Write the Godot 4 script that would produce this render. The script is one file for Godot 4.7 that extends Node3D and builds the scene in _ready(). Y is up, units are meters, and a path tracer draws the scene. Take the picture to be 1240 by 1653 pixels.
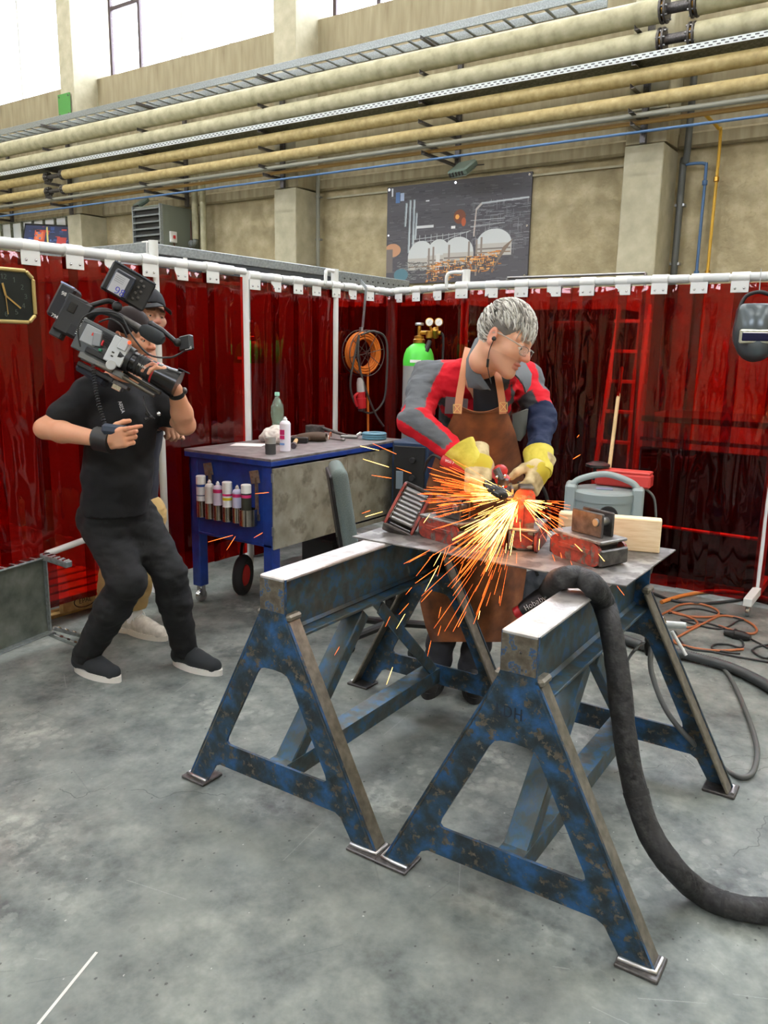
extends Node3D
# A steel workshop: a man grinds steel rollers on a plate laid over two blue trestles, a film crew stands beside him, red welding strips hang round them.
# ---------------------------------------------------------------- camera maths: a pixel of the 1240 x 1653 frame gives a direction
const EYE := Vector3(0, 1.6, 0)
const FOCAL := 1293.9
const PITCH := 0.20428
const YAW := 0.59633
const ROLL := 0.01766
var cam_f: Vector3
var cam_r: Vector3
var cam_u: Vector3

func set_axes() -> void:
	cam_f = Vector3(-sin(YAW) * cos(PITCH), -sin(PITCH), -cos(YAW) * cos(PITCH))
	var r := Vector3(cos(YAW), 0, -sin(YAW))
	var u := r.cross(cam_f)
	cam_r = cos(ROLL) * r + sin(ROLL) * u
	cam_u = -sin(ROLL) * r + cos(ROLL) * u

func ray(x: float, y: float) -> Vector3:
	return cam_f + cam_r * ((x - 620.0) / FOCAL) - cam_u * ((y - 826.5) / FOCAL)

func pd(x: float, y: float, depth: float) -> Vector3: # a point at a depth straight ahead
	return EYE + ray(x, y) * depth

func pz(x: float, y: float, z: float) -> Vector3: # on a plane parallel to the back wall
	var d := ray(x, y)
	return EYE + d * (z / d.z)

func pxx(x: float, y: float, wx: float) -> Vector3: # on a plane across the hall
	var d := ray(x, y)
	return EYE + d * (wx / d.x)

func ph(x: float, y: float, h: float = 0.0) -> Vector3: # on a level plane
	var d := ray(x, y)
	return EYE + d * ((h - EYE.y) / d.y)

# ---------------------------------------------------------------- nodes
var taken := {}

func numbered(called: String) -> String:
	if not taken.has(called):
		taken[called] = 0
		return called
	taken[called] += 1
	return "%s_%03d" % [called, taken[called]]

func tag(o: Node, label: String, category: String, group := "", kind := "") -> void:
	if label: o.set_meta("label", label)
	if category: o.set_meta("category", category)
	if group: o.set_meta("group", group)
	if kind: o.set_meta("kind", kind)

func thing(called: String, label: String, category: String, at := Vector3.ZERO, turn := 0.0, group := "") -> Node3D:
	var o := Node3D.new()
	o.name = numbered(called)
	add_child(o)
	o.position = at
	o.rotation.y = turn
	tag(o, label, category, group)
	return o

func sk() -> SurfaceTool:
	var st := SurfaceTool.new()
	st.begin(Mesh.PRIMITIVE_TRIANGLES)
	return st

func obj(called: String, st, m: Material, parent: Node = self) -> MeshInstance3D:
	var o := MeshInstance3D.new()
	o.name = numbered(called) if parent == self else called
	o.mesh = st.commit() if st is SurfaceTool else st
	o.material_override = m
	parent.add_child(o, true)
	return o

func struct(called: String, st, m: Material, parent: Node = self, label := "") -> MeshInstance3D:
	var o := obj(called, st, m, parent)
	if parent == self:
		tag(o, label, "", "", "structure")
	return o

func dup(root: Node3D, at: Vector3, turn := 0.0, label := "", group := "") -> Node3D:
	var base: String = root.name
	var cut := RegEx.create_from_string("_\\d{3}$").search(base)
	if cut: base = base.substr(0, base.length() - 4)
	var r: Node3D = root.duplicate()
	r.name = numbered(base)
	add_child(r)
	r.position = at
	r.rotation.y = turn
	if label: r.set_meta("label", label)
	if group: r.set_meta("group", group)
	return r

# ---------------------------------------------------------------- shapes
func tri(st: SurfaceTool, a: Vector3, b: Vector3, c: Vector3, n = null) -> void:
	var nn: Vector3 = (c - a).cross(b - a).normalized() if n == null else n
	st.set_normal(nn); st.add_vertex(a)
	st.set_normal(nn); st.add_vertex(b)
	st.set_normal(nn); st.add_vertex(c)

func quad(st: SurfaceTool, a: Vector3, b: Vector3, c: Vector3, d: Vector3) -> void:
	tri(st, a, b, c)
	tri(st, a, c, d)

func quad_uv(st: SurfaceTool, a: Vector3, b: Vector3, c: Vector3, d: Vector3) -> void: # a top left, clockwise
	var n := (c - a).cross(b - a).normalized()
	var vs := [a, b, c, a, c, d]
	var us := [Vector2(0, 0), Vector2(1, 0), Vector2(1, 1), Vector2(0, 0), Vector2(1, 1), Vector2(0, 1)]
	for i in 6:
		st.set_normal(n); st.set_uv(us[i]); st.add_vertex(vs[i])

func faced(st: SurfaceTool, vs: Array, out: Vector3) -> void: # polygon fan turned to look along out
	var n: Vector3 = (vs[2] - vs[0]).cross(vs[1] - vs[0])
	if n.dot(out) < 0: vs.reverse()
	for i in range(1, vs.size() - 1):
		tri(st, vs[0], vs[i], vs[i + 1])

func box(st: SurfaceTool, c: Vector3, s: Vector3, b := Basis(), bev := 0.002) -> void:
	var h := s * 0.5
	bev = minf(bev, minf(h.x, minf(h.y, h.z)) * 0.6)
	var ax := [b.x, b.y, b.z]
	for a in 3:
		var i := (a + 1) % 3
		var j := (a + 2) % 3
		for sg in [-1.0, 1.0]:
			var o: Vector3 = c + ax[a] * (sg * h[a])
			var hi: float = h[i] - bev
			var hj: float = h[j] - bev
			faced(st, [o + ax[i] * hi + ax[j] * hj, o - ax[i] * hi + ax[j] * hj, o - ax[i] * hi - ax[j] * hj, o + ax[i] * hi - ax[j] * hj], ax[a] * sg)
	if bev <= 0.0: return
	for a in 3:
		var i := (a + 1) % 3
		var j := (a + 2) % 3
		var la: Vector3 = ax[a] * (h[a] - bev)
		for si in [-1.0, 1.0]:
			for sj in [-1.0, 1.0]:
				var p: Vector3 = c + ax[i] * (si * h[i]) + ax[j] * (sj * (h[j] - bev))
				var q: Vector3 = c + ax[i] * (si * (h[i] - bev)) + ax[j] * (sj * h[j])
				faced(st, [p + la, q + la, q - la, p - la], ax[i] * si + ax[j] * sj)
	for sx in [-1.0, 1.0]:
		for sy in [-1.0, 1.0]:
			for sz in [-1.0, 1.0]:
				var o := c
				var e := [b.x * sx, b.y * sy, b.z * sz]
				var vs := []
				for a in 3:
					var v: Vector3 = o
					for k in 3:
						v += e[k] * (h[k] - (0.0 if k == a else bev))
					vs.append(v)
				faced(st, vs, e[0] + e[1] + e[2])

func bx(lo: Vector3, hi: Vector3, bev := 0.002, st: SurfaceTool = null) -> SurfaceTool:
	if st == null: st = sk()
	box(st, (lo + hi) * 0.5, (hi - lo).abs(), Basis(), bev)
	return st

func along(a: Vector3, b: Vector3, up := Vector3.UP) -> Basis: # z runs from a to b
	var z := (b - a).normalized()
	if absf(z.dot(up)) > 0.98: up = Vector3.RIGHT
	var x := up.cross(z).normalized()
	return Basis(x, z.cross(x), z)

func bar(st: SurfaceTool, a: Vector3, b: Vector3, w: float, h: float, bev := 0.002, up := Vector3.UP) -> void: # a box between two points
	box(st, (a + b) * 0.5, Vector3(w, h, a.distance_to(b)), along(a, b, up), bev)

func tube(st: SurfaceTool, pts: Array, r, seg := 12, caps := true, closed := false, squash := 1.0) -> void:
	var n := pts.size()
	var fr := []
	var up := Vector3.UP
	for i in n:
		var d: Vector3
		if closed: d = pts[(i + 1) % n] - pts[(i - 1 + n) % n]
		else: d = pts[mini(i + 1, n - 1)] - pts[maxi(i - 1, 0)]
		d = d.normalized()
		if i == 0 and absf(d.dot(up)) > 0.95: up = Vector3(0.3, 0, 1).normalized()
		var x := up.cross(d).normalized()
		up = d.cross(x).normalized()
		fr.append([x, up, d])
	var rings := []
	for i in n:
		var rr: float = r[i] if r is Array or r is PackedFloat32Array else r
		var ring := []
		for k in seg:
			var a := TAU * k / seg
			var v: Vector3 = fr[i][0] * cos(a) + fr[i][1] * sin(a) * squash
			ring.append([pts[i] + v * rr, v.normalized()])
		rings.append(ring)
	var last := n if closed else n - 1
	for i in last:
		var A: Array = rings[i]
		var B: Array = rings[(i + 1) % n]
		for k in seg:
			var k2 := (k + 1) % seg
			for e in [A[k], B[k], B[k2], A[k], B[k2], A[k2]]:
				st.set_normal(e[1]); st.add_vertex(e[0])
	if caps and not closed:
		for e in [[0, -1.0], [n - 1, 1.0]]:
			var ring: Array = rings[e[0]]
			var vs := []
			for k in seg: vs.append(ring[k][0])
			faced(st, vs, fr[e[0]][2] * e[1])

func lathe(st: SurfaceTool, prof: Array, xf := Transform3D(), seg := 24) -> void: # profile of (radius, height), bottom to top; a repeated point makes a crease
	var m := prof.size()
	var nr := []
	for i in m:
		var a: Vector2 = prof[maxi(i - 1, 0)]
		var b: Vector2 = prof[mini(i + 1, m - 1)]
		if i > 0 and a.is_equal_approx(prof[i]): a = prof[i]
		if i < m - 1 and b.is_equal_approx(prof[i]): b = prof[i]
		var t := (b - a)
		if t.length() < 1e-9: t = Vector2(0, 1)
		nr.append(Vector2(t.y, -t.x).normalized())
	for i in m - 1:
		if prof[i].is_equal_approx(prof[i + 1]): continue
		for k in seg:
			var a0 := TAU * k / seg
			var a1 := TAU * (k + 1) / seg
			var vs := []
			for e in [[i, a0], [i + 1, a1], [i + 1, a0], [i, a0], [i, a1], [i + 1, a1]]:
				var p: Vector2 = prof[e[0]]
				var q: Vector2 = nr[e[0]]
				vs.append([xf * Vector3(p.x * cos(e[1]), p.y, p.x * sin(e[1])), (xf.basis * Vector3(q.x * cos(e[1]), q.y, q.x * sin(e[1]))).normalized()])
			for e in vs:
				st.set_normal(e[1]); st.add_vertex(e[0])

func sharp(prof: Array) -> Array: # every corner creased
	var out := []
	for i in prof.size():
		out.append(prof[i])
		if i > 0 and i < prof.size() - 1: out.append(prof[i])
	return out

func disc(st: SurfaceTool, c: Vector3, n: Vector3, r: float, seg := 20) -> void:
	var b := along(Vector3.ZERO, n)
	var vs := []
	for k in seg: vs.append(c + (b.x * cos(TAU * k / seg) + b.y * sin(TAU * k / seg)) * r)
	faced(st, vs, n)

func cyl(st: SurfaceTool, a: Vector3, b: Vector3, r: float, seg := 16, bev := 0.0) -> void:
	var h := a.distance_to(b)
	var w := along(a, b)
	var xf := Transform3D(Basis(w.y, w.z, w.x), a)
	if bev > 0: lathe(st, sharp([Vector2(0, 0), Vector2(r - bev, 0), Vector2(r, bev), Vector2(r, h - bev), Vector2(r - bev, h), Vector2(0, h)]), xf, seg)
	else: lathe(st, sharp([Vector2(0, 0), Vector2(r, 0), Vector2(r, h), Vector2(0, h)]), xf, seg)

func cone(st: SurfaceTool, a: Vector3, b: Vector3, ra: float, rb: float, seg := 16) -> void:
	var h := a.distance_to(b)
	var w := along(a, b)
	lathe(st, sharp([Vector2(0, 0), Vector2(ra, 0), Vector2(rb, h), Vector2(0, h)]), Transform3D(Basis(w.y, w.z, w.x), a), seg)

func prism(st: SurfaceTool, poly: PackedVector2Array, depth: float, xf := Transform3D(), smooth := false) -> void: # outline in xy, thickness along z from 0 to depth
	var ix := Geometry2D.triangulate_polygon(poly)
	for i in range(0, ix.size(), 3):
		var a := poly[ix[i]]
		var b := poly[ix[i + 1]]
		var c := poly[ix[i + 2]]
		faced(st, [xf * Vector3(a.x, a.y, depth), xf * Vector3(b.x, b.y, depth), xf * Vector3(c.x, c.y, depth)], xf.basis.z)
		faced(st, [xf * Vector3(a.x, a.y, 0), xf * Vector3(b.x, b.y, 0), xf * Vector3(c.x, c.y, 0)], -xf.basis.z)
	var cw := Geometry2D.is_polygon_clockwise(poly)
	var n := poly.size()
	for i in n:
		var a := poly[i]
		var b := poly[(i + 1) % n]
		var e := (b - a).normalized()
		var o := Vector2(-e.y, e.x) if cw else Vector2(e.y, -e.x)
		faced(st, [xf * Vector3(a.x, a.y, 0), xf * Vector3(b.x, b.y, 0), xf * Vector3(b.x, b.y, depth), xf * Vector3(a.x, a.y, depth)], xf.basis * Vector3(o.x, o.y, 0))

func ball(st: SurfaceTool, c: Vector3, r: Vector3, b := Basis(), seg := 14) -> void:
	var prof := []
	var n := int(seg / 2.0) + 1
	for i in n:
		var a := PI * i / (n - 1) - PI / 2
		prof.append(Vector2(cos(a), sin(a)))
	lathe(st, prof, Transform3D(b * Basis.from_scale(r), c), seg)

func smooth_path(pts: Array, n := 40) -> Array: # Catmull-Rom through the points
	var out := []
	var m := pts.size()
	for i in m - 1:
		var p0: Vector3 = pts[maxi(i - 1, 0)]
		var p1: Vector3 = pts[i]
		var p2: Vector3 = pts[i + 1]
		var p3: Vector3 = pts[mini(i + 2, m - 1)]
		var k := maxi(2, int(float(n) / (m - 1)))
		for j in k:
			out.append(p1.cubic_interpolate(p2, p0, p3, float(j) / k))
	out.append(pts[m - 1])
	return out

func rounded(poly: Array, r: float, steps := 4) -> PackedVector2Array:
	var out := PackedVector2Array()
	var n := poly.size()
	for i in n:
		var a: Vector2 = poly[(i - 1 + n) % n]
		var p: Vector2 = poly[i]
		var b: Vector2 = poly[(i + 1) % n]
		var rr := minf(r, minf(p.distance_to(a), p.distance_to(b)) * 0.45)
		var s := p + (a - p).normalized() * rr
		var e := p + (b - p).normalized() * rr
		for k in steps + 1:
			var t := float(k) / steps
			out.append(s.lerp(p, t).lerp(p.lerp(e, t), t))
	return out

func lettering(parent: Node, called: String, words: String, size: float, xf: Transform3D, m: Material, serif := false) -> MeshInstance3D:
	var t := TextMesh.new()
	var f := SystemFont.new()
	f.font_names = PackedStringArray(["Droid Serif" if serif else "Droid Sans"])
	t.font = f
	t.text = words
	t.font_size = 32
	t.pixel_size = size / 32.0
	t.depth = 0.0015
	t.curve_step = 2.0
	var o := MeshInstance3D.new()
	o.name = called
	o.mesh = t
	o.material_override = m
	parent.add_child(o, true)
	o.transform = xf
	return o

func sheet(st: SurfaceTool, rows: Array, th: float) -> void: # a cloth or hide of some thickness through rows of points
	var m := rows.size()
	var n: int = rows[0].size()
	var N := []
	for j in m:
		var r := []
		for i in n:
			var du: Vector3 = rows[j][mini(i + 1, n - 1)] - rows[j][maxi(i - 1, 0)]
			var dv: Vector3 = rows[mini(j + 1, m - 1)][i] - rows[maxi(j - 1, 0)][i]
			r.append(dv.cross(du).normalized())
		N.append(r)
	for sg in [1.0, -1.0]:
		for j in m - 1:
			for i in n - 1:
				var q := [[j, i], [j, i + 1], [j + 1, i + 1], [j, i], [j + 1, i + 1], [j + 1, i]]
				if sg < 0: q.reverse()
				for e in q:
					st.set_normal(N[e[0]][e[1]] * sg)
					st.add_vertex(rows[e[0]][e[1]] + N[e[0]][e[1]] * (th * 0.5 * sg))
	var rim := []
	for i in n: rim.append([0, i])
	for j in range(1, m): rim.append([j, n - 1])
	for i in range(n - 2, -1, -1): rim.append([m - 1, i])
	for j in range(m - 2, 0, -1): rim.append([j, 0])
	for k in rim.size():
		var a: Array = rim[k]
		var b: Array = rim[(k + 1) % rim.size()]
		var pa: Vector3 = rows[a[0]][a[1]]
		var pb: Vector3 = rows[b[0]][b[1]]
		var na: Vector3 = N[a[0]][a[1]] * th * 0.5
		var nb: Vector3 = N[b[0]][b[1]] * th * 0.5
		quad(st, pa + na, pa - na, pb - nb, pb + nb)

# ---------------------------------------------------------------- materials
var ramps := {}

func noise_tex(sd: int, freq: float, stops: Array, size := 512, oct := 5, kind := FastNoiseLite.TYPE_SIMPLEX_SMOOTH, as_normal := false, bump := 4.0) -> NoiseTexture2D:
	var n := FastNoiseLite.new()
	n.seed = sd
	n.noise_type = kind
	n.frequency = freq
	n.fractal_octaves = oct
	n.fractal_type = FastNoiseLite.FRACTAL_FBM
	n.fractal_gain = 0.55
	var t := NoiseTexture2D.new()
	t.width = size
	t.height = size
	t.seamless = true
	t.noise = n
	if as_normal:
		t.as_normal_map = true
		t.bump_strength = bump
	elif stops:
		var g := Gradient.new()
		var off := PackedFloat32Array()
		var col := PackedColorArray()
		for s in stops:
			off.append(s[0])
			col.append(s[1])
		g.offsets = off
		g.colors = col
		t.color_ramp = g
	return t

func mat(c: Color, rough := 0.6, metal := 0.0, spec := 0.5) -> StandardMaterial3D:
	var m := StandardMaterial3D.new()
	m.albedo_color = c
	m.roughness = rough
	m.metallic = metal
	m.metallic_specular = spec
	return m

func tri_mat(m: StandardMaterial3D, sc: float, world := false, sharpness := 6.0) -> StandardMaterial3D:
	m.uv1_triplanar = true
	m.uv1_world_triplanar = world
	m.uv1_triplanar_sharpness = sharpness
	m.uv1_scale = Vector3(sc, sc, sc)
	return m

func glow(c: Color, e: float) -> StandardMaterial3D:
	var m := mat(c, 0.6)
	m.emission_enabled = true
	m.emission = c
	m.emission_energy_multiplier = e
	return m

# ---------------------------------------------------------------- smooth bodies: a distance field of blended primitives, meshed as surface nets
class Field:
	var o: Vector3
	var c: float
	var nx: int
	var ny: int
	var nz: int
	var d: PackedFloat32Array
	func _init(lo: Vector3, hi: Vector3, cell: float) -> void:
		o = lo
		c = cell
		nx = int(ceil((hi.x - lo.x) / cell)) + 1
		ny = int(ceil((hi.y - lo.y) / cell)) + 1
		nz = int(ceil((hi.z - lo.z) / cell)) + 1
		d.resize(nx * ny * nz)
		d.fill(1.0)
	func span(lo: Vector3, hi: Vector3) -> Array:
		var a := ((lo - o) / c).floor()
		var b := ((hi - o) / c).ceil()
		return [maxi(0, int(a.x)), mini(nx - 1, int(b.x)), maxi(0, int(a.y)), mini(ny - 1, int(b.y)), maxi(0, int(a.z)), mini(nz - 1, int(b.z))]
	func cap(a: Vector3, b: Vector3, ra: float, rb: float, k := 0.02) -> void:
		var R := Vector3.ONE * (maxf(ra, rb) + k + c * 2.5)
		var s := span(a.min(b) - R, a.max(b) + R)
		var ab := b - a
		var l2 := maxf(ab.length_squared(), 1e-9)
		for z in range(s[4], s[5] + 1):
			for y in range(s[2], s[3] + 1):
				var i: int = (z * ny + y) * nx + int(s[0])
				for x in range(s[0], s[1] + 1):
					var p := o + Vector3(x, y, z) * c - a
					var t := clampf(p.dot(ab) / l2, 0.0, 1.0)
					var e := (p - ab * t).length() - ra - (rb - ra) * t
					var q := d[i]
					var h := k - absf(q - e)
					d[i] = minf(q, e) - (h * h / (4.0 * k) if h > 0.0 else 0.0)
					i += 1
	func ell(ctr: Vector3, r: Vector3, bs := Basis(), k := 0.02, cut := false) -> void:
		var m := maxf(r.x, maxf(r.y, r.z))
		var R := Vector3.ONE * (m + k + c * 2.5)
		var s := span(ctr - R, ctr + R)
		var inv := bs.inverse()
		var ir := Vector3(1.0 / r.x, 1.0 / r.y, 1.0 / r.z)
		for z in range(s[4], s[5] + 1):
			for y in range(s[2], s[3] + 1):
				var i: int = (z * ny + y) * nx + int(s[0])
				for x in range(s[0], s[1] + 1):
					var p: Vector3 = inv * (o + Vector3(x, y, z) * c - ctr)
					var u := p * ir
					var k0 := u.length()
					var k1 := (u * ir).length()
					var e := k0 * (k0 - 1.0) / maxf(k1, 1e-6)
					var q := d[i]
					if cut:
						e = -e
						var h := k - absf(q - e)
						d[i] = maxf(q, e) + (h * h / (4.0 * k) if h > 0.0 else 0.0)
					else:
						var h := k - absf(q - e)
						d[i] = minf(q, e) - (h * h / (4.0 * k) if h > 0.0 else 0.0)
					i += 1
	func rbox(ctr: Vector3, hf: Vector3, bs: Basis, rnd: float, k := 0.02, cut := false) -> void:
		var R := Vector3.ONE * (hf.length() + k + c * 2.5)
		var s := span(ctr - R, ctr + R)
		var inv := bs.inverse()
		var g := hf - Vector3.ONE * rnd
		for z in range(s[4], s[5] + 1):
			for y in range(s[2], s[3] + 1):
				var i: int = (z * ny + y) * nx + int(s[0])
				for x in range(s[0], s[1] + 1):
					var p: Vector3 = (inv * (o + Vector3(x, y, z) * c - ctr)).abs() - g
					var e := Vector3(maxf(p.x, 0), maxf(p.y, 0), maxf(p.z, 0)).length() + minf(maxf(p.x, maxf(p.y, p.z)), 0.0) - rnd
					var q := d[i]
					if cut: e = -e
					var h := k - absf(q - e)
					var w := (h * h / (4.0 * k) if h > 0.0 else 0.0)
					d[i] = maxf(q, e) + w if cut else minf(q, e) - w
					i += 1
	func plane_cut(pt: Vector3, n: Vector3) -> void: # keeps the side that n points away from
		var i := 0
		for z in nz:
			for y in ny:
				for x in nx:
					var e := (o + Vector3(x, y, z) * c - pt).dot(n)
					if e > d[i]: d[i] = e
					i += 1
	func wrinkle(fn: Callable) -> void: # fn(point) gives a push outwards in metres
		var i := 0
		for z in nz:
			for y in ny:
				for x in nx:
					if absf(d[i]) < c * 4.5: d[i] -= fn.call(o + Vector3(x, y, z) * c)
					i += 1
	func mesh(st: SurfaceTool, paint = null, xf := Transform3D()) -> void:
		var at := {}
		var vs := PackedVector3Array()
		var ns := PackedVector3Array()
		var sx := 1
		var sy := nx
		var sz := nx * ny
		var far := c * 3.6
		var cells := PackedInt32Array()
		for z in nz - 1:
			for y in ny - 1:
				var i := (z * ny + y) * nx
				for x in nx - 1:
					var d0 := d[i]
					if d0 < far and d0 > -far:
						var q := [d0, d[i + 1], d[i + sy], d[i + sy + 1], d[i + sz], d[i + sz + 1], d[i + sz + sy], d[i + sz + sy + 1]]
						var ng := 0
						for e in q:
							if e < 0.0: ng += 1
						if ng > 0 and ng < 8:
							var acc := Vector3.ZERO
							var cnt := 0
							for e in [[0, 1], [2, 3], [4, 5], [6, 7], [0, 2], [1, 3], [4, 6], [5, 7], [0, 4], [1, 5], [2, 6], [3, 7]]:
								var u: float = q[e[0]]
								var v: float = q[e[1]]
								if (u < 0.0) != (v < 0.0):
									var t := u / (u - v)
									var A := Vector3(e[0] & 1, (e[0] >> 1) & 1, e[0] >> 2)
									var B := Vector3(e[1] & 1, (e[1] >> 1) & 1, e[1] >> 2)
									acc += A.lerp(B, t)
									cnt += 1
							at[i] = vs.size()
							cells.append(i)
							vs.append(o + (Vector3(x, y, z) + acc / cnt) * c)
							var g := Vector3(q[1] + q[3] + q[5] + q[7] - q[0] - q[2] - q[4] - q[6], q[2] + q[3] + q[6] + q[7] - q[0] - q[1] - q[4] - q[5], q[4] + q[5] + q[6] + q[7] - q[0] - q[1] - q[2] - q[3])
							ns.append(g.normalized())
					i += 1
		var cs := PackedColorArray()
		if paint != null:
			for j in vs.size(): cs.append(paint.call(vs[j], ns[j]))
		for i in cells:
			for e in [[sx, sy, sz], [sy, sz, sx], [sz, sx, sy]]:
				if not d.size() > i + e[0]: continue
				var u := d[i]
				var v := d[i + e[0]]
				if (u < 0.0) == (v < 0.0): continue
				var b: int = i - e[1]
				var g: int = i - e[2]
				var h: int = i - e[1] - e[2]
				if not (at.has(b) and at.has(g) and at.has(h)): continue
				var f := [at[i], at[b], at[h], at[g]]
				if u < 0.0: f.reverse()
				for k in [0, 1, 2, 0, 2, 3]:
					var j: int = f[k]
					if paint != null: st.set_color(cs[j])
					st.set_normal((xf.basis * ns[j]).normalized())
					st.add_vertex(xf * vs[j])
# ---------------------------------------------------------------- materials by name
var M := {}

func c8(r: int, g: int, b: int, a := 255) -> Color:
	return Color8(r, g, b, a)

func layered(base: NoiseTexture2D, over: NoiseTexture2D, mask: NoiseTexture2D, sc: float, rough: float, metal := 0.0, world := false) -> StandardMaterial3D:
	var m := mat(Color.WHITE, rough, metal)
	m.albedo_texture = base
	if over:
		m.detail_enabled = true
		m.detail_albedo = over
		m.detail_mask = mask
		m.detail_blend_mode = BaseMaterial3D.BLEND_MODE_MIX
		m.detail_uv_layer = BaseMaterial3D.DETAIL_UV_1
	return tri_mat(m, sc, world)

func make_materials() -> void:
	var W := Color.WHITE
	var K := Color.BLACK
	var speck := noise_tex(11, 0.06, [[0.0, K], [0.58, K], [0.66, W], [1.0, W]], 512, 4)
	var patch := noise_tex(12, 0.012, [[0.0, K], [0.42, K], [0.6, W], [1.0, W]], 512, 5)
	var fine_bump := noise_tex(13, 0.08, [], 512, 4, FastNoiseLite.TYPE_SIMPLEX_SMOOTH, true, 2.0)
	var rough_bump := noise_tex(14, 0.03, [], 512, 5, FastNoiseLite.TYPE_SIMPLEX_SMOOTH, true, 6.0)
	# floor: power-floated concrete, stained and scuffed
	var fa := noise_tex(21, 0.011, [[0.0, c8(64, 70, 70)], [0.25, c8(92, 99, 97)], [0.45, c8(108, 115, 112)], [0.65, c8(121, 127, 123)], [1.0, c8(146, 151, 145)]], 1024, 8)
	(fa.noise as FastNoiseLite).fractal_gain = 0.72
	M.floor = layered(fa, null, null, 0.27, 0.5, 0.0, true)
	M.floor.detail_enabled = true
	M.floor.detail_albedo = floor_marks()
	M.floor.detail_uv_layer = BaseMaterial3D.DETAIL_UV_1
	M.floor.normal_enabled = true
	M.floor.normal_texture = rough_bump
	M.floor.normal_scale = 0.16
	M.floor.roughness_texture = noise_tex(24, 0.01, [[0.0, Color(0.42, 0.42, 0.42)], [1.0, Color(0.78, 0.78, 0.78)]], 512, 5)
	M.floor.roughness = 1.0
	# board-marked concrete with streaks running down
	var ca := noise_tex(31, 0.01, [[0.0, c8(162, 149, 116)], [0.4, c8(177, 164, 130)], [0.62, c8(184, 171, 137)], [1.0, c8(196, 184, 151)]], 1024, 7)
	var cb := noise_tex(32, 0.02, [[0.0, c8(142, 129, 98)], [1.0, c8(170, 157, 122)]], 512, 5)
	M.concrete = layered(ca, cb, noise_tex(35, 0.006, [[0.0, K], [0.45, K], [0.75, Color(0.7, 0.7, 0.7)], [1.0, Color(0.8, 0.8, 0.8)]], 512, 6), 0.3, 0.9, 0.0, true)
	M.concrete.normal_enabled = true
	M.concrete.normal_texture = rough_bump
	M.concrete.normal_scale = 0.35
	M.concrete_light = layered(noise_tex(33, 0.012, [[0.0, c8(166, 160, 136)], [0.5, c8(180, 174, 149)], [1.0, c8(192, 187, 164)]], 512, 6), null, null, 0.5, 0.9, 0.0, true)
	var streak := noise_tex(34, 0.02, [[0.0, c8(126, 115, 90)], [0.3, c8(146, 135, 108)], [0.6, c8(156, 146, 118)], [1.0, c8(172, 162, 136)]], 512, 5)
	M.concrete_streaked = mat(W, 0.92)
	M.concrete_streaked.albedo_texture = streak
	tri_mat(M.concrete_streaked, 1.0, true)
	M.concrete_streaked.uv1_scale = Vector3(0.55, 0.07, 0.55)
	M.roof = mat(c8(190, 188, 180), 0.9)
	# worn blue paint over steel
	var ba := noise_tex(41, 0.005, [[0.0, c8(30, 36, 40)], [0.34, c8(36, 50, 60)], [0.52, c8(37, 64, 86)], [0.7, c8(36, 76, 114)], [1.0, c8(40, 92, 148)]], 1024, 8)
	var bb := noise_tex(42, 0.03, [[0.0, c8(52, 46, 40)], [0.5, c8(86, 78, 66)], [1.0, c8(118, 108, 94)]], 512, 5)
	var bm := noise_tex(43, 0.010, [[0.0, K], [0.63, K], [0.67, W], [1.0, W]], 1024, 8)
	(bm.noise as FastNoiseLite).fractal_gain = 0.72
	M.blue_worn = layered(ba, bb, bm, 1.6, 0.5, 0.15)
	M.blue_worn.normal_enabled = true
	M.blue_worn.normal_texture = rough_bump
	M.blue_worn.normal_scale = 0.3
	var bc := noise_tex(44, 0.01, [[0.0, c8(50, 56, 54)], [0.42, c8(66, 76, 76)], [0.55, c8(58, 84, 96)], [0.68, c8(44, 88, 128)], [1.0, c8(92, 92, 84)]], 1024, 6)
	M.beam_side = layered(bc, noise_tex(45, 0.03, [[0.0, c8(66, 64, 58)], [1.0, c8(96, 94, 86)]], 512, 5), noise_tex(54, 0.01, [[0.0, K], [0.5, K], [0.8, Color(0.6, 0.6, 0.6)], [1.0, Color(0.7, 0.7, 0.7)]], 512, 6), 1.2, 0.48, 0.25)
	M.worn_end = layered(noise_tex(55, 0.012, [[0.0, c8(70, 62, 52)], [0.45, c8(96, 88, 76)], [0.6, c8(112, 104, 92)], [0.68, c8(44, 84, 140)], [0.75, c8(90, 84, 74)], [1.0, c8(130, 122, 108)]], 512, 7), null, null, 3.0, 0.5, 0.3)
	M.edge_steel = layered(noise_tex(46, 0.02, [[0.0, c8(92, 88, 78)], [1.0, c8(140, 134, 122)]], 512, 5), null, null, 2.0, 0.45, 0.5)
	M.bright_steel = layered(noise_tex(47, 0.015, [[0.0, c8(165, 160, 158)], [0.5, c8(200, 195, 193)], [1.0, c8(226, 222, 220)]], 512, 6), null, null, 1.2, 0.36, 0.65)
	M.bright_steel.normal_enabled = true
	M.bright_steel.normal_texture = fine_bump
	M.bright_steel.normal_scale = 0.25
	M.plate_steel = layered(noise_tex(48, 0.01, [[0.0, c8(118, 116, 114)], [0.5, c8(146, 144, 142)], [1.0, c8(172, 170, 167)]], 512, 6), noise_tex(49, 0.03, [[0.0, c8(92, 90, 90)], [1.0, c8(128, 124, 122)]], 512, 5), patch, 1.5, 0.42, 0.5)
	M.weld = mat(c8(200, 200, 202), 0.3, 0.9)
	M.steel = mat(c8(150, 150, 150), 0.35, 0.9)
	M.chrome = mat(c8(205, 205, 208), 0.15, 1.0)
	M.dark_steel = layered(noise_tex(50, 0.02, [[0.0, c8(66, 64, 64)], [1.0, c8(112, 108, 106)]], 512, 5), null, null, 3.0, 0.4, 0.6)
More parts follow.
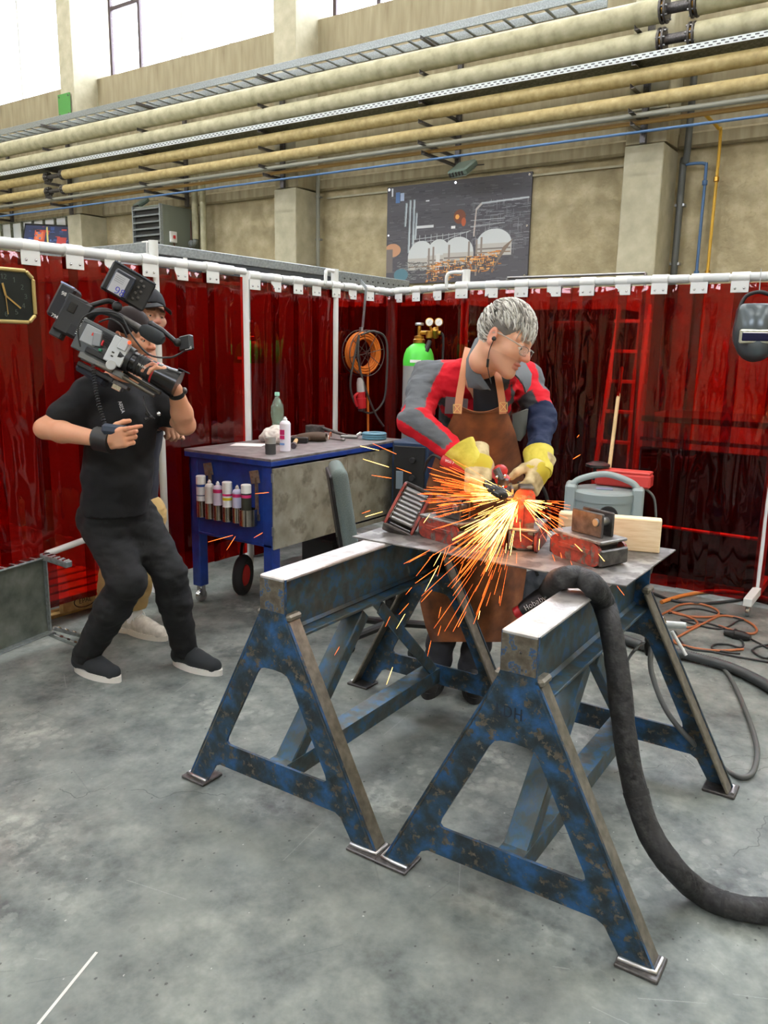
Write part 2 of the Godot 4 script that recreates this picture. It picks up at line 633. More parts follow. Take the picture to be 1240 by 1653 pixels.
	M.galv = layered(noise_tex(51, 0.03, [[0.0, c8(120, 126, 128)], [1.0, c8(166, 172, 172)]], 512, 4), null, null, 2.0, 0.45, 0.5)
	M.galv_dark = layered(noise_tex(52, 0.02, [[0.0, c8(96, 100, 86)], [0.5, c8(128, 130, 112)], [1.0, c8(150, 152, 138)]], 512, 5), noise_tex(53, 0.03, [[0.0, c8(84, 88, 70)], [1.0, c8(120, 122, 100)]], 512, 4), patch, 2.2, 0.5, 0.35)
	M.grey_paint = mat(c8(118, 132, 134), 0.5)
	M.white_paint = mat(c8(222, 224, 222), 0.4)
	M.grey_sleeve = mat(c8(206, 210, 210), 0.45)
	M.pipe_cream = layered(noise_tex(61, 0.012, [[0.0, c8(148, 144, 116)], [0.4, c8(168, 163, 132)], [0.7, c8(178, 173, 142)], [1.0, c8(190, 187, 162)]], 512, 6), null, null, 0.8, 0.6)
	M.pipe_ochre = layered(noise_tex(62, 0.015, [[0.0, c8(146, 130, 86)], [0.4, c8(168, 150, 100)], [0.75, c8(178, 161, 112)], [1.0, c8(188, 175, 132)]], 512, 6), null, null, 0.9, 0.6)
	M.pipe_grey = mat(c8(134, 134, 122), 0.5)
	M.pipe_brown = mat(c8(150, 116, 56), 0.6)
	M.pipe_blue = mat(c8(74, 108, 150), 0.5)
	M.pipe_yellow = mat(c8(206, 160, 44), 0.5)
	M.black = mat(c8(26, 26, 27), 0.5)
	M.black_gloss = mat(c8(18, 18, 20), 0.25)
	M.rubber = mat(c8(34, 34, 35), 0.75)
	M.white = mat(c8(236, 236, 234), 0.5)
	M.red = mat(c8(190, 30, 38), 0.45)
	M.brass = mat(c8(196, 150, 66), 0.3, 0.9)
	# see-through red PVC
	var red := StandardMaterial3D.new()
	red.albedo_color = Color(0.74, 0.085, 0.06, 0.0)
	red.roughness = 0.04
	red.refraction_enabled = true
	red.refraction_scale = 0.045
	M.curtain = red
	var pane := StandardMaterial3D.new()
	pane.transparency = BaseMaterial3D.TRANSPARENCY_ALPHA
	pane.albedo_color = Color(0.95, 0.97, 0.98, 0.04)
	pane.roughness = 0.05
	M.pane = pane

func _ready() -> void:
	set_axes()
	var cam := Camera3D.new()
	cam.name = "camera"
	cam.fov = rad_to_deg(2.0 * atan(826.5 / FOCAL))
	cam.keep_aspect = Camera3D.KEEP_HEIGHT
	cam.near = 0.05
	cam.far = 200.0
	add_child(cam)
	cam.transform = Transform3D(Basis(cam_r, cam_u, -cam_f), EYE)
	cam.current = true
	var we := WorldEnvironment.new()
	we.name = "surroundings"
	var env := Environment.new()
	env.background_mode = Environment.BG_COLOR
	env.background_color = c8(236, 242, 255)
	env.background_energy_multiplier = 20.0
	env.tonemap_mode = Environment.TONE_MAPPER_LINEAR
	env.tonemap_exposure = 1.0
	env.sdfgi_enabled = true
	env.ssao_enabled = true
	env.ssil_enabled = true
	we.environment = env
	add_child(we)
	make_materials()
	hall_lamps()
	room()
	pipework()
	screens()
	trestles()
	bench_area()
	welding_corner()
	behind_screens()
	plate_things()
	floor_things()
	sander()
	film_crew()
	sparks()

func floor_marks() -> ImageTexture: # pits, scratches, cracks and spilt oil, drawn on a clear ground
	var n := 2048
	var im := Image.create(n, n, false, Image.FORMAT_RGBA8)
	im.fill(Color(0.3, 0.32, 0.32, 0.0))
	var rng := RandomNumberGenerator.new()
	rng.seed = 41
	var blot := func(c: Vector2, r: float, col: Color) -> void:
		var d := Image.create(int(r * 2) + 2, int(r * 2) + 2, false, Image.FORMAT_RGBA8)
		for y in int(r * 2) + 1:
			var h := sqrt(maxf(0.0, r * r - (y - r) * (y - r))) * rng.randf_range(0.6, 1.0)
			d.fill_rect(Rect2i(int(r - h), y, int(h * 2), 1), col)
		im.blend_rect(d, Rect2i(0, 0, d.get_width(), d.get_height()), Vector2i(int(c.x - r), int(c.y - r)))
	for k in 40: # oil and dirt, each made of many small dabs
		var c := Vector2(rng.randf_range(100, n - 100), rng.randf_range(100, n - 100))
		var w := rng.randf_range(30, 110)
		var dark := rng.randf() < 0.6
		for i in 120:
			var p := c + Vector2(rng.randfn(0, w), rng.randfn(0, w * 0.6))
			blot.call(p, rng.randf_range(3, 14), Color8(52, 58, 60, 40) if dark else Color8(182, 186, 178, 30))
	for i in 900: blot.call(Vector2(rng.randf() * n, rng.randf() * n), rng.randf_range(1.0, 3.2), Color8(48, 52, 52, 190))
	for i in 300: blot.call(Vector2(rng.randf() * n, rng.randf() * n), rng.randf_range(1.0, 2.4), Color8(196, 198, 194, 150))
	for i in 120: # scratches
		var p := Vector2(rng.randf() * n, rng.randf() * n)
		var a := rng.randf() * TAU
		var L := rng.randf_range(20, 160)
		var col := Color8(176, 182, 178, 60) if rng.randf() < 0.6 else Color8(76, 82, 82, 80)
		for s in int(L):
			var q := p + Vector2(cos(a), sin(a)) * s
			if q.x > 0 and q.y > 0 and q.x < n - 2 and q.y < n - 2: im.fill_rect(Rect2i(int(q.x), int(q.y), 2, 1 + s % 2), col)
	for i in 10: # hairline cracks
		var p := Vector2(rng.randf() * n, rng.randf() * n)
		var a0 := rng.randf() * TAU
		var a := a0
		for s in rng.randi_range(60, 180):
			a += rng.randfn(0.0, 0.28) - (a - a0) * 0.12
			p += Vector2(cos(a), sin(a)) * 1.5
			if p.x > 0 and p.y > 0 and p.x < n - 3 and p.y < n - 3: im.fill_rect(Rect2i(int(p.x), int(p.y), 2, 2), Color8(58, 62, 62, 170))
	return ImageTexture.create_from_image(im)

func hall_lamps() -> void:
	var n := 0
	for x in [-16.5, -11.0, -5.5, 0.0, 5.5]:
		for z in [-8.2, -4.0, 0.2]:
			var t := thing("hall_lamp", "long white hall lamp hung under the roof", "lamp", Vector3(x, 10.2, z), 0.0, "roof lamps in rows")
			obj("housing", bx(Vector3(-1.35, 0.02, -0.42), Vector3(1.35, 0.14, 0.42), 0.01), M.white_paint, t)
			obj("lamp_diffuser", bx(Vector3(-1.3, 0.0, -0.38), Vector3(1.3, 0.02, 0.38), 0.002), glow(Color(1, 0.98, 0.94), 3.0), t)
			for sx in [-1.0, 1.0]:
				var st := sk()
				tube(st, [Vector3(sx, 0.14, 0), Vector3(sx, 0.8, 0)], 0.01, 6)
				obj("hanger_rod", st, M.steel, t)
			var a := AreaLight3D.new()
			a.name = "hall_lamp_glow"
			a.area_size = Vector2(2.6, 0.76)
			a.light_color = Color(1.0, 0.985, 0.96)
			a.light_energy = 12.0
			a.area_range = 40.0
			a.shadow_enabled = true
			a.rotation.x = -PI / 2
			a.position = Vector3(0, -0.01, 0)
			t.add_child(a)
			n += 1

func room() -> void:
	var X0 := -22.0
	var X1 := 9.0
	var ZW := -11.65
	var ZF := 7.0
	struct("floor", bx(Vector3(X0, -0.3, ZW - 0.4), Vector3(X1, 0.0, ZF), 0.0), M.floor, self, "grey stained concrete workshop floor")
	struct("ceiling", bx(Vector3(X0, 11.0, ZW - 0.4), Vector3(X1, 11.3, ZF + 0.4), 0.0), M.roof, self, "pale roof of the hall")
	struct("wall_left", bx(Vector3(X0 - 0.4, 0, ZW - 0.4), Vector3(X0, 11.0, ZF + 0.4), 0.0), M.concrete, self, "concrete end wall")
	struct("wall_right", bx(Vector3(X1, 0, ZW - 0.4), Vector3(X1 + 0.4, 11.0, ZF + 0.4), 0.0), M.concrete, self, "concrete end wall on the other side")
	var bays := [[-22.0, -15.75], [-15.3, -9.88], [-9.39, -3.77], [-3.26, 2.3], [2.75, 9.0]]
	for side in 2:
		var z0 := ZW - 0.4 if side == 0 else ZF
		var z1 := ZW if side == 0 else ZF + 0.4
		var wall := Node3D.new()
		wall.name = "wall_back" if side == 0 else "wall_front"
		add_child(wall)
		tag(wall, "beige board-marked concrete hall wall with pilasters" if side == 0 else "concrete wall behind the photographer", "", "", "structure")
		# lower wall: one cast panel between each pair of pilasters, stained band above
		for b in bays:
			obj("wall_panel", bx(Vector3(b[0] - 0.3, 0, z0), Vector3(b[1] + 0.3, 4.42, z1), 0.0), M.concrete, wall)
			obj("parapet_panel", bx(Vector3(b[0] - 0.3, 4.42, z0), Vector3(b[1] + 0.3, 6.95, z1 + (0.05 if side == 0 else 0.0)), 0.004), M.concrete_streaked, wall)
			if side == 1 and bays.find(b) % 2 == 1: obj("upper_panel", bx(Vector3(b[0] - 0.3, 6.95, z0), Vector3(b[1] + 0.3, 9.9, z1), 0.0), M.concrete, wall)
			obj("lintel", bx(Vector3(b[0] - 0.3, 9.9, z0), Vector3(b[1] + 0.3, 11.0, z1), 0.0), M.concrete, wall)
			if side == 0:
				obj("ledge", bx(Vector3(b[0], 4.22, z1 - 0.02), Vector3(b[1], 4.42, z1 + 0.1), 0.03), M.concrete_streaked, wall)
		for i in range(0, 4):
			var xa: float = bays[i][1]
			var xb: float = bays[i + 1][0]
			var zi := ZW + 0.65 if side == 0 else ZF - 0.65
			var za := minf(zi, z0 if side == 0 else z1)
			var zb := maxf(zi, z0 if side == 0 else z1)
			if side == 0:
				obj("pilaster", bx(Vector3(xa, 0, za), Vector3(xb, 4.2, zb), 0.012), M.concrete_light, wall)
				obj("pilaster_head", bx(Vector3(xa - 0.01, 4.22, za), Vector3(xb + 0.01, 4.62, zb - 0.05), 0.01), M.concrete_streaked, wall)
				obj("column", bx(Vector3(xa, 4.62, za), Vector3(xb, 11.0, zb - 0.02), 0.012), M.concrete_light, wall)
			else:
				obj("pilaster", bx(Vector3(xa, 0, za), Vector3(xb, 11.0, zb), 0.012), M.concrete_light, wall)
	var frame := mat(c8(58, 42, 48), 0.5)
	var n := 1
	for side in 2:
		for b in bays:
			if side == 1 and bays.find(b) % 2 == 1: continue
			var w := Node3D.new()
			w.name = "window_%d" % n
			n += 1
			add_child(w)
			tag(w, "tall bright hall window with dark brown casement frame", "", "", "structure")
			var z := ZW - 0.25 if side == 0 else ZF + 0.25
			var xs := [b[0] + 0.14, b[0] + 1.05, b[0] + 2.3, b[0] + 3.6, b[1] - 0.02]
			for i in 5:
				obj("mullion", bx(Vector3(xs[i] - 0.035, 6.95, z - 0.04), Vector3(xs[i] + 0.035, 9.9, z + 0.04), 0.006), frame if i < 2 else M.white_paint, w)
			obj("sill_rail", bx(Vector3(b[0], 6.95, z - 0.035), Vector3(b[1], 7.0, z + 0.035), 0.005), M.white_paint, w)
			obj("transom", bx(Vector3(xs[0], 8.28, z - 0.035), Vector3(xs[1], 8.36, z + 0.035), 0.005), frame, w)
			for i in 4:
				obj("glass", bx(Vector3(xs[i] + 0.02, 6.97, z - 0.004), Vector3(xs[i + 1] - 0.02, 9.88, z), 0.0), M.pane, w)
func pipe_run(called: String, label: String, y: float, r: float, m: Material, breaks: Array, z := -10.55, wrap := 0.0, x0 := -21.9, x1 := 8.9) -> Node3D:
	var t := thing(called, label, "pipe", Vector3(0, y, z))
	var x := x0
	var cuts := breaks.duplicate()
	cuts.append([x1, x1])
	for c in cuts:
		var st := sk()
		tube(st, [Vector3(x, 0, 0), Vector3(c[0], 0, 0)], r, 20)
		if wrap > 0:
			var q := x + 0.15
			var rng := RandomNumberGenerator.new()
			rng.seed = int(y * 1000)
			while q < c[0] - 0.05:
				tube(st, [Vector3(q, 0, 0), Vector3(q + 0.012, 0, 0)], r + 0.0025, 20)
				q += wrap * rng.randf_range(0.4, 1.5)
		obj("pipe_section", st, m, t)
		if c[0] < x1:
			var neck := sk()
			tube(neck, [Vector3(c[0] - 0.02, 0, 0), Vector3(c[1] + 0.02, 0, 0)], r * 0.45, 14)
			obj("coupling", neck, M.dark_steel, t)
			for e in [[c[0] + 0.02, 0.03], [c[0] + 0.07, 0.03], [c[1] - 0.07, -0.03], [c[1] - 0.02, -0.03]]:
				var fl := sk()
				cyl(fl, Vector3(e[0] - 0.013, 0, 0), Vector3(e[0] + 0.013, 0, 0), r * 1.12, 20, 0.003)
				obj("flange", fl, M.dark_steel, t)
			for e in [c[0] + 0.045, c[1] - 0.045]:
				for k in 8:
					var a := TAU * k / 8
					var bo := sk()
					var p := Vector3(e, cos(a) * r * 0.9, sin(a) * r * 0.9)
					cyl(bo, p - Vector3(0.06, 0, 0), p + Vector3(0.06, 0, 0), 0.014, 6)
					obj("bolt", bo, M.steel, t)
				var gk := sk()
				cyl(gk, Vector3(e - 0.012, 0, 0), Vector3(e + 0.012, 0, 0), r * 0.82, 20)
				obj("gasket", gk, M.brass, t)
		x = c[1]
	return t

func pipework() -> void:
	pipe_run("insulated_pipe", "topmost thick cream insulated pipe along the hall wall", 5.575, 0.138, M.pipe_cream, [[-3.3, -2.86]])
	pipe_run("insulated_pipe", "thick cream insulated pipe directly above the perforated cable tray", 5.238, 0.127, M.pipe_cream, [[-3.3, -2.86]])
	pipe_run("wrapped_pipe", "ochre wrapped pipe directly under the perforated cable tray", 4.878, 0.09, M.pipe_ochre, [[-15.72, -15.1]], -10.55, 0.42)
	pipe_run("wrapped_pipe", "lower of the two ochre wrapped pipes", 4.598, 0.083, M.pipe_ochre, [[-15.72, -15.1]], -10.55, 0.42)
	pipe_run("thin_pipe", "thin grey pipe under the ochre wrapped pipes", 4.437, 0.032, M.pipe_grey, [])
	pipe_run("thin_pipe", "thin brown pipe behind the thin grey one", 4.385, 0.028, M.pipe_brown, [], -10.68)
	pipe_run("thin_pipe", "thin blue pipe, lowest along the hall wall", 4.243, 0.017, M.pipe_blue, [])
	# ladder tray on top
	var t := thing("ladder_tray", "grey cable ladder tray with rungs above the cream pipes", "cable tray", Vector3(0, 5.93, -10.55))
	for z in [0.0, -0.36]:
		obj("side_rail", bx(Vector3(-21.9, -0.055, z - 0.012), Vector3(-4.1, 0.055, z + 0.012), 0.003), M.galv, t)
	var rung := bx(Vector3(-0.02, -0.05, -0.36), Vector3(0.02, -0.03, 0.0), 0.003).commit()
	var x := -18.0
	while x < -4.2:
		var o := obj("rung", rung, M.galv, t)
		o.position.x = x
		x += 0.3
	# perforated tray between the pipes
	t = thing("perforated_tray", "pale perforated cable tray between cream and ochre pipes", "cable tray", Vector3(0, 5.06, -10.42))
	obj("tray_bed", bx(Vector3(-21.9, -0.035, -0.3), Vector3(8.9, -0.028, 0.0), 0.001), M.galv_dark, t)
	var lip := sk()
	bx(Vector3(-21.9, -0.035, 0.0), Vector3(8.9, 0.035, 0.006), 0.001, lip)
	obj("tray_lip", lip, mat(c8(196, 202, 202), 0.5, 0.2), t)
	obj("back_lip", bx(Vector3(-21.9, -0.035, -0.306), Vector3(8.9, 0.035, -0.3), 0.001), M.galv, t)
	var holes := sk()
	x = -18.0
	var k := 0
	while x < -1.0:
		box(holes, Vector3(x, 0.014 if k % 2 == 0 else -0.014, 0.0066), Vector3(0.045, 0.012, 0.0015), Basis(), 0.0)
		x += 0.045
		k += 1
	var ho := obj("slot_row", holes, M.black, t)
	tag(ho, "", "", "", "stuff")
	var cb := sk()
	for a in 4:
		tube(cb, [Vector3(-21.9, -0.012, -0.06 - a * 0.055), Vector3(8.9, -0.012, -0.06 - a * 0.055)], 0.016, 6)
	obj("cables", cb, M.rubber, t)
	# brackets on the wall
	for e in [[-18.6, 0], [-15.52, 1], [-12.6, 0], [-9.63, 1], [-6.55, 0], [-3.52, 1], [-0.5, 0], [2.5, 1]]:
		var b := thing("pipe_bracket", "dark steel pipe bracket standing out from a pilaster" if e[1] else "dark steel pipe bracket standing out from the wall between pilasters", "bracket", Vector3(e[0], 0, -10.98 if e[1] else -11.53), 0.0, "brackets that carry the pipes")
		var dz := 0.60 if e[1] else 1.15
		var d0: float = 0.02
		obj("upright", bx(Vector3(-0.04, 4.2, d0 - 0.02), Vector3(0.04, 5.9, d0 + 0.04), 0.004), M.dark_steel, b)
		for y in [4.35, 4.47, 4.745, 5.0, 5.39, 5.83]:
			var reach: float = dz if y > 4.4 else dz - 0.1
			var st := bx(Vector3(-0.03, y - 0.035, 0.0), Vector3(0.03, y - 0.027, reach), 0.001)
			bx(Vector3(-0.03, y - 0.035, 0.0), Vector3(-0.024, y + 0.02, reach), 0.001, st)
			obj("arm", st, M.dark_steel, b)
	# uprights on the wall
	var p := thing("conduit", "grey conduit running down beside the middle pilaster", "conduit", Vector3(-9.26, 0, -11.44))
	var s := sk()
	tube(s, [Vector3(0, 0.1, 0), Vector3(0, 4.6, 0)], 0.035, 10)
	obj("pipe_section", s, M.pipe_grey, p)
	s = sk()
	for y in [2.6, 3.4, 4.1]: box(s, Vector3(0, y, -0.03), Vector3(0.1, 0.03, 0.08))
	obj("clip", s, M.steel, p)
	p = thing("conduit", "dark conduit with an elbow beside the pilaster right of the poster", "conduit", Vector3(-3.14, 0, -11.5))
	s = sk()
	tube(s, smooth_path([Vector3(0, 0.1, 0), Vector3(0, 3.6, 0), Vector3(0, 4.05, 0.0), Vector3(0.05, 4.15, 0.05), Vector3(0.05, 5.6, 0.05)], 30), 0.045, 10)
	obj("pipe_section", s, mat(c8(86, 88, 84), 0.5), p)
	s = sk()
	for y in [2.75, 3.5]: box(s, Vector3(0, y, -0.03), Vector3(0.13, 0.035, 0.1))
	obj("clip", s, M.steel, p)
	p = thing("drop_pipe", "thin blue pipe dropping from the wall run beside the yellow one", "pipe", Vector3(0, 0, -11.5))
	s = sk()
	tube(s, smooth_path([Vector3(-3.1, 4.0, 0.02), Vector3(-2.95, 4.0, 0.02), Vector3(-2.86, 3.98, 0.02), Vector3(-2.84, 3.9, 0.02), Vector3(-2.84, 3.0, 0.02), Vector3(-2.84, 0.1, 0.02)], 40), 0.02, 8)
	obj("pipe_section", s, M.pipe_blue, p)
	for y in [3.75, 2.62]:
		s = sk()
		cyl(s, Vector3(-2.84, y - 0.03, 0.02), Vector3(-2.84, y + 0.03, 0.02), 0.034, 8, 0.005)
		obj("valve_joint", s, M.pipe_blue, p)
	p = thing("drop_pipe", "thin yellow pipe dropping from the wall run beside the blue one", "pipe", Vector3(0, 0, -11.5))
	s = sk()
	tube(s, smooth_path([Vector3(-2.74, 4.4, 0.75), Vector3(-2.7, 4.36, 0.2), Vector3(-2.7, 4.25, 0.02), Vector3(-2.7, 3.0, 0.02), Vector3(-2.7, 0.1, 0.02)], 40), 0.02, 8)
	obj("pipe_section", s, M.pipe_yellow, p)
	for y in [3.78, 2.62]:
		s = sk()
		cyl(s, Vector3(-2.7, y - 0.03, 0.02), Vector3(-2.7, y + 0.03, 0.02), 0.036, 8, 0.005)
		obj("valve_joint", s, M.brass, p)
	p = thing("cable_duct", "thin cream cable duct over the poster and down the pilaster", "conduit", Vector3(0, 0, -11.64))
	s = sk()
	bar(s, Vector3(-9.2, 4.1, 0.02), Vector3(-3.83, 4.1, 0.02), 0.03, 0.03)
	bar(s, Vector3(-3.83, 4.1, 0.02), Vector3(-3.83, 0.1, 0.02), 0.03, 0.03)
	obj("duct", s, M.concrete_light, p)
	p = thing("riser_pipe", "pair of cream risers with a joint beside the grey heater", "pipe", Vector3(-11.95, 0, -11.3))
	for e in [[0.0, 2.4, 4.75], [-0.22, 3.55, 4.75]]:
		s = sk()
		tube(s, [Vector3(e[0], e[1], 0), Vector3(e[0], e[2], 0)], 0.06, 12)
		obj("pipe_section", s, M.pipe_cream, p)
	s = sk()
	tube(s, smooth_path([Vector3(-0.22, 3.55, 0), Vector3(-0.26, 3.48, 0), Vector3(-0.38, 3.47, 0)], 10), 0.045, 10)
	cyl(s, Vector3(-0.37, 3.47, 0), Vector3(-0.29, 3.47, 0), 0.07, 10, 0.01)
	obj("joint", s, M.galv, p)
	# fan heater with louvres
	var ha := pz(213, 337, -10.6)
	var hb := pz(258, 332, -10.6)
	p = thing("fan_heater", "grey fan heater with black louvres on the hall wall", "heater", Vector3(ha.x, 0, -10.6))
	var w := hb.x - ha.x
	obj("body", bx(Vector3(0, 3.0, -0.95), Vector3(w, 4.12, -0.06), 0.01), mat(c8(112, 118, 106), 0.5), p)
	obj("louvre_box", bx(Vector3(0.03, 3.03, -0.08), Vector3(w - 0.03, 4.09, -0.05), 0.0), M.black, p)
	for i in 9:
		var lv := sk()
		box(lv, Vector3(w / 2, 3.1 + i * 0.12, -0.02), Vector3(w - 0.05, 0.014, 0.09), Basis(Vector3.RIGHT, 0.5), 0.003)
		obj("louvre", lv, M.galv, p)
	for e in [[0.012, 0], [w - 0.012, 0]]: obj("frame_side", bx(Vector3(e[0] - 0.012, 3.0, -0.06), Vector3(e[0] + 0.012, 4.12, 0.01), 0.002), M.galv, p)
	obj("switch_box", bx(Vector3(w, 3.45, -0.35), Vector3(w + 0.05, 3.65, -0.2), 0.006), M.white_paint, p)
	obj("switch_knob", bx(Vector3(w + 0.05, 3.52, -0.3), Vector3(w + 0.07, 3.58, -0.25), 0.004), M.red, p)
	s = sk()
	tube(s, smooth_path([Vector3(w + 0.03, 3.45, -0.28), Vector3(w + 0.04, 3.25, -0.35), Vector3(w + 0.04, 3.2, -0.55), Vector3(w + 0.03, 3.4, -0.7), Vector3(w + 0.03, 3.9, -0.72)], 20), 0.012, 6)
	obj("cable", s, mat(c8(92, 48, 40), 0.6), p)
	# flood lamps (off)
	for e in [[pz(747, 272, -10.95), 1.0, "green-grey flood lamp above the factory poster"], [pz(228, 328, -10.95), 0.8, "green-grey flood lamp above the fan heater"]]:
		p = thing("flood_lamp", e[2], "lamp", e[0], -0.25)
		p.scale = Vector3.ONE * e[1]
		s = sk()
		var tilt := Basis(Vector3.RIGHT, 0.62)
		box(s, Vector3.ZERO, Vector3(0.36, 0.1, 0.32), tilt, 0.025)
		obj("housing", s, mat(c8(104, 122, 112), 0.5), p)
		s = sk()
		box(s, tilt * Vector3(0, -0.055, 0.02), Vector3(0.3, 0.015, 0.24), tilt, 0.004)
		obj("lens", s, mat(c8(170, 180, 176), 0.15), p)
		s = sk()
		for i in 5: box(s, tilt * Vector3(-0.12 + 0.06 * i, 0.0, 0.17), Vector3(0.02, 0.06, 0.03), tilt, 0.002)
		obj("clamp_row", s, M.dark_steel, p)
		s = sk()
		bar(s, Vector3(0, 0.05, -0.1), Vector3(0, 0.12, -0.44), 0.05, 0.012)
		obj("bracket", s, M.dark_steel, p)
	factory_poster()
	small_picture()
	p = thing("green_sign", "small green plate fixed to the column below the tall windows", "sign", pz(104, 170, -10.98))
	obj("plate", bx(Vector3(-0.2, -0.22, -0.01), Vector3(0.2, 0.22, 0.01), 0.004), mat(c8(74, 140, 66), 0.6), p)
	for e in [Vector2(-0.15, 0.17), Vector2(0.15, 0.17), Vector2(-0.15, -0.17), Vector2(0.15, -0.17)]:
		s = sk()
		cyl(s, Vector3(e.x, e.y, 0.01), Vector3(e.x, e.y, 0.016), 0.02, 8)
		obj("screw", s, M.dark_steel, p)

func draw_line(im: Image, a: Vector2, b: Vector2, w: float, c: Color) -> void:
	var n := int(a.distance_to(b)) + 1
	for i in n + 1:
		var p := a.lerp(b, float(i) / n)
		im.fill_rect(Rect2i(int(p.x - w / 2), int(p.y - w / 2), maxi(1, int(w)), maxi(1, int(w))), c)

func draw_ell(im: Image, c: Vector2, r: Vector2, col: Color, top := 1.0) -> void:
	for y in range(int(c.y - r.y), int(c.y + r.y * top)):
		var t := (y - c.y) / r.y
		var h := r.x * sqrt(maxf(0.0, 1.0 - t * t))
		im.fill_rect(Rect2i(int(c.x - h), y, int(h * 2), 1), col)

func factory_poster() -> void:
	# print: a large machine of white hoods, orange pipes below, on a dark ground
	var W := 620
	var H := 370
	var im := Image.create(W, H, false, Image.FORMAT_RGB8)
	im.fill(c8(84, 82, 88))
	var rng := RandomNumberGenerator.new()
	rng.seed = 5
	for i in 900:
		var v := rng.randi_range(70, 104)
		im.fill_rect(Rect2i(rng.randi_range(0, W), rng.randi_range(0, H), rng.randi_range(4, 40), rng.randi_range(1, 5)), c8(v, v - 2, v + 4))
	for i in 220: # pipework clutter, right side
		var p := Vector2(rng.randf_range(380, 610), rng.randf_range(80, 260))
		var v := rng.randi_range(96, 146)
		draw_line(im, p, p + (Vector2(rng.randf_range(10, 60), rng.randf_range(-4, 4)) if rng.randf() < 0.6 else Vector2(rng.randf_range(-2, 2), rng.randf_range(10, 40))), 2, c8(v, v, v + 6))
	im.fill_rect(Rect2i(40, 22, 20, 40), c8(96, 132, 190))
	im.fill_rect(Rect2i(62, 26, 18, 30), c8(190, 206, 232))
	im.fill_rect(Rect2i(20, 6, 8, 30), c8(226, 230, 236))
	im.fill_rect(Rect2i(180, 62, 16, 5), c8(230, 230, 232))
	for e in [[92, 70, 150], [110, 60, 250], [128, 60, 270], [140, 110, 200]]:
		draw_line(im, Vector2(e[0], e[1]), Vector2(e[0] - 4, e[2]), 9, c8(150, 162, 168))
		draw_line(im, Vector2(e[0] + 2, e[1]), Vector2(e[0] - 2, e[2]), 3, c8(206, 214, 218))
	im.fill_rect(Rect2i(140, 154, 78, 10), c8(218, 220, 222))
	draw_line(im, Vector2(395, 205), Vector2(402, 112), 6, c8(190, 176, 168))
	draw_line(im, Vector2(402, 112), Vector2(425, 92), 6, c8(196, 188, 184))
	draw_line(im, Vector2(425, 92), Vector2(610, 86), 6, c8(186, 192, 196))
	draw_ell(im, Vector2(332, 132), Vector2(26, 26), c8(128, 74, 52))
	draw_ell(im, Vector2(322, 132), Vector2(9, 9), c8(250, 176, 90))
	draw_ell(im, Vector2(350, 152), Vector2(10, 16), c8(196, 98, 60))
	im.fill_rect(Rect2i(296, 164, 18, 10), c8(232, 230, 230))
	for e in [[125, 205, 370, 190], [120, 218, 220, 212], [260, 214, 380, 186], [380, 150, 520, 150], [380, 172, 520, 166]]:
		draw_line(im, Vector2(e[0], e[1]), Vector2(e[2], e[3]), 2, c8(190, 194, 196))
	for x in range(130, 380, 26): draw_line(im, Vector2(x, 190), Vector2(x, 226), 2, c8(180, 186, 188))
	# hoods
	for e in [[165, 276, 62, 66], [245, 268, 54, 60], [330, 262, 66, 58], [480, 236, 72, 52]]:
		draw_ell(im, Vector2(e[0], e[1]), Vector2(e[2], e[3]), c8(204, 208, 208), 0.2)
		im.fill_rect(Rect2i(e[0] - e[2], e[1], e[2] * 2, 44), c8(188, 184, 178))
		im.fill_rect(Rect2i(e[0] - e[2] + 4, e[1] + 16, e[2] * 2 - 8, 5), c8(120, 112, 106))
		im.fill_rect(Rect2i(e[0] - e[2] + 4, e[1] + 30, e[2] * 2 - 8, 4), c8(132, 108, 88))
	for e in [[196, 240, 90], [216, 236, 110], [286, 232, 90], [372, 224, 130], [404, 220, 130], [424, 212, 120]]:
		im.fill_rect(Rect2i(e[0], e[1], 8, e[2]), c8(142, 130, 122))
	im.fill_rect(Rect2i(232, 262, 18, 76), c8(214, 214, 212))
	for i in 420: # orange pipes and valves
		var p := Vector2(rng.randf_range(190, 505), 0)
		p.y = rng.randf_range(300, 366) - (p.x - 190) * 0.12
		var q := rng.randf()
		draw_line(im, p, p + (Vector2(rng.randf_range(4, 24), 0) if q < 0.6 else Vector2(0, rng.randf_range(4, 16))), rng.randf_range(2, 4), [c8(226, 150, 66), c8(196, 116, 52), c8(240, 184, 110), c8(92, 72, 62), c8(70, 62, 62)][rng.randi_range(0, 4)])
	for i in 160:
		var p := Vector2(rng.randf_range(50, 190), rng.randf_range(290, 360))
		var v := rng.randi_range(74, 150)
		draw_line(im, p, p + Vector2(rng.randf_range(3, 18), rng.randf_range(-3, 3)), 2, c8(v, v, v))
	draw_ell(im, Vector2(30, 240), Vector2(38, 26), c8(196, 146, 112))
	im.fill_rect(Rect2i(0, 236, 30, 90), c8(120, 110, 106))
	draw_ell(im, Vector2(72, 336), Vector2(34, 24), c8(88, 128, 142))
	for i in 26:
		var x := 520 + i * 1.5
		draw_line(im, Vector2(x, 250 - i), Vector2(x - 46, 336 - i * 2), 1, c8(130, 112, 98))
	var m := mat(Color.WHITE, 0.55)
	m.albedo_texture = ImageTexture.create_from_image(im)
	m.texture_repeat = false
	var p := thing("factory_poster", "large printed poster of a factory machine with white hoods and orange pipes", "poster", Vector3(0, 0, -11.6))
	var a := pz(626, 303, -11.6)
	var d := pz(851, 449, -11.6)
	var c := bx(Vector3(a.x, d.y - 0.02, -0.03), Vector3(d.x, a.y, 0.0), 0.001)
	obj("panel", c, mat(c8(84, 82, 88), 0.6), p)
	var st := sk()
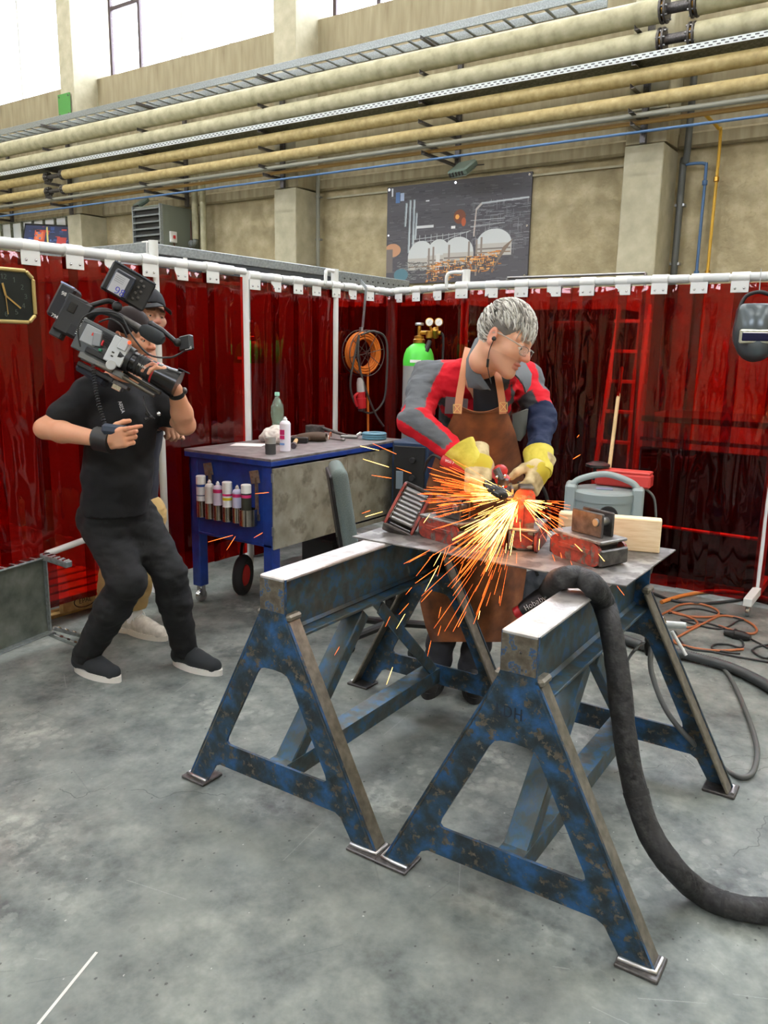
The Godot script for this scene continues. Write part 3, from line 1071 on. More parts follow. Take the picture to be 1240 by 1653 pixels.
	quad_uv(st, Vector3(a.x, a.y, 0.003), Vector3(d.x, a.y, 0.003), Vector3(d.x, d.y - 0.02, 0.003), Vector3(a.x, d.y - 0.02, 0.003))
	obj("print", st, m, p)
	for e in [Vector2(a.x + 0.04, a.y - 0.04), Vector2(d.x - 0.04, a.y - 0.04), Vector2(d.x - 0.04, (a.y + d.y) / 2), Vector2(d.x - 0.04, d.y + 0.04), Vector2((a.x + d.x) / 2, a.y - 0.04), Vector2(a.x + 0.04, (a.y + d.y) / 2)]:
		var s := sk()
		cyl(s, Vector3(e.x, e.y, 0.0), Vector3(e.x, e.y, 0.012), 0.018, 8)
		obj("screw", s, M.chrome, p)

func small_picture() -> void:
	var im := Image.create(128, 64, false, Image.FORMAT_RGB8)
	im.fill(c8(30, 44, 84))
	var rng := RandomNumberGenerator.new()
	rng.seed = 9
	im.fill_rect(Rect2i(28, 10, 30, 54), c8(206, 84, 52))
	im.fill_rect(Rect2i(32, 14, 20, 20), c8(226, 120, 74))
	for i in 60: im.fill_rect(Rect2i(rng.randi_range(0, 128), rng.randi_range(0, 64), rng.randi_range(3, 14), rng.randi_range(1, 5)), [c8(52, 78, 140), c8(24, 32, 60), c8(90, 120, 180), c8(196, 60, 48)][rng.randi_range(0, 3)])
	draw_line(im, Vector2(60, 4), Vector2(74, 62), 4, c8(214, 200, 110))
	im.fill_rect(Rect2i(92, 26, 26, 30), c8(188, 54, 44))
	var m := mat(Color.WHITE, 0.35)
	m.albedo_texture = ImageTexture.create_from_image(im)
	m.texture_repeat = false
	var p := thing("framed_picture", "small framed blue and orange picture tilted above the welding screen", "picture", pz(76, 384, -10.9), 0.0)
	p.rotation = Vector3(-0.25, 0.35, -0.06)
	obj("frame", bx(Vector3(-0.62, -0.36, -0.04), Vector3(0.62, 0.3, 0.0), 0.006), M.black_gloss, p)
	var s := sk()
	quad_uv(s, Vector3(-0.58, 0.26, 0.003), Vector3(0.58, 0.26, 0.003), Vector3(0.58, -0.32, 0.003), Vector3(-0.58, -0.32, 0.003))
	obj("print", s, m, p)
	# thin cable tray and pipe on the wall behind it
	p = thing("cable_tray", "white cable tray with rungs on the wall beyond the welding screen", "cable tray", Vector3(0, 4.22, -11.2))
	obj("side_rail", bx(Vector3(-21.5, 0.0, 0.0), Vector3(-15.8, 0.02, 0.02), 0.0), M.galv_dark, p)
	obj("tray_back", bx(Vector3(-21.5, -0.34, -0.06), Vector3(-15.8, 0.0, -0.04), 0.0), M.white_paint, p)
	for i in 8: obj("rung", bx(Vector3(-18.6 + i * 0.42, -0.34, -0.04), Vector3(-18.58 + i * 0.42, 0.02, 0.02), 0.0), M.galv_dark, p)
func strip_mesh(w: float, h: float, sd: int, flat := 0.0) -> ArrayMesh: # hangs from y 0 down to -h, width along x, bellies along z
	var n := FastNoiseLite.new()
	n.seed = sd
	n.frequency = 1.6
	n.fractal_octaves = 2
	var nu := 10
	var nv := 30
	var st := sk()
	var P := []
	var N := []
	var f := func(u: float, v: float) -> float:
		var edge := sin(PI * u)
		var y := v * h
		var z := 0.010 * edge * n.get_noise_2d(u * 1.6 + sd, y * 0.8)
		z += 0.02 * edge * exp(-y * 7.0) * sin(PI * clampf(y * 5.0, 0.0, 1.0)) # droop between the two clamps
		z += 0.0035 * sin(u * 9.0 + sd) * edge * exp(-y * 1.2)
		return z
	for j in nv + 1:
		var v := pow(float(j) / nv, 1.5)
		for i in nu + 1:
			var u := float(i) / nu
			var z: float = f.call(u, v)
			var gx: float = (f.call(minf(u + 0.01, 1), v) - f.call(maxf(u - 0.01, 0), v)) / (0.02 * w)
			var gy: float = (f.call(u, minf(v + 0.004, 1)) - f.call(u, maxf(v - 0.004, 0))) / (0.008 * h)
			P.append(Vector3((u - 0.5) * w, -v * h, z))
			N.append(Vector3(-gx, gy, 1).normalized())
	var T := Vector3(0, 0, 0.003)
	for j in nv:
		for i in nu:
			var a := j * (nu + 1) + i
			var q := [a, a + 1, a + nu + 2, a, a + nu + 2, a + nu + 1]
			for k in q:
				st.set_normal(N[k]); st.add_vertex(P[k] + T)
			q.reverse()
			for k in q:
				st.set_normal(-N[k]); st.add_vertex(P[k])
	for j in nv: # edges
		for e in [[0, -1.0], [nu, 1.0]]:
			var a: int = j * (nu + 1) + e[0]
			var b: int = a + nu + 1
			faced(st, [P[a], P[a] + T, P[b] + T, P[b]], Vector3(e[1], 0, 0))
	for i in nu:
		for e in [[0, 1.0], [nv * (nu + 1), -1.0]]:
			var a: int = e[0] + i
			faced(st, [P[a], P[a + 1], P[a + 1] + T, P[a] + T], Vector3(0, e[1], 0))
	return st.commit()

func hang_strips(a: Vector3, b: Vector3, pitch: float, bottom: float, label: String, group: String, first := 0.0) -> void:
	# the rail runs from a to b; front of the strip looks to the camera's side
	var run := b - a
	var n := int(run.length() / pitch)
	var dir := run.normalized()
	var turn := atan2(-dir.z, dir.x)
	var rise := a.y
	for i in n:
		var c := a + dir * (pitch * (i + 0.5) + first)
		var t := thing("curtain_strip", label, "curtain strip", c + dir.cross(Vector3.UP) * (0.006 if i % 2 == 0 else -0.006), turn, group)
		var o := obj("sheet", strip_mesh(pitch + 0.062, rise - bottom - 0.035, i * 7 + int(absf(a.x) * 31)), M.curtain, t)
		o.position = Vector3(0, -0.035, 0)
		# hook and plate that clamp this strip to its neighbour
		var x := -pitch / 2
		var s := sk()
		tube(s, [Vector3(x - 0.052, 0, 0), Vector3(x + 0.052, 0, 0)], 0.031, 14)
		box(s, Vector3(x, -0.055, 0.018), Vector3(0.104, 0.075, 0.004), Basis(), 0.001)
		box(s, Vector3(x, -0.055, -0.018), Vector3(0.104, 0.075, 0.004), Basis(), 0.001)
		var cl := obj("clamp_plate", s, M.white_paint, t)
		for sx in [-0.026, 0.026]:
			var rv := sk()
			ball(rv, Vector3(x + sx, -0.068, 0.021), Vector3(0.008, 0.008, 0.005), Basis(), 8)
			obj("rivet", rv, M.chrome, cl)

func rail(t: Node3D, a: Vector3, b: Vector3) -> void:
	var s := sk()
	tube(s, [a, b], 0.021, 14)
	obj("rail", s, M.white_paint, t)
	var n := int(a.distance_to(b) / 0.24)
	for i in n:
		var d := (b - a).normalized()
		var c := a + d * (0.24 * (i + 0.5))
		s = sk()
		tube(s, [c - d * 0.075, c + d * 0.075], 0.027, 14)
		obj("spacer_sleeve", s, M.grey_sleeve, t)

func post(t: Node3D, p: Vector3, top := 2.12, handle := 0) -> void:
	var s := sk()
	tube(s, [Vector3(p.x, 0.06, p.z), Vector3(p.x, top, p.z)], 0.031, 4)
	tube(s, [Vector3(p.x, top - 0.12, p.z), Vector3(p.x, top, p.z)], 0.027, 14)
	obj("post", s, M.white_paint, t)
	if handle:
		s = sk()
		tube(s, smooth_path([Vector3(p.x, top - 0.02, p.z), Vector3(p.x - 0.12 if handle == 2 else p.x + 0.02, top - 0.02, p.z + (0.02 if handle == 2 else 0.12)), Vector3(p.x - 0.15 if handle == 2 else p.x + 0.03, top - 0.05, p.z + (0.03 if handle == 2 else 0.15)), Vector3(p.x - 0.15 if handle == 2 else p.x + 0.03, top - 0.12, p.z + (0.03 if handle == 2 else 0.15))], 16), 0.013, 10)
		obj("handle", s, M.white_paint, t)

func foot(t: Node3D, p: Vector3, d: Vector3) -> void: # beam on the floor with castors
	var s := sk()
	bar(s, p - d * 0.32 + Vector3(0, 0.1, 0), p + d * 0.32 + Vector3(0, 0.1, 0), 0.05, 0.05, 0.003)
	obj("foot_beam", s, M.white_paint, t)
	for e in [-0.27, 0.27]:
		var c: Vector3 = p + d * e
		s = sk()
		cyl(s, c + Vector3(-0.012, 0.034, 0.0), c + Vector3(0.012, 0.034, 0.0), 0.034, 16, 0.004)
		var ca := obj("castor_wheel", s, M.chrome, t)
		s = sk()
		bar(s, c + Vector3(0.0, 0.075, 0), c + Vector3(0, 0.05, 0), 0.04, 0.02)
		obj("fork", s, M.steel, ca)

func screens() -> void:
	var Y := 2.05
	var A := [Vector3(-3.76, Y, -1.2), Vector3(-3.76, Y, -3.9)]
	var B := [Vector3(-3.93, Y, -4.15), Vector3(-3.93, Y, -5.86)]
	var C := [Vector3(-4.05, Y, -5.88), Vector3(-3.06, Y, -5.5)]
	var D := [Vector3(-3.02, Y, -5.45), Vector3(-0.1, Y, -5.43)]
	var t := thing("welding_screen_frame", "white tube frame of the screen behind the cameraman", "screen frame", Vector3.ZERO)
	rail(t, A[0], A[1])
	post(t, Vector3(-3.76, 0, -3.17), 2.16)
	post(t, Vector3(-3.82, 0, -3.96), 2.05)
	post(t, Vector3(-3.76, 0, -1.22), 2.1)
	foot(t, Vector3(-4.0, 0, -3.17), Vector3(1, 0, 0))
	foot(t, Vector3(-3.76, 0, -1.22), Vector3(1, 0, 0))
	t = thing("welding_screen_frame", "white tube frame of the screen behind the blue workbench", "screen frame", Vector3.ZERO)
	rail(t, B[0], B[1])
	post(t, Vector3(-3.93, 0, -5.06), 2.17, 1)
	foot(t, Vector3(-3.93, 0, -5.06), Vector3(1, 0, 0))
	t = thing("welding_screen_frame", "white tube frame of the short slanting screen behind the gas cylinder", "screen frame", Vector3.ZERO)
	rail(t, C[0], C[1])
	post(t, Vector3(-3.02, 0, -5.49), 2.17, 2)
	foot(t, Vector3(-3.02, 0, -5.49), Vector3(0, 0, 1))
	t = thing("welding_screen_frame", "white tube frame of the screen behind the grey extractor", "screen frame", Vector3.ZERO)
	rail(t, D[0], D[1])
	post(t, Vector3(-0.79, 0, -5.46), 2.05)
	foot(t, Vector3(-0.79, 0, -5.46), Vector3(0, 0, 1))
	hang_strips(A[0], A[1], 0.24, 0.2, "red see-through welding strip hanging behind the cameraman", "red strips behind the cameraman", 0.0)
	hang_strips(B[0], B[1], 0.225, 0.1, "red see-through welding strip hanging behind the blue workbench", "red strips behind the workbench")
	hang_strips(C[0], C[1], 0.26, 0.05, "red see-through welding strip hanging behind the gas cylinder", "red strips behind the gas cylinder")
	hang_strips(D[0], D[1], 0.243, 0.03, "red see-through welding strip hanging behind the grinding man and extractor", "red strips behind the grinding man", 0.0)

# ---------------------------------------------------------------- trestles
func a_frame(t: Node3D, zf: float, dir: float) -> void: # plate face at local z = zf, flanges run along dir
	var th := 0.010
	var left := PackedVector2Array()
	var full := [Vector2(0.0, 0.1), Vector2(-0.262, 0.1), Vector2(-0.285, 0.088), Vector2(-0.333, 0.012), Vector2(-0.423, 0.012), Vector2(-0.062, 0.715), Vector2(-0.054, 0.735), Vector2(-0.054, 0.852), Vector2(0.0, 0.852), Vector2(0.0, 0.533), Vector2(-0.04, 0.53), Vector2(-0.06, 0.522), Vector2(-0.076, 0.5), Vector2(-0.221, 0.218), Vector2(-0.225, 0.202), Vector2(-0.216, 0.193), Vector2(-0.2, 0.192), Vector2(0.0, 0.192)]
	for v in full: left.append(v)
	var right := PackedVector2Array()
	for v in full: right.append(Vector2(-v.x, v.y))
	var st := sk()
	var z0 := zf if dir > 0 else zf - th
	prism(st, left, th, Transform3D(Basis(), Vector3(0, 0, z0)))
	prism(st, right, th, Transform3D(Basis(), Vector3(0, 0, z0)))
	var fr := obj("frame_plate", st, M.blue_worn, t)
	for s in [-1.0, 1.0]:
		# outer flange along the leg
		var a := Vector3(s * 0.418, 0.012, zf + dir * 0.034)
		var b := Vector3(s * 0.060, 0.712, zf + dir * 0.034)
		var n := Vector3(s * 0.89, 0.456, 0).normalized()
		var f := sk()
		box(f, (a + b) * 0.5 - n * 0.005, Vector3(0.011, a.distance_to(b), 0.068), Basis(n, (b - a).normalized(), n.cross((b - a).normalized())), 0.003)
		box(f, Vector3(s * 0.058, 0.722, zf + dir * 0.034), Vector3(0.03, 0.024, 0.068), Basis(), 0.008)
		obj("leg_flange", f, M.edge_steel, fr)
		var p := bx(Vector3(s * 0.44 if s < 0 else 0.325, 0.0, minf(zf - dir * 0.027, zf + dir * 0.075)), Vector3(-0.325 if s < 0 else 0.44, 0.012, maxf(zf - dir * 0.027, zf + dir * 0.075)), 0.003)
		obj("foot_plate", p, M.dark_steel, t)
		var w := sk()
		tube(w, [Vector3(s * 0.33, 0.014, zf - dir * 0.004), Vector3(s * 0.38, 0.016, zf - dir * 0.006), Vector3(s * 0.426, 0.014, zf - dir * 0.002), Vector3(s * 0.428, 0.014, zf + dir * 0.06)], 0.007, 8)
		obj("weld_seam", w, M.weld, t)

func make_trestle(label: String, at: Vector3, turn: float) -> Node3D:
	var L := 1.0946
	var t := thing("trestle", label, "trestle", at, turn)
	var st := bx(Vector3(-0.0025, 0.646, -L + 0.012), Vector3(0.0025, 0.845, -0.012), 0.0)
	bx(Vector3(-0.0035 - 0.0, 0.65, -L + 0.012), Vector3(0.0035, 0.84, -0.012), 0.0, st)
	bx(Vector3(-0.06, 0.634, -L + 0.012), Vector3(0.06, 0.646, -0.012), 0.002, st)
	# root fillets between web and flange
	for s in [-1.0, 1.0]:
		box(st, Vector3(s * 0.006, 0.651, -L / 2), Vector3(0.014, 0.014, L - 0.03), Basis(Vector3.BACK, PI / 4), 0.0)
	obj("beam", st, M.beam_side, t)
	obj("beam_top", bx(Vector3(-0.0535, 0.843, -L), Vector3(0.0535, 0.857, 0.002), 0.004), M.bright_steel, t)
	a_frame(t, 0.0, -1.0)
	a_frame(t, -L, 1.0)
	obj("end_plate", bx(Vector3(-0.052, 0.738, 0.0), Vector3(0.052, 0.846, 0.003), 0.001), M.worn_end, t)
	for e in [[Vector3(0, 0.17, -0.04), Vector3(0, 0.62, -0.47)], [Vector3(0, 0.62, -0.6), Vector3(0, 0.2, -1.045)]]:
		st = sk()
		bar(st, e[0], e[1], 0.075, 0.008, 0.002, Vector3(0, 0, 1))
		var d: Vector3 = (e[1] - e[0]).normalized()
		var n := Vector3.RIGHT.cross(d).normalized()
		bar(st, e[0] + Vector3(0.035, 0, 0) - n * 0.025, e[1] + Vector3(0.035, 0, 0) - n * 0.025, 0.008, 0.05, 0.002, n)
		obj("brace", st, M.beam_side, t)
	st = sk()
	bx(Vector3(-0.04, 0.178, -L + 0.02), Vector3(0.04, 0.186, -0.012), 0.001, st)
	bx(Vector3(0.032, 0.116, -L + 0.02), Vector3(0.04, 0.18, -0.012), 0.001, st)
	obj("stretcher", st, M.beam_side, t)
	return t

func trestles() -> void:
	var a := make_trestle("blue steel trestle with the office chair behind it, under the plate's left end", Vector3(-1.7139, 0, -1.8806), 0.0104)
	a.set_meta("label", "blue steel trestle beside the cameraman, plate end with tilted roller lying on it")
	var b := make_trestle("blue steel trestle with the black hose draped over its beam", Vector3(-0.8368, 0, -1.8926), 0.02)
	# number punched into the apex plate
	var dark := mat(c8(20, 34, 52), 0.6)
	lettering(b, "stamped_letters", "LDH", 0.045, Transform3D(Basis(), Vector3(-0.02, 0.62, 0.0015)), dark)
	var s := sk()
	for e in [Vector3(0.005, 0.8, 0.002), Vector3(0.012, 0.752, 0.002), Vector3(-0.012, 0.752, 0.002)]: ball(s, e, Vector3(0.005, 0.005, 0.003), Basis(), 8)
	obj("bolt_head", s, M.dark_steel, b)
	# the plate that lies across both
	var p := thing("steel_plate", "thin grey steel plate laid across both trestles", "plate", Vector3(-1.285, 0.857, -2.77))
	obj("sheet", bx(Vector3(-0.545, 0, -0.295), Vector3(0.545, 0.006, 0.295), 0.001), M.plate_steel, p)
func spray_can(label: String, at: Vector3, body: Color, cap: Color, tall: float, capped: bool, bands: Array, group: String) -> Node3D:
	var t := thing("spray_can", label, "spray can", at, 0.3, group)
	var r := 0.0285
	var s := sk()
	lathe(s, sharp([Vector2(0, 0), Vector2(r - 0.002, 0), Vector2(r, 0.003), Vector2(r, tall), Vector2(r * 0.8, tall + 0.012), Vector2(r * 0.45, tall + 0.018), Vector2(0, tall + 0.018)]), Transform3D(), 24)
	obj("can", s, mat(body, 0.3), t)
	for b in bands:
		s = sk()
		lathe(s, [Vector2(r + 0.0006, tall * b[0]), Vector2(r + 0.0006, tall * b[1])], Transform3D(), 24)
		obj("label_band", s, mat(b[2], 0.4), t)
	s = sk()
	if capped: lathe(s, sharp([Vector2(r + 0.001, tall - 0.004), Vector2(r + 0.001, tall + 0.042), Vector2(r - 0.003, tall + 0.046), Vector2(0, tall + 0.046)]), Transform3D(), 24)
	else: lathe(s, sharp([Vector2(0.011, tall + 0.016), Vector2(0.011, tall + 0.03), Vector2(0.006, tall + 0.034), Vector2(0.006, tall + 0.04), Vector2(0, tall + 0.04)]), Transform3D(), 16)
	obj("cap" if capped else "nozzle", s, mat(cap, 0.45), t)
	return t

func bench_area() -> void:
	var blue := layered(noise_tex(71, 0.012, [[0.0, c8(16, 40, 104)], [0.5, c8(20, 52, 132)], [1.0, c8(30, 66, 150)]], 512, 5), null, null, 1.2, 0.42)
	var sheet := layered(noise_tex(72, 0.01, [[0.0, c8(128, 124, 108)], [0.5, c8(150, 146, 130)], [1.0, c8(168, 164, 150)]], 512, 6), noise_tex(73, 0.04, [[0.0, c8(96, 90, 76)], [1.0, c8(136, 130, 114)]], 512, 5), noise_tex(74, 0.01, [[0.0, Color.BLACK], [0.55, Color.BLACK], [0.75, Color(0.7, 0.7, 0.7)], [1.0, Color.WHITE]], 512, 6), 1.1, 0.5, 0.3)
	var top := layered(noise_tex(75, 0.012, [[0.0, c8(104, 98, 98)], [0.5, c8(126, 120, 120)], [1.0, c8(148, 143, 142)]], 512, 6), null, null, 1.4, 0.5, 0.35)
	var x0 := -3.70
	var x1 := -3.03
	var z0 := -3.33
	var z1 := -4.63
	var t := thing("workbench", "blue steel workbench with grey top and sheet metal doors", "workbench")
	obj("bench_top", bx(Vector3(x0 - 0.02, 0.955, z1 - 0.02), Vector3(x1 + 0.015, 0.97, z0 + 0.02), 0.002), top, t)
	obj("edge_trim", bx(Vector3(x0 - 0.02, 0.925, z1 - 0.02), Vector3(x1 + 0.015, 0.955, z0 + 0.02), 0.003), blue, t)
	obj("end_panel", bx(Vector3(x0 + 0.06, 0.45, z0 - 0.02), Vector3(x1 - 0.002, 0.925, z0 - 0.005), 0.002), blue, t)
	obj("back_panel", bx(Vector3(x0, 0.45, z1), Vector3(x0 + 0.015, 0.925, z0), 0.002), blue, t)
	obj("far_panel", bx(Vector3(x0, 0.45, z1), Vector3(x1, 0.925, z1 + 0.015), 0.002), blue, t)
	obj("floor_panel", bx(Vector3(x0, 0.45, z1), Vector3(x1, 0.465, z0), 0.002), blue, t)
	for e in [[x0, z0], [x1 - 0.07, z0], [x0, z1 + 0.07], [x1 - 0.07, z1 + 0.07]]:
		var lg := obj("leg", bx(Vector3(e[0], 0.11, e[1] - 0.07), Vector3(e[0] + 0.068, 0.93, e[1]), 0.004), blue, t)
		var s := sk()
		var c := Vector3(e[0] + 0.034, 0.04, e[1] - 0.035)
		cyl(s, c + Vector3(-0.014, 0, 0), c + Vector3(0.014, 0, 0), 0.04, 16, 0.004)
		obj("castor", s, M.chrome, lg)
		s = sk()
		bar(s, c + Vector3(0.022, 0, 0), c + Vector3(0.022, 0.075, 0), 0.005, 0.03)
		bar(s, c + Vector3(-0.022, 0, 0), c + Vector3(-0.022, 0.075, 0), 0.005, 0.03)
		obj("castor_fork", s, M.steel, lg)
	var d1 := obj("door", bx(Vector3(x1 - 0.004, 0.44, -4.03), Vector3(x1 + 0.008, 0.912, z0 - 0.005), 0.003), sheet, t)
	obj("door", bx(Vector3(x1 - 0.012, 0.42, z1 + 0.03), Vector3(x1, 0.915, -4.04), 0.003), sheet, t)
	for y in [0.55, 0.86]:
		var h := sk()
		cyl(h, Vector3(x1 + 0.004, y - 0.025, z0 - 0.002), Vector3(x1 + 0.004, y + 0.025, z0 - 0.002), 0.007, 8)
		obj("hinge", h, M.steel, d1)
	var hd := sk()
	tube(hd, [Vector3(x1, 0.58, -3.96), Vector3(x1 + 0.045, 0.585, -3.96)], 0.006, 8)
	tube(hd, [Vector3(x1 + 0.045, 0.585, -3.99), Vector3(x1 + 0.045, 0.585, -3.92)], 0.007, 8)
	obj("handle", hd, M.chrome, d1)
	var rust := layered(noise_tex(76, 0.03, [[0.0, c8(86, 66, 52)], [0.5, c8(120, 92, 74)], [1.0, c8(96, 110, 112)]], 256, 4), null, null, 4.0, 0.7)
	for e in [[pz(337, 757, z0), 0.035, 0.02], [pz(412, 770, z0), 0.032, 0.02]]:
		var s := sk()
		box(s, e[0] + Vector3(0, 0, 0.004), Vector3(0.07, 0.075, 0.008), Basis(Vector3.BACK, 0.2), 0.003)
		bar(s, e[0] + Vector3(0.015, 0, 0.006), e[0] + Vector3(0.018, -0.22, 0.006), 0.03, 0.006)
		obj("strap_bracket", s, rust, t)
	# can holder: a row of tubes
	var hold := thing("can_holder", "row of polished steel tubes on the bench end holding spray cans", "holder")
	var xs := [325.0, 338.6, 352.0, 367.0, 383.0, 404.0]
	var tops := [808.0, 812.0, 815.0, 818.0, 819.0, 821.0]
	var bots := [834.0, 837.0, 839.0, 841.5, 843.5, 847.0]
	var brushed := mat(c8(176, 166, 158), 0.22, 1.0)
	var spots := []
	for i in 6:
		var zz := z0 + 0.04
		var a := pz(xs[i], tops[i], zz)
		var b := pz(xs[i], bots[i], zz)
		var r := 0.031 if i < 5 else 0.052
		var s := sk()
		var c := Vector3(b.x, b.y, z0 + r + 0.004)
		lathe(s, sharp([Vector2(0, 0), Vector2(r, 0), Vector2(r, a.y - b.y), Vector2(r - 0.002, a.y - b.y), Vector2(r - 0.002, 0.004), Vector2(0, 0.004)]), Transform3D(Basis(), c), 24)
		obj("tube", s, brushed, hold)
		spots.append(c + Vector3(0 if i < 5 else -0.012, 0.005, 0))
	obj("back_strip", bx(Vector3(spots[0].x - 0.03, spots[3].y + 0.02, z0 - 0.004), Vector3(spots[5].x + 0.05, spots[3].y + 0.06, z0 + 0.004), 0.001), M.steel, hold)
	var pink := c8(206, 44, 112)
	var g := "spray cans in the steel tubes"
	spray_can("tall white spray can with blue band, outermost in the tubes", spots[0], c8(226, 228, 232), c8(240, 240, 240), 0.2, true, [[0.9, 0.97, c8(30, 74, 160)], [0.62, 0.66, c8(120, 130, 150)]], g)
	spray_can("bare silver and white spray can without a cap, in a tube", spots[1], c8(214, 210, 206), c8(236, 236, 236), 0.19, false, [[0.0, 0.1, c8(140, 140, 140)]], g)
	spray_can("pale lilac spray can with pink band and white nozzle", spots[2], c8(206, 196, 216), c8(240, 240, 240), 0.185, false, [[0.86, 0.97, pink]], g)
	spray_can("white spray can with wide white cap, yellow and pink marks", spots[3], c8(236, 236, 236), c8(242, 242, 240), 0.185, true, [[0.8, 0.87, pink], [0.66, 0.75, c8(226, 206, 40)]], g)
	spray_can("short pale blue spray can with pink band and no cap", spots[4], c8(196, 196, 222), c8(210, 208, 200), 0.175, false, [[0.84, 0.95, pink]], g)
	spray_can("dark spray can with white cap and pink band in the widest tube", spots[5], c8(52, 54, 46), c8(242, 242, 240), 0.185, true, [[0.84, 0.93, pink]], g)
	# ---- on the bench
	var H := 0.97
	var p := ph(449, 703, H)
	t = thing("water_bottle", "clear green-tinted plastic bottle with pale green cap and yellow drink", "bottle", Vector3(-3.60, H, -4.02))
	var glass := StandardMaterial3D.new()
	glass.albedo_color = Color(0.74, 0.93, 0.84, 0.16)
	glass.roughness = 0.08
	glass.transparency = BaseMaterial3D.TRANSPARENCY_ALPHA
	var prof := [Vector2(0.0, 0.0), Vector2(0.038, 0.0), Vector2(0.043, 0.01), Vector2(0.043, 0.05), Vector2(0.036, 0.1), Vector2(0.034, 0.125), Vector2(0.043, 0.16), Vector2(0.044, 0.19), Vector2(0.041, 0.225), Vector2(0.028, 0.26), Vector2(0.015, 0.28), Vector2(0.0135, 0.3)]
	var s := sk()
	lathe(s, prof, Transform3D(), 24)
	obj("bottle_wall", s, glass, t)
	s = sk()
	lathe(s, sharp([Vector2(0, 0.004), Vector2(0.040, 0.006), Vector2(0.040, 0.05), Vector2(0, 0.05)]), Transform3D(), 20)
	obj("drink", s, mat(c8(222, 190, 52), 0.2), t)
	s = sk()
	cyl(s, Vector3(0, 0.294, 0), Vector3(0, 0.318, 0), 0.016, 16, 0.002)
	obj("cap", s, mat(c8(160, 214, 190), 0.4), t)
	t = spray_can("white spray can with magenta lettering standing on the bench top", Vector3(-3.194, H, -3.635), c8(232, 230, 240), c8(240, 240, 240), 0.165, false, [], "")
	t.scale = Vector3(1.15, 1.0, 1.15)
	for e in [[0.115, 0.03, pink], [0.085, 0.022, pink], [0.045, 0.012, c8(120, 160, 214)]]:
		s = sk()
		box(s, Vector3(-0.004, e[0], 0.0292), Vector3(0.026, e[1], 0.0012), Basis(), 0.0)
		obj("printed_block", s, mat(e[2], 0.4), t)
	t = thing("steel_mug", "steel mug with dark lower half on the bench edge", "mug", Vector3(-3.165, H, -3.473))
	s = sk()
	lathe(s, sharp([Vector2(0, 0), Vector2(0.03, 0), Vector2(0.031, 0.003), Vector2(0.031, 0.062)]), Transform3D(), 24)
	obj("sleeve", s, mat(c8(70, 70, 70), 0.5, 0.3), t)
	s = sk()
	lathe(s, sharp([Vector2(0.031, 0.062), Vector2(0.032, 0.096), Vector2(0.029, 0.096), Vector2(0.029, 0.02), Vector2(0, 0.02)]), Transform3D(), 24)
	obj("rim", s, mat(c8(186, 186, 182), 0.3, 0.5), t)
	s = sk()
	tube(s, smooth_path([Vector3(-0.03, 0.05, -0.006), Vector3(-0.045, 0.047, -0.008), Vector3(-0.045, 0.026, -0.008), Vector3(-0.03, 0.022, -0.006)], 12), 0.004, 8)
	obj("handle", s, M.black, t)
	t = thing("hammer", "hammer with pale wooden handle and black head on the bench", "hammer", Vector3(0, H, 0))
	var hh := Vector3(-3.40, 0.022, -3.98)
	var he := Vector3(-3.22, 0.018, -3.74)
	s = sk()
	bar(s, hh + Vector3(-0.09, 0.0, 0.04), hh + Vector3(0.07, 0.0, -0.03), 0.036, 0.036, 0.005)
	obj("head", s, M.black, t)
	s = sk()
	tube(s, [hh, hh.lerp(he, 0.4), hh.lerp(he, 0.75), he], [0.012, 0.013, 0.016, 0.017], 12)
	obj("handle", s, mat(c8(196, 160, 112), 0.6), t)
	s = sk()
	tube(s, [hh.lerp(he, 0.78), he + (he - hh).normalized() * 0.002], 0.0176, 12)
	obj("grip_band", s, mat(c8(60, 50, 60), 0.6), t)
	# white cloth bundle
	t = thing("white_rag", "crumpled white rag heaped behind the cans on the bench", "rag", Vector3(-3.52, H, -3.93))
	var f := Field.new(Vector3(-0.16, -0.01, -0.14), Vector3(0.16, 0.14, 0.14), 0.006)
	f.ell(Vector3(-0.02, 0.045, 0), Vector3(0.1, 0.06, 0.08), Basis(), 0.02)
	f.ell(Vector3(0.06, 0.03, 0.03), Vector3(0.07, 0.04, 0.05), Basis(), 0.02)
	f.ell(Vector3(-0.07, 0.03, -0.02), Vector3(0.05, 0.035, 0.06), Basis(), 0.02)
	var nz := FastNoiseLite.new()
	nz.seed = 3
	nz.frequency = 9.0
	f.wrinkle(func(q: Vector3) -> float: return nz.get_noise_3d(q.x, q.y, q.z) * 0.034)
	f.plane_cut(Vector3(0, 0.002, 0), Vector3.DOWN)
	s = sk()
	f.mesh(s)
	obj("cloth", s, mat(c8(214, 208, 200), 0.9), t)
	# leather glove
	t = thing("leather_glove", "dark brown leather work glove lying on the bench", "glove", Vector3(-3.42, H, -4.13), 0.5)
	f = Field.new(Vector3(-0.16, -0.01, -0.12), Vector3(0.2, 0.09, 0.12), 0.005)
	f.ell(Vector3(0.06, 0.03, 0), Vector3(0.09, 0.032, 0.06), Basis(), 0.01)
	f.ell(Vector3(-0.02, 0.025, 0), Vector3(0.07, 0.026, 0.055), Basis(), 0.02)
	for k in 4: f.cap(Vector3(-0.05, 0.02, -0.035 + k * 0.023), Vector3(-0.12, 0.014, -0.05 + k * 0.03), 0.013, 0.011, 0.006)
	f.cap(Vector3(0.0, 0.02, 0.05), Vector3(-0.05, 0.015, 0.085), 0.014, 0.012, 0.01)
	f.ell(Vector3(0.15, 0.032, 0), Vector3(0.06, 0.022, 0.046), Basis(), 0.006, true)
	f.plane_cut(Vector3(0, 0.001, 0), Vector3.DOWN)
	s = sk()
	f.mesh(s)
	obj("shell", s, mat(c8(76, 58, 44), 0.8), t)
	s = sk()
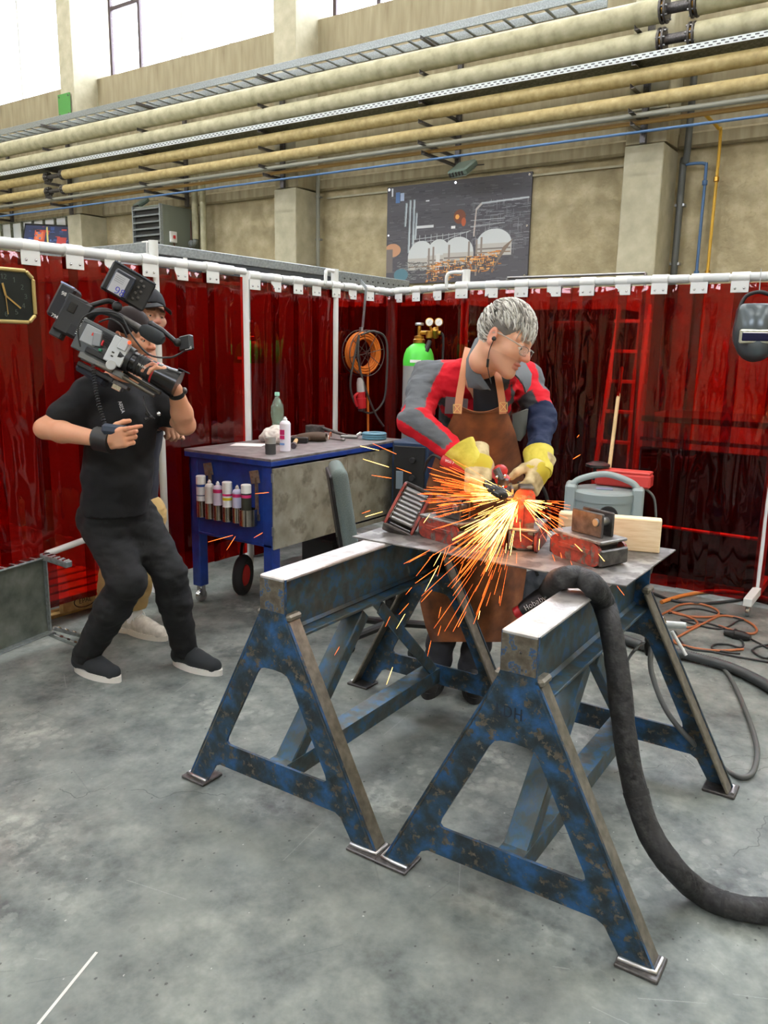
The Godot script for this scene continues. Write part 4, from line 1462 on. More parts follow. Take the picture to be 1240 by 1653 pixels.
	tube(s, [Vector3(0.143, 0.03, -0.045), Vector3(0.146, 0.058, -0.03), Vector3(0.146, 0.062, 0.0), Vector3(0.146, 0.055, 0.03), Vector3(0.143, 0.02, 0.045)], 0.004, 6)
	obj("cuff_edge", s, mat(c8(160, 84, 48), 0.7), t)
	t = thing("marker_box", "small white carton with red end on the bench", "box", Vector3(-3.42, H, -4.25), 0.5)
	obj("carton", bx(Vector3(-0.06, 0.001, -0.02), Vector3(0.06, 0.026, 0.02), 0.002), M.white, t)
	obj("red_end", bx(Vector3(-0.0605, 0.003, -0.0205), Vector3(-0.045, 0.0245, 0.0205), 0.002), mat(c8(196, 40, 90), 0.5), t)
	t = thing("open_spanner", "short steel spanner lying across the bench edge", "spanner", Vector3(0, H, 0))
	s = sk()
	bar(s, Vector3(-3.40, 0.008, -4.30), Vector3(-3.26, 0.008, -4.28), 0.016, 0.009, 0.003)
	obj("shaft", s, M.steel, t)
	s = sk()
	cyl(s, Vector3(-3.25, 0.001, -4.279), Vector3(-3.25, 0.017, -4.279), 0.017, 12, 0.003)
	obj("ring_end", s, M.steel, t)
	t = thing("pry_bar", "long steel bar leaning on a steel block on the bench", "bar", Vector3(0, H, 0))
	s = sk()
	tube(s, smooth_path([Vector3(-3.60, 0.06, -4.45), Vector3(-3.48, 0.035, -4.46), Vector3(-3.36, 0.012, -4.47)], 12), 0.011, 10)
	obj("rod", s, M.dark_steel, t)
	t = thing("adjustable_spanner", "large adjustable steel spanner beside the blue cable coil", "spanner", Vector3(0, H, 0))
	s = sk()
	bar(s, Vector3(-3.36, 0.012, -4.40), Vector3(-3.25, 0.012, -4.45), 0.03, 0.02, 0.005)
	obj("jaw_body", s, M.steel, t)
	s = sk()
	bar(s, Vector3(-3.26, 0.02, -4.45), Vector3(-3.23, 0.045, -4.47), 0.028, 0.022, 0.006)
	obj("jaw", s, M.chrome, t)
	t = thing("steel_block", "small steel box section standing on the bench", "block", Vector3(-3.62, H, -4.44), 0.2)
	obj("section", bx(Vector3(-0.06, 0.0, -0.035), Vector3(0.06, 0.07, 0.035), 0.004), M.dark_steel, t)
	t = thing("blue_cable_coil", "flat coil of blue cable on the bench corner", "cable", Vector3(-3.16, H, -4.52))
	s = sk()
	for k in 3:
		for r in [0.05, 0.064, 0.078]:
			var ring := []
			for q in 24: ring.append(Vector3(cos(TAU * q / 24) * r, 0.008 + k * 0.015, sin(TAU * q / 24) * r))
			tube(s, ring, 0.008, 8, false, true)
	obj("windings", s, mat(c8(84, 130, 150), 0.5), t)
	t = thing("paper_sheet", "white paper sheet lying at the back of the bench", "paper", Vector3(-3.56, H + 0.001, -3.7), 0.5)
	obj("sheet", bx(Vector3(-0.1, 0, -0.07), Vector3(0.1, 0.0015, 0.07), 0.0), M.white, t)
	# ---- below
	t = thing("sack_barrow", "black fan wheel with red hub under the blue bench", "barrow", Vector3(-3.55, 0, -3.62), 0.4)  # lone black fan wheel with a red hub, not a whole barrow
	s = sk()
	var ring := []
	for q in 28: ring.append(Vector3(0, 0.135 + cos(TAU * q / 28) * 0.1, sin(TAU * q / 28) * 0.1))
	tube(s, ring, 0.034, 10, false, true)
	obj("tyre", s, M.rubber, t)
	s = sk()
	cyl(s, Vector3(-0.025, 0.135, 0), Vector3(0.025, 0.135, 0), 0.07, 20, 0.006)
	obj("hub", s, M.red, t)
	s = sk()
	tube(s, [Vector3(-0.03, 0.135, 0), Vector3(-0.05, 0.3, -0.12), Vector3(-0.05, 0.4, -0.3)], 0.012, 8)
	obj("frame_tube", s, M.black, t)
	t = thing("yellow_case", "flat yellow and black case under the bench", "case", Vector3(-3.3, 0, -4.25))
	obj("shell", bx(Vector3(-0.16, 0.002, -0.24), Vector3(0.16, 0.07, 0.24), 0.01), mat(c8(196, 176, 40), 0.5), t)
	obj("lid", bx(Vector3(-0.15, 0.07, -0.23), Vector3(0.15, 0.09, 0.23), 0.008), M.black, t)
	t = thing("bottom_shelf_box", "dark crate pushed under the back of the bench", "crate", Vector3(-3.5, 0, -4.45))
	obj("crate", bx(Vector3(-0.16, 0.002, -0.1), Vector3(0.12, 0.24, 0.12), 0.01), M.black, t)
	obj("crate_rim", bx(Vector3(-0.17, 0.225, -0.11), Vector3(0.13, 0.25, 0.13), 0.004), M.rubber, t)
	office_chair()

func office_chair() -> void:
	var cloth := layered(noise_tex(77, 0.2, [[0.0, c8(84, 96, 94)], [1.0, c8(118, 130, 126)]], 256, 3), null, null, 3.0, 0.95)
	var t := thing("office_chair", "grey-green office chair on castors behind the trestle", "chair", Vector3(-2.33, 0, -3.52), 2.3)
	# local: backrest at -z
	var f := Field.new(Vector3(-0.3, 0.42, -0.36), Vector3(0.3, 1.05, 0.3), 0.012)
	f.rbox(Vector3(0, 0.47, 0.0), Vector3(0.22, 0.04, 0.21), Basis(), 0.035)
	var s := sk()
	f.mesh(s)
	obj("seat", s, cloth, t)
	f = Field.new(Vector3(-0.3, 0.5, -0.45), Vector3(0.3, 1.1, 0.1), 0.012)
	f.rbox(Vector3(0, 0.73, -0.265), Vector3(0.2, 0.26, 0.042), Basis(Vector3.RIGHT, -0.16), 0.04)
	s = sk()
	f.mesh(s)
	var b := obj("backrest", s, cloth, t)
	s = sk()
	box(s, Vector3(0, 0.73, -0.312), Vector3(0.34, 0.44, 0.02), Basis(Vector3.RIGHT, -0.16), 0.01)
	obj("back_shell", s, M.black, b)
	s = sk()
	bar(s, Vector3(0, 0.41, -0.05), Vector3(0, 0.42, -0.26), 0.05, 0.015)
	bar(s, Vector3(0, 0.42, -0.26), Vector3(0, 0.6, -0.3), 0.05, 0.015)
	obj("back_arm", s, M.black, t)
	s = sk()
	cyl(s, Vector3(0, 0.09, 0), Vector3(0, 0.44, 0), 0.025, 14)
	cyl(s, Vector3(0, 0.06, 0), Vector3(0, 0.24, 0), 0.035, 14)
	obj("gas_lift", s, M.black, t)
	for k in 5:
		var a := TAU * k / 5 + 0.35
		var d := Vector3(cos(a), 0, sin(a))
		s = sk()
		bar(s, Vector3(0, 0.1, 0) + d * 0.02, d * 0.3 + Vector3(0, 0.075, 0), 0.05, 0.035, 0.01)
		var sp := obj("base_spoke", s, M.black, t)
		s = sk()
		var n := Vector3(-d.z, 0, d.x)
		for q in [-0.016, 0.016]: cyl(s, d * 0.3 + Vector3(0, 0.029, 0) + n * (q - 0.009), d * 0.3 + Vector3(0, 0.029, 0) + n * (q + 0.009), 0.029, 14, 0.004)
		obj("castor", s, M.black_gloss, sp)

# ---------------------------------------------------------------- things standing and hanging before the red strips
func gas_bottle(label: String, at: Vector3, full: bool) -> Node3D:
	var t := thing("gas_cylinder", label, "gas cylinder", at, 0.45)
	var s := sk()
	lathe(s, [Vector2(0, 0), Vector2(0.105, 0.0), Vector2(0.115, 0.02), Vector2(0.115, 0.02), Vector2(0.115, 1.46)], Transform3D(), 32)
	obj("body", s, mat(c8(150, 152, 150), 0.5), t)
	s = sk()
	lathe(s, [Vector2(0.1153, 1.46), Vector2(0.1153, 1.5), Vector2(0.108, 1.545), Vector2(0.09, 1.585), Vector2(0.06, 1.61), Vector2(0.042, 1.62), Vector2(0.042, 1.62), Vector2(0.042, 1.63)], Transform3D(), 32)
	obj("green_shoulder", s, mat(c8(84, 214, 70), 0.4), t)
	s = sk()
	lathe(s, sharp([Vector2(0.044, 1.625), Vector2(0.044, 1.65), Vector2(0.036, 1.655), Vector2(0.036, 1.675), Vector2(0.014, 1.68), Vector2(0.014, 1.75), Vector2(0, 1.75)]), Transform3D(), 20)
	obj("valve_body", s, M.brass, t)
	s = sk()
	lathe(s, sharp([Vector2(0, 1.75), Vector2(0.03, 1.752), Vector2(0.032, 1.76), Vector2(0.03, 1.77), Vector2(0, 1.772)]), Transform3D(), 20)
	obj("valve_wheel", s, mat(c8(190, 190, 194), 0.35, 0.6), t)
	obj("white_sticker", bx(Vector3(-0.05, 1.485, 0.108), Vector3(0.03, 1.505, 0.118), 0.0), M.white, t)
	if not full: return t
	var r := Node3D.new()
	r.name = "regulator"
	t.add_child(r)
	s = sk()
	tube(s, [Vector3(0, 1.7, 0), Vector3(0.16, 1.7, 0.02)], 0.014, 12)
	cyl(s, Vector3(0.075, 1.66, 0.01), Vector3(0.075, 1.715, 0.01), 0.026, 16, 0.004)
	cyl(s, Vector3(0.12, 1.67, -0.01), Vector3(0.12, 1.73, 0.035), 0.024, 14, 0.004)
	tube(s, [Vector3(0.09, 1.71, 0.01), Vector3(0.08, 1.75, 0.012)], 0.008, 8)
	tube(s, [Vector3(0.12, 1.71, 0.01), Vector3(0.14, 1.75, 0.012)], 0.008, 8)
	obj("regulator_body", s, M.brass, r)
	for e in [Vector3(0.075, 1.775, 0.02), Vector3(0.143, 1.775, 0.02)]:
		s = sk()
		cyl(s, e - Vector3(0, 0, 0.014), e + Vector3(0, 0, 0.014), 0.031, 22, 0.004)
		obj("gauge", s, M.brass, r)
		s = sk()
		disc(s, e + Vector3(0, 0, 0.0146), Vector3.BACK, 0.026, 22)
		obj("dial", s, M.white, r)
		s = sk()
		bar(s, e + Vector3(-0.008, -0.006, 0.0152), e + Vector3(0.01, 0.012, 0.0152), 0.003, 0.001, 0.0)
		obj("needle", s, M.black, r)
	s = sk()
	tube(s, smooth_path([Vector3(0.165, 1.7, 0.02), Vector3(0.18, 1.66, 0.03), Vector3(0.18, 1.5, 0.03), Vector3(0.17, 1.2, 0.0), Vector3(0.16, 0.8, -0.02)], 24), 0.008, 8)
	obj("hose", s, M.rubber, r)
	s = sk()
	cone(s, Vector3(0.08, 1.64, 0.02), Vector3(0.055, 1.56, 0.06), 0.018, 0.022, 12)
	obj("adjusting_knob", s, M.black, r)
	return t

func wall_clock() -> void:
	var c := pxx(6, 477, -3.66)
	var t := thing("wall_clock", "black-faced octagonal clock with gold frame hung on the red strips", "clock", c, PI / 2)
	var w := 0.155
	var h := 0.127
	var k := 0.035
	var oct := func(a: float, b: float, q: float) -> PackedVector2Array:
		return PackedVector2Array([Vector2(-a + q, -b), Vector2(a - q, -b), Vector2(a, -b + q), Vector2(a, b - q), Vector2(a - q, b), Vector2(-a + q, b), Vector2(-a, b - q), Vector2(-a, -b + q)])
	var s := sk()
	prism(s, oct.call(w - 0.012, h - 0.012, k), 0.02, Transform3D(Basis(), Vector3(0, 0, -0.01)))
	obj("dial", s, mat(c8(18, 26, 26), 0.3), t)
	s = sk()
	var o: PackedVector2Array = oct.call(w - 0.008, h - 0.008, k)
	var pts := []
	for v in o: pts.append(Vector3(v.x, v.y, 0.006))
	pts.append(pts[0])
	for i in 8: bar(s, pts[i], pts[i + 1], 0.018, 0.03, 0.006, Vector3.BACK)
	obj("gold_frame", s, mat(c8(190, 170, 112), 0.35, 0.6), t)
	var gold := mat(c8(196, 160, 96), 0.35, 0.7)
	for e in [[Vector2(-0.012, 0.055), 0.010], [Vector2(0.072, -0.055), 0.007], [Vector2(0.006, -0.085), 0.003]]:
		s = sk()
		bar(s, Vector3(0, 0, 0.016), Vector3(e[0].x, e[0].y, 0.016), e[1], 0.002, 0.0, Vector3.BACK)
		obj("hand", s, gold, t)
	var num := mat(c8(74, 86, 80), 0.5)
	for n in 12:
		var a := TAU * (n + 1) / 12.0
		lettering(t, "numeral", str(n + 1), 0.03, Transform3D(Basis(), Vector3(sin(a) * 0.105, cos(a) * 0.085, 0.0105)), num)

func welding_corner() -> void:
	gas_bottle("grey gas cylinder with bright green shoulder and two brass gauges", Vector3(-3.19, 0, -5.12), true)
	# dark blue welding machine on wheels
	var t := thing("welding_machine", "dark blue welding machine beside the gas cylinder", "welding machine", Vector3(-2.86, 0, -4.62), 0.2)
	var navy := mat(c8(30, 52, 82), 0.5)
	obj("case", bx(Vector3(-0.14, 0.14, -0.24), Vector3(0.12, 0.98, 0.14), 0.012), navy, t)
	obj("front_panel", bx(Vector3(-0.12, 0.5, 0.14), Vector3(0.1, 0.95, 0.152), 0.004), M.black, t)
	obj("display", bx(Vector3(-0.1, 0.66, 0.152), Vector3(-0.05, 0.78, 0.157), 0.002), mat(c8(120, 134, 146), 0.3), t)
	for e in [Vector3(0.02, 0.86, 0.15), Vector3(0.02, 0.74, 0.15), Vector3(0.02, 0.62, 0.15)]:
		var k := sk()
		cyl(k, e, e + Vector3(0, 0, 0.03), 0.02, 14, 0.003)
		obj("knob", k, M.rubber, t)
	var s := sk()
	tube(s, smooth_path([Vector3(0.05, 0.6, 0.15), Vector3(0.1, 0.56, 0.22), Vector3(0.16, 0.7, 0.24), Vector3(0.22, 0.85, 0.2), Vector3(0.3, 0.8, 0.15), Vector3(0.33, 0.4, 0.1), Vector3(0.3, 0.03, 0.1)], 40), 0.02, 10)
	obj("torch_cable", s, M.rubber, t)
	for x in [-0.15, 0.13]:
		s = sk()
		cyl(s, Vector3(x - 0.02, 0.1, -0.15), Vector3(x + 0.02, 0.1, -0.15), 0.1, 20, 0.01)
		cyl(s, Vector3(x - 0.015, 0.06, 0.1), Vector3(x + 0.015, 0.06, 0.1), 0.06, 18, 0.008)
		obj("wheel_pair", s, M.rubber, t)
	# hanging cable reel
	var c := pxx(586, 570, -3.82)
	t = thing("cable_reel", "orange extension cable wound on a black wire reel, hung from the rail", "cable reel", c, PI / 2 - 0.35)
	s = sk()
	for k in 3:
		for e in [0.125, 0.143, 0.108]:
			var ring := []
			for q in 30: ring.append(Vector3(cos(TAU * q / 30) * e, sin(TAU * q / 30) * e * 1.1, -0.03 + k * 0.03))
			tube(s, ring, 0.010, 8, false, true)
	obj("orange_windings", s, mat(c8(226, 124, 36), 0.5), t)
	for z in [-0.05, 0.06]:
		s = sk()
		var ring := []
		for q in 30: ring.append(Vector3(cos(TAU * q / 30) * 0.165, sin(TAU * q / 30) * 0.178, z))
		tube(s, ring, 0.004, 6, false, true)
		for q in 4:
			var a := TAU * q / 8 + 0.2
			var v := Vector3(cos(a) * 0.165, sin(a) * 0.178, z)
			tube(s, [v, Vector3(-v.x, -v.y, z)], 0.003, 6)
		obj("wire_side", s, M.dark_steel, t)
	s = sk()
	tube(s, [Vector3(0, 0, -0.055), Vector3(0, 0, 0.085)], 0.008, 8)
	obj("axle", s, M.chrome, t)
	s = sk()
	bar(s, Vector3(-0.02, 0.17, 0.0), Vector3(-0.02, 0.2, 0.0), 0.03, 0.02)
	bar(s, Vector3(-0.02, 0.2, 0.02), Vector3(0.01, 0.5, 0.02), 0.026, 0.004, 0.0, Vector3.RIGHT)
	bar(s, Vector3(0.01, 0.5, 0.02), Vector3(0.01, 0.56, -0.06), 0.026, 0.004, 0.0, Vector3.RIGHT)
	obj("hook_strap", s, M.galv, t)
	s = sk()
	tube(s, [Vector3(0.035, -0.14, 0.02), Vector3(0.04, -0.4, 0.02), Vector3(0.04, -0.66, 0.03)], 0.010, 8)
	obj("orange_tail", s, mat(c8(226, 124, 36), 0.5), t)
	for e in [[Vector3(-0.09, 0.14, 0.075), Vector3(-0.13, 0.0, 0.085), Vector3(-0.17, -0.25, 0.08), Vector3(-0.1, -0.42, 0.08), Vector3(0.04, -0.47, 0.08), Vector3(0.15, -0.38, 0.08), Vector3(0.18, -0.2, 0.08), Vector3(0.17, 0.1, 0.08), Vector3(0.05, 0.17, 0.075), Vector3(-0.07, 0.14, 0.075)], [Vector3(-0.1, 0.14, 0.09), Vector3(-0.11, -0.05, 0.1), Vector3(-0.05, -0.25, 0.1), Vector3(0.05, -0.46, 0.1), Vector3(0.13, -0.58, 0.12)]]:
		s = sk()
		tube(s, smooth_path(e, 60), 0.0085, 8)
		obj("grey_cable", s, mat(c8(62, 62, 60), 0.6), t)
	var pl := Node3D.new()
	pl.name = "plug"
	t.add_child(pl)
	pl.position = Vector3(-0.075, -0.28, 0.085)
	pl.rotation.z = 0.08
	s = sk()
	lathe(s, sharp([Vector2(0.012, 0.09), Vector2(0.022, 0.085), Vector2(0.03, 0.05), Vector2(0.033, -0.02)]).duplicate(), Transform3D(), 18)
	lathe(s, sharp([Vector2(0.033, -0.02), Vector2(0.03, 0.05), Vector2(0.022, 0.085), Vector2(0.012, 0.09)]), Transform3D(), 18)
	obj("plug_sleeve", s, M.white, pl)
	s = sk()
	lathe(s, sharp([Vector2(0, -0.15), Vector2(0.036, -0.15), Vector2(0.04, -0.07), Vector2(0.034, -0.068), Vector2(0.034, -0.02), Vector2(0, -0.02)]), Transform3D(), 20)
	obj("plug_body", s, mat(c8(200, 36, 44), 0.45), pl)
	s = sk()
	tube(s, smooth_path([Vector3(-0.03, -0.03, 0), Vector3(-0.06, -0.05, 0), Vector3(-0.058, -0.09, 0), Vector3(-0.04, -0.13, 0)], 14), 0.012, 8)
	obj("plug_lid", s, mat(c8(200, 36, 44), 0.45), pl)
	s = sk()
	cyl(s, Vector3(0, -0.172, 0), Vector3(0, -0.15, 0), 0.03, 18, 0.003)
	obj("contact_ring", s, M.dark_steel, pl)
	wall_clock()
	# welding helmet
	var hc := pz(1221, 534, -5.26)
	t = thing("welding_helmet", "dark glossy welding helmet with blue visor hung on the red strips", "helmet", hc, 0.3)
	var f := Field.new(Vector3(-0.18, -0.26, -0.18), Vector3(0.18, 0.22, 0.2), 0.008)
	f.ell(Vector3(0, 0.0, 0.0), Vector3(0.125, 0.17, 0.13), Basis(), 0.02)
	f.rbox(Vector3(0, 0.03, -0.02), Vector3(0.115, 0.13, 0.09), Basis(), 0.05, 0.03)
	f.ell(Vector3(0, -0.1, 0.03), Vector3(0.085, 0.075, 0.1), Basis(), 0.04)
	f.ell(Vector3(0, 0.0, -0.09), Vector3(0.105, 0.15, 0.13), Basis(), 0.01, true)
	f.plane_cut(Vector3(0, 0.155, 0), Vector3.UP)
	s = sk()
	f.mesh(s)
	obj("shell", s, mat(c8(84, 92, 96), 0.28, 0.4), t)
	s = sk()
	box(s, Vector3(0, -0.035, 0.12), Vector3(0.205, 0.08, 0.024), Basis(Vector3.RIGHT, 0.1), 0.008)
	obj("visor_frame", s, mat(c8(196, 196, 176), 0.3, 0.4), t)
	s = sk()
	box(s, Vector3(0, -0.036, 0.13), Vector3(0.178, 0.05, 0.014), Basis(Vector3.RIGHT, 0.1), 0.004)
	obj("visor_glass", s, mat(c8(24, 22, 60), 0.08), t)
	s = sk()
	tube(s, smooth_path([Vector3(-0.1, 0.13, -0.04), Vector3(-0.07, 0.2, -0.05), Vector3(0.0, 0.225, -0.05), Vector3(0.07, 0.2, -0.05), Vector3(0.1, 0.13, -0.04)], 20), 0.012, 8)
	obj("headband", s, M.black, t)
	s = sk()
	tube(s, [Vector3(0, 0.225, -0.05), Vector3(0.0, 0.36, -0.08)], 0.003, 6)
	obj("hanging_wire", s, M.steel, t)
	# grey fume extractor
	t = thing("fume_extractor", "round grey fume extractor with arched handle behind the plate", "extractor", Vector3(-1.63, 0, -4.84), 0.33)
	var grey := mat(c8(140, 152, 152), 0.5)
	s = sk()
	lathe(s, sharp([Vector2(0, 0.1), Vector2(0.185, 0.1), Vector2(0.19, 0.12), Vector2(0.19, 0.69), Vector2(0.0, 0.69)]), Transform3D(), 36)
	obj("drum", s, grey, t)
	s = sk()
	lathe(s, sharp([Vector2(0.196, 0.69), Vector2(0.196, 0.74), Vector2(0.185, 0.752), Vector2(0, 0.765)]), Transform3D(), 36)
	var lid := obj("lid", s, grey, t)
	s = sk()
	box(s, Vector3(0.0, 0.764, 0.06), Vector3(0.1, 0.004, 0.05), Basis(), 0.0)
	obj("blue_sticker", s, mat(c8(150, 160, 190), 0.4), lid)
	for x in [-0.2, 0.2]:
		obj("side_column", bx(Vector3(x - 0.035, 0.06, -0.1), Vector3(x + 0.035, 0.78, 0.1), 0.012), mat(c8(150, 162, 162), 0.5), t)
	s = sk()
	tube(s, smooth_path([Vector3(-0.205, 0.76, 0.03), Vector3(-0.15, 0.81, 0.03), Vector3(0.0, 0.85, 0.03), Vector3(0.15, 0.81, 0.03), Vector3(0.205, 0.76, 0.03)], 24), 0.02, 10)
	obj("handle", s, mat(c8(150, 162, 162), 0.5), t)
	s = sk()
	tube(s, [Vector3(0.03, 0.62, 0.18), Vector3(0.03, 0.62, 0.215)], 0.06, 20)
	tube(s, smooth_path([Vector3(0.03, 0.62, 0.2), Vector3(0.02, 0.61, 0.26), Vector3(-0.01, 0.56, 0.29), Vector3(-0.02, 0.3, 0.3)], 24), 0.032, 14)
	obj("hose_socket", s, M.rubber, t)
	for x in [-0.17, 0.17]:
		for z in [-0.1, 0.1]:
			s = sk()
			cyl(s, Vector3(x - 0.015, 0.05, z), Vector3(x + 0.015, 0.05, z), 0.05, 16, 0.006)
			obj("castor", s, M.rubber, t)
	s = sk()
	lathe(s, sharp([Vector2(0.03, 0.76), Vector2(0.03, 0.84), Vector2(0.075, 0.845), Vector2(0.075, 0.86), Vector2(0.04, 0.875), Vector2(0, 0.875)]), Transform3D(Basis(), Vector3(-0.05, 0.03, -0.11)), 20)
	obj("exhaust_cap", s, M.black, t)
	var hang := thing("red_toolbox", "red plastic case standing on the grey extractor", "case", Vector3(-1.55, 0.765, -4.96), 0.1)
	obj("shell", bx(Vector3(-0.17, 0.0, -0.06), Vector3(0.17, 0.085, 0.06), 0.012), mat(c8(206, 66, 62), 0.45), hang)
	obj("lid", bx(Vector3(-0.165, 0.085, -0.055), Vector3(0.165, 0.1, 0.055), 0.01), mat(c8(214, 80, 74), 0.45), hang)
	t = thing("extension_lead", "grey lead looping from the extractor to the floor", "cable")
	s = sk()
	tube(s, smooth_path([pd(1031, 785, 4.95), pd(1046, 792, 4.97), pd(1057, 808, 4.98), pd(1059, 850, 5.0), pd(1056, 900, 5.05), pd(1050, 925, 5.1)], 30), 0.008, 8)
	obj("lead", s, mat(c8(110, 114, 112), 0.5), t)
	t = thing("broom", "wooden broom handle leaning on the red strips", "broom")
	var b0 := pd(982, 770, 5.28)
	var b1 := pd(1004, 594, 5.52)
	var low := b0 + (b0 - b1) * ((b0.y - 0.08) / (b1.y - b0.y))
	s = sk()
	tube(s, [low, b1, b1 + (b1 - b0).normalized() * 0.008], [0.0125, 0.0125, 0.009], 12)
	obj("handle", s, mat(c8(206, 176, 128), 0.6), t)
	s = sk()
	box(s, low + Vector3(0, -0.0, 0), Vector3(0.3, 0.03, 0.05), Basis(), 0.006)
	obj("head", s, mat(c8(150, 60, 50), 0.6), t)
	obj("bristles", bx(low + Vector3(-0.145, -0.075, -0.022), low + Vector3(0.145, -0.015, 0.022), 0.004), mat(c8(40, 36, 34), 0.9), t)
func behind_screens() -> void:
	# enclosure behind the left screens
	var t := thing("machine_cabin", "grey machine enclosure with black glazing rising over the red strips", "enclosure")
	var x1 := -4.62
	var x0 := -6.6
	var za := -3.84
	var zb := -6.0
	var wallm := mat(c8(120, 112, 108), 0.6)
	obj("wall_side", bx(Vector3(x1 - 0.03, 0.02, zb), Vector3(x1, 2.04, za), 0.002), wallm, t)
	obj("wall_end", bx(Vector3(x0, 0.02, za - 0.03), Vector3(x1, 2.04, za), 0.002), wallm, t)
	obj("roof", bx(Vector3(x0, 2.2, zb), Vector3(x1, 2.23, za), 0.002), M.galv, t)
	obj("corner_post", bx(Vector3(x1 - 0.05, 0.0, za - 0.05), Vector3(x1 + 0.005, 2.28, za + 0.005), 0.004), M.white_paint, t)
	obj("side_glazing", bx(Vector3(x1 - 0.02, 2.06, zb), Vector3(x1 + 0.002, 2.2, za - 0.36), 0.001), mat(c8(60, 64, 70), 0.25), t)
	obj("side_glazing", bx(Vector3(x1 - 0.02, 2.06, za - 0.32), Vector3(x1 + 0.002, 2.2, za - 0.06), 0.001), mat(c8(60, 64, 70), 0.25), t)
	obj("end_glazing", bx(Vector3(x0, 2.06, za - 0.02), Vector3(x1 - 0.06, 2.2, za + 0.002), 0.001), mat(c8(150, 152, 158), 0.3), t)
	for e in [[2.2, 2.27], [2.035, 2.065]]:
		obj("top_rail", bx(Vector3(x1 - 0.03, e[0], zb), Vector3(x1 + 0.008, e[1], za), 0.004), M.galv, t)
		obj("top_rail", bx(Vector3(x0, e[0], za - 0.03), Vector3(x1, e[1], za + 0.008), 0.004), M.galv, t)
	obj("mullion", bx(Vector3(x1 - 0.02, 2.06, za - 0.36), Vector3(x1 + 0.006, 2.22, za - 0.32), 0.002), M.white_paint, t)
	var p := thing("perforated_duct", "perforated galvanised duct running on from the enclosure roof", "duct")
	obj("duct_side", bx(Vector3(x1 - 0.2, 2.1, -7.2), Vector3(x1, 2.26, zb - 0.01), 0.004), M.galv, p)
	var holes := sk()
	for i in 26: box(holes, Vector3(x1 + 0.001, 2.2 if i % 2 else 2.16, zb - 0.05 - i * 0.045), Vector3(0.002, 0.012, 0.022), Basis(), 0.0)
	var ho := obj("duct_slots", holes, M.black, p)
	tag(ho, "", "", "", "stuff")
	obj("duct_leg", bx(Vector3(x1 - 0.14, 0, -7.1), Vector3(x1 - 0.06, 2.1, -7.0), 0.004), M.galv, p)
	gas_bottle("second grey gas cylinder with green shoulder seen in the gap between two screens", Vector3(-4.23, 0, -4.42), false)
	# wire cage and pallets beyond the first screen
	p = thing("mesh_box", "steel wire mesh box pallet seen dimly through the red strips", "mesh box", Vector3(-5.6, 0, -2.3))
	var g := sk()
	for i in 17: tube(g, [Vector3(0.0, 0.2 + i * 0.05, -0.55), Vector3(0.0, 0.2 + i * 0.05, 0.6)], 0.003, 4, false)
	for i in 24: tube(g, [Vector3(0.0, 0.2, -0.55 + i * 0.05), Vector3(0.0, 1.0, -0.55 + i * 0.05)], 0.003, 4, false)
	var gm := obj("wire_mesh", g, M.steel, p)
	tag(gm, "", "", "", "stuff")
	for z in [-0.57, 0.62]: obj("corner_post", bx(Vector3(-0.03, 0, z - 0.03), Vector3(0.03, 1.05, z + 0.03), 0.004), M.steel, p)
	obj("rim", bx(Vector3(-0.02, 1.0, -0.57), Vector3(0.02, 1.04, 0.62), 0.003), M.steel, p)
	obj("tray", bx(Vector3(-0.8, 0.12, -0.57), Vector3(0.02, 0.18, 0.62), 0.003), M.steel, p)
	p = thing("storage_cabinet", "pale sheet metal cabinet far behind the first screen", "cabinet", Vector3(-9.0, 0, -3.6))
	obj("body", bx(Vector3(-0.5, 0.0, -1.2), Vector3(0.0, 2.1, 1.0), 0.01), mat(c8(196, 190, 180), 0.6), p)
	for z in [-0.65, -0.1, 0.45]: obj("door_gap", bx(Vector3(0.0, 0.1, z - 0.006), Vector3(0.004, 2.0, z + 0.006), 0.0), M.black, p)
	wood_pallet()
	# the far booth behind the grinding man: dark cupboards added to darken the view through the strips, a ladder, a table
	var dark := mat(c8(38, 34, 36), 0.6)
	p = thing("dark_cupboard", "added tall dark cupboard behind the red strips and gas cylinder", "cupboard", Vector3(-4.6, 0, -7.6))
	obj("body", bx(Vector3(-1.1, 0.0, -0.3), Vector3(0.62, 2.02, 0.3), 0.01), dark, p)
	obj("door_gap", bx(Vector3(-0.25, 0.1, 0.3), Vector3(-0.235, 1.95, 0.304), 0.0), M.black, p)
	p = thing("dark_cupboard", "second added tall dark cupboard behind the grinding man", "cupboard", Vector3(-3.1, 0, -7.9))
	obj("body", bx(Vector3(-0.8, 0.0, -0.3), Vector3(0.55, 1.98, 0.3), 0.01), dark, p)
	obj("handle", bx(Vector3(0.3, 1.0, 0.3), Vector3(0.32, 1.2, 0.33), 0.003), M.steel, p)
	p = thing("step_ladder", "ladder leaning in the booth behind the red strips", "ladder", Vector3(-2.35, 0, -7.3), 0.1)
	for x in [-0.17, 0.17]:
		var s := sk()
		bar(s, Vector3(x, 0.0, 0.3), Vector3(x * 0.8, 2.0, -0.2), 0.03, 0.06)
		obj("stile", s, mat(c8(226, 216, 200), 0.5), p)
	for i in 7:
		var q := 0.12 + i * 0.135
		obj("rung", bx(Vector3(-0.17, q * 2.0 - 0.015, 0.3 - 0.5 * q - 0.02), Vector3(0.17, q * 2.0 + 0.015, 0.3 - 0.5 * q + 0.02), 0.004), mat(c8(226, 216, 200), 0.5), p)
	p = thing("booth_table", "long dark brown table in the booth behind the strips", "table", Vector3(-1.3, 0, -7.2))
	obj("table_top", bx(Vector3(-0.72, 1.02, -0.45), Vector3(2.6, 1.07, 0.4), 0.005), mat(c8(92, 70, 60), 0.5), p)
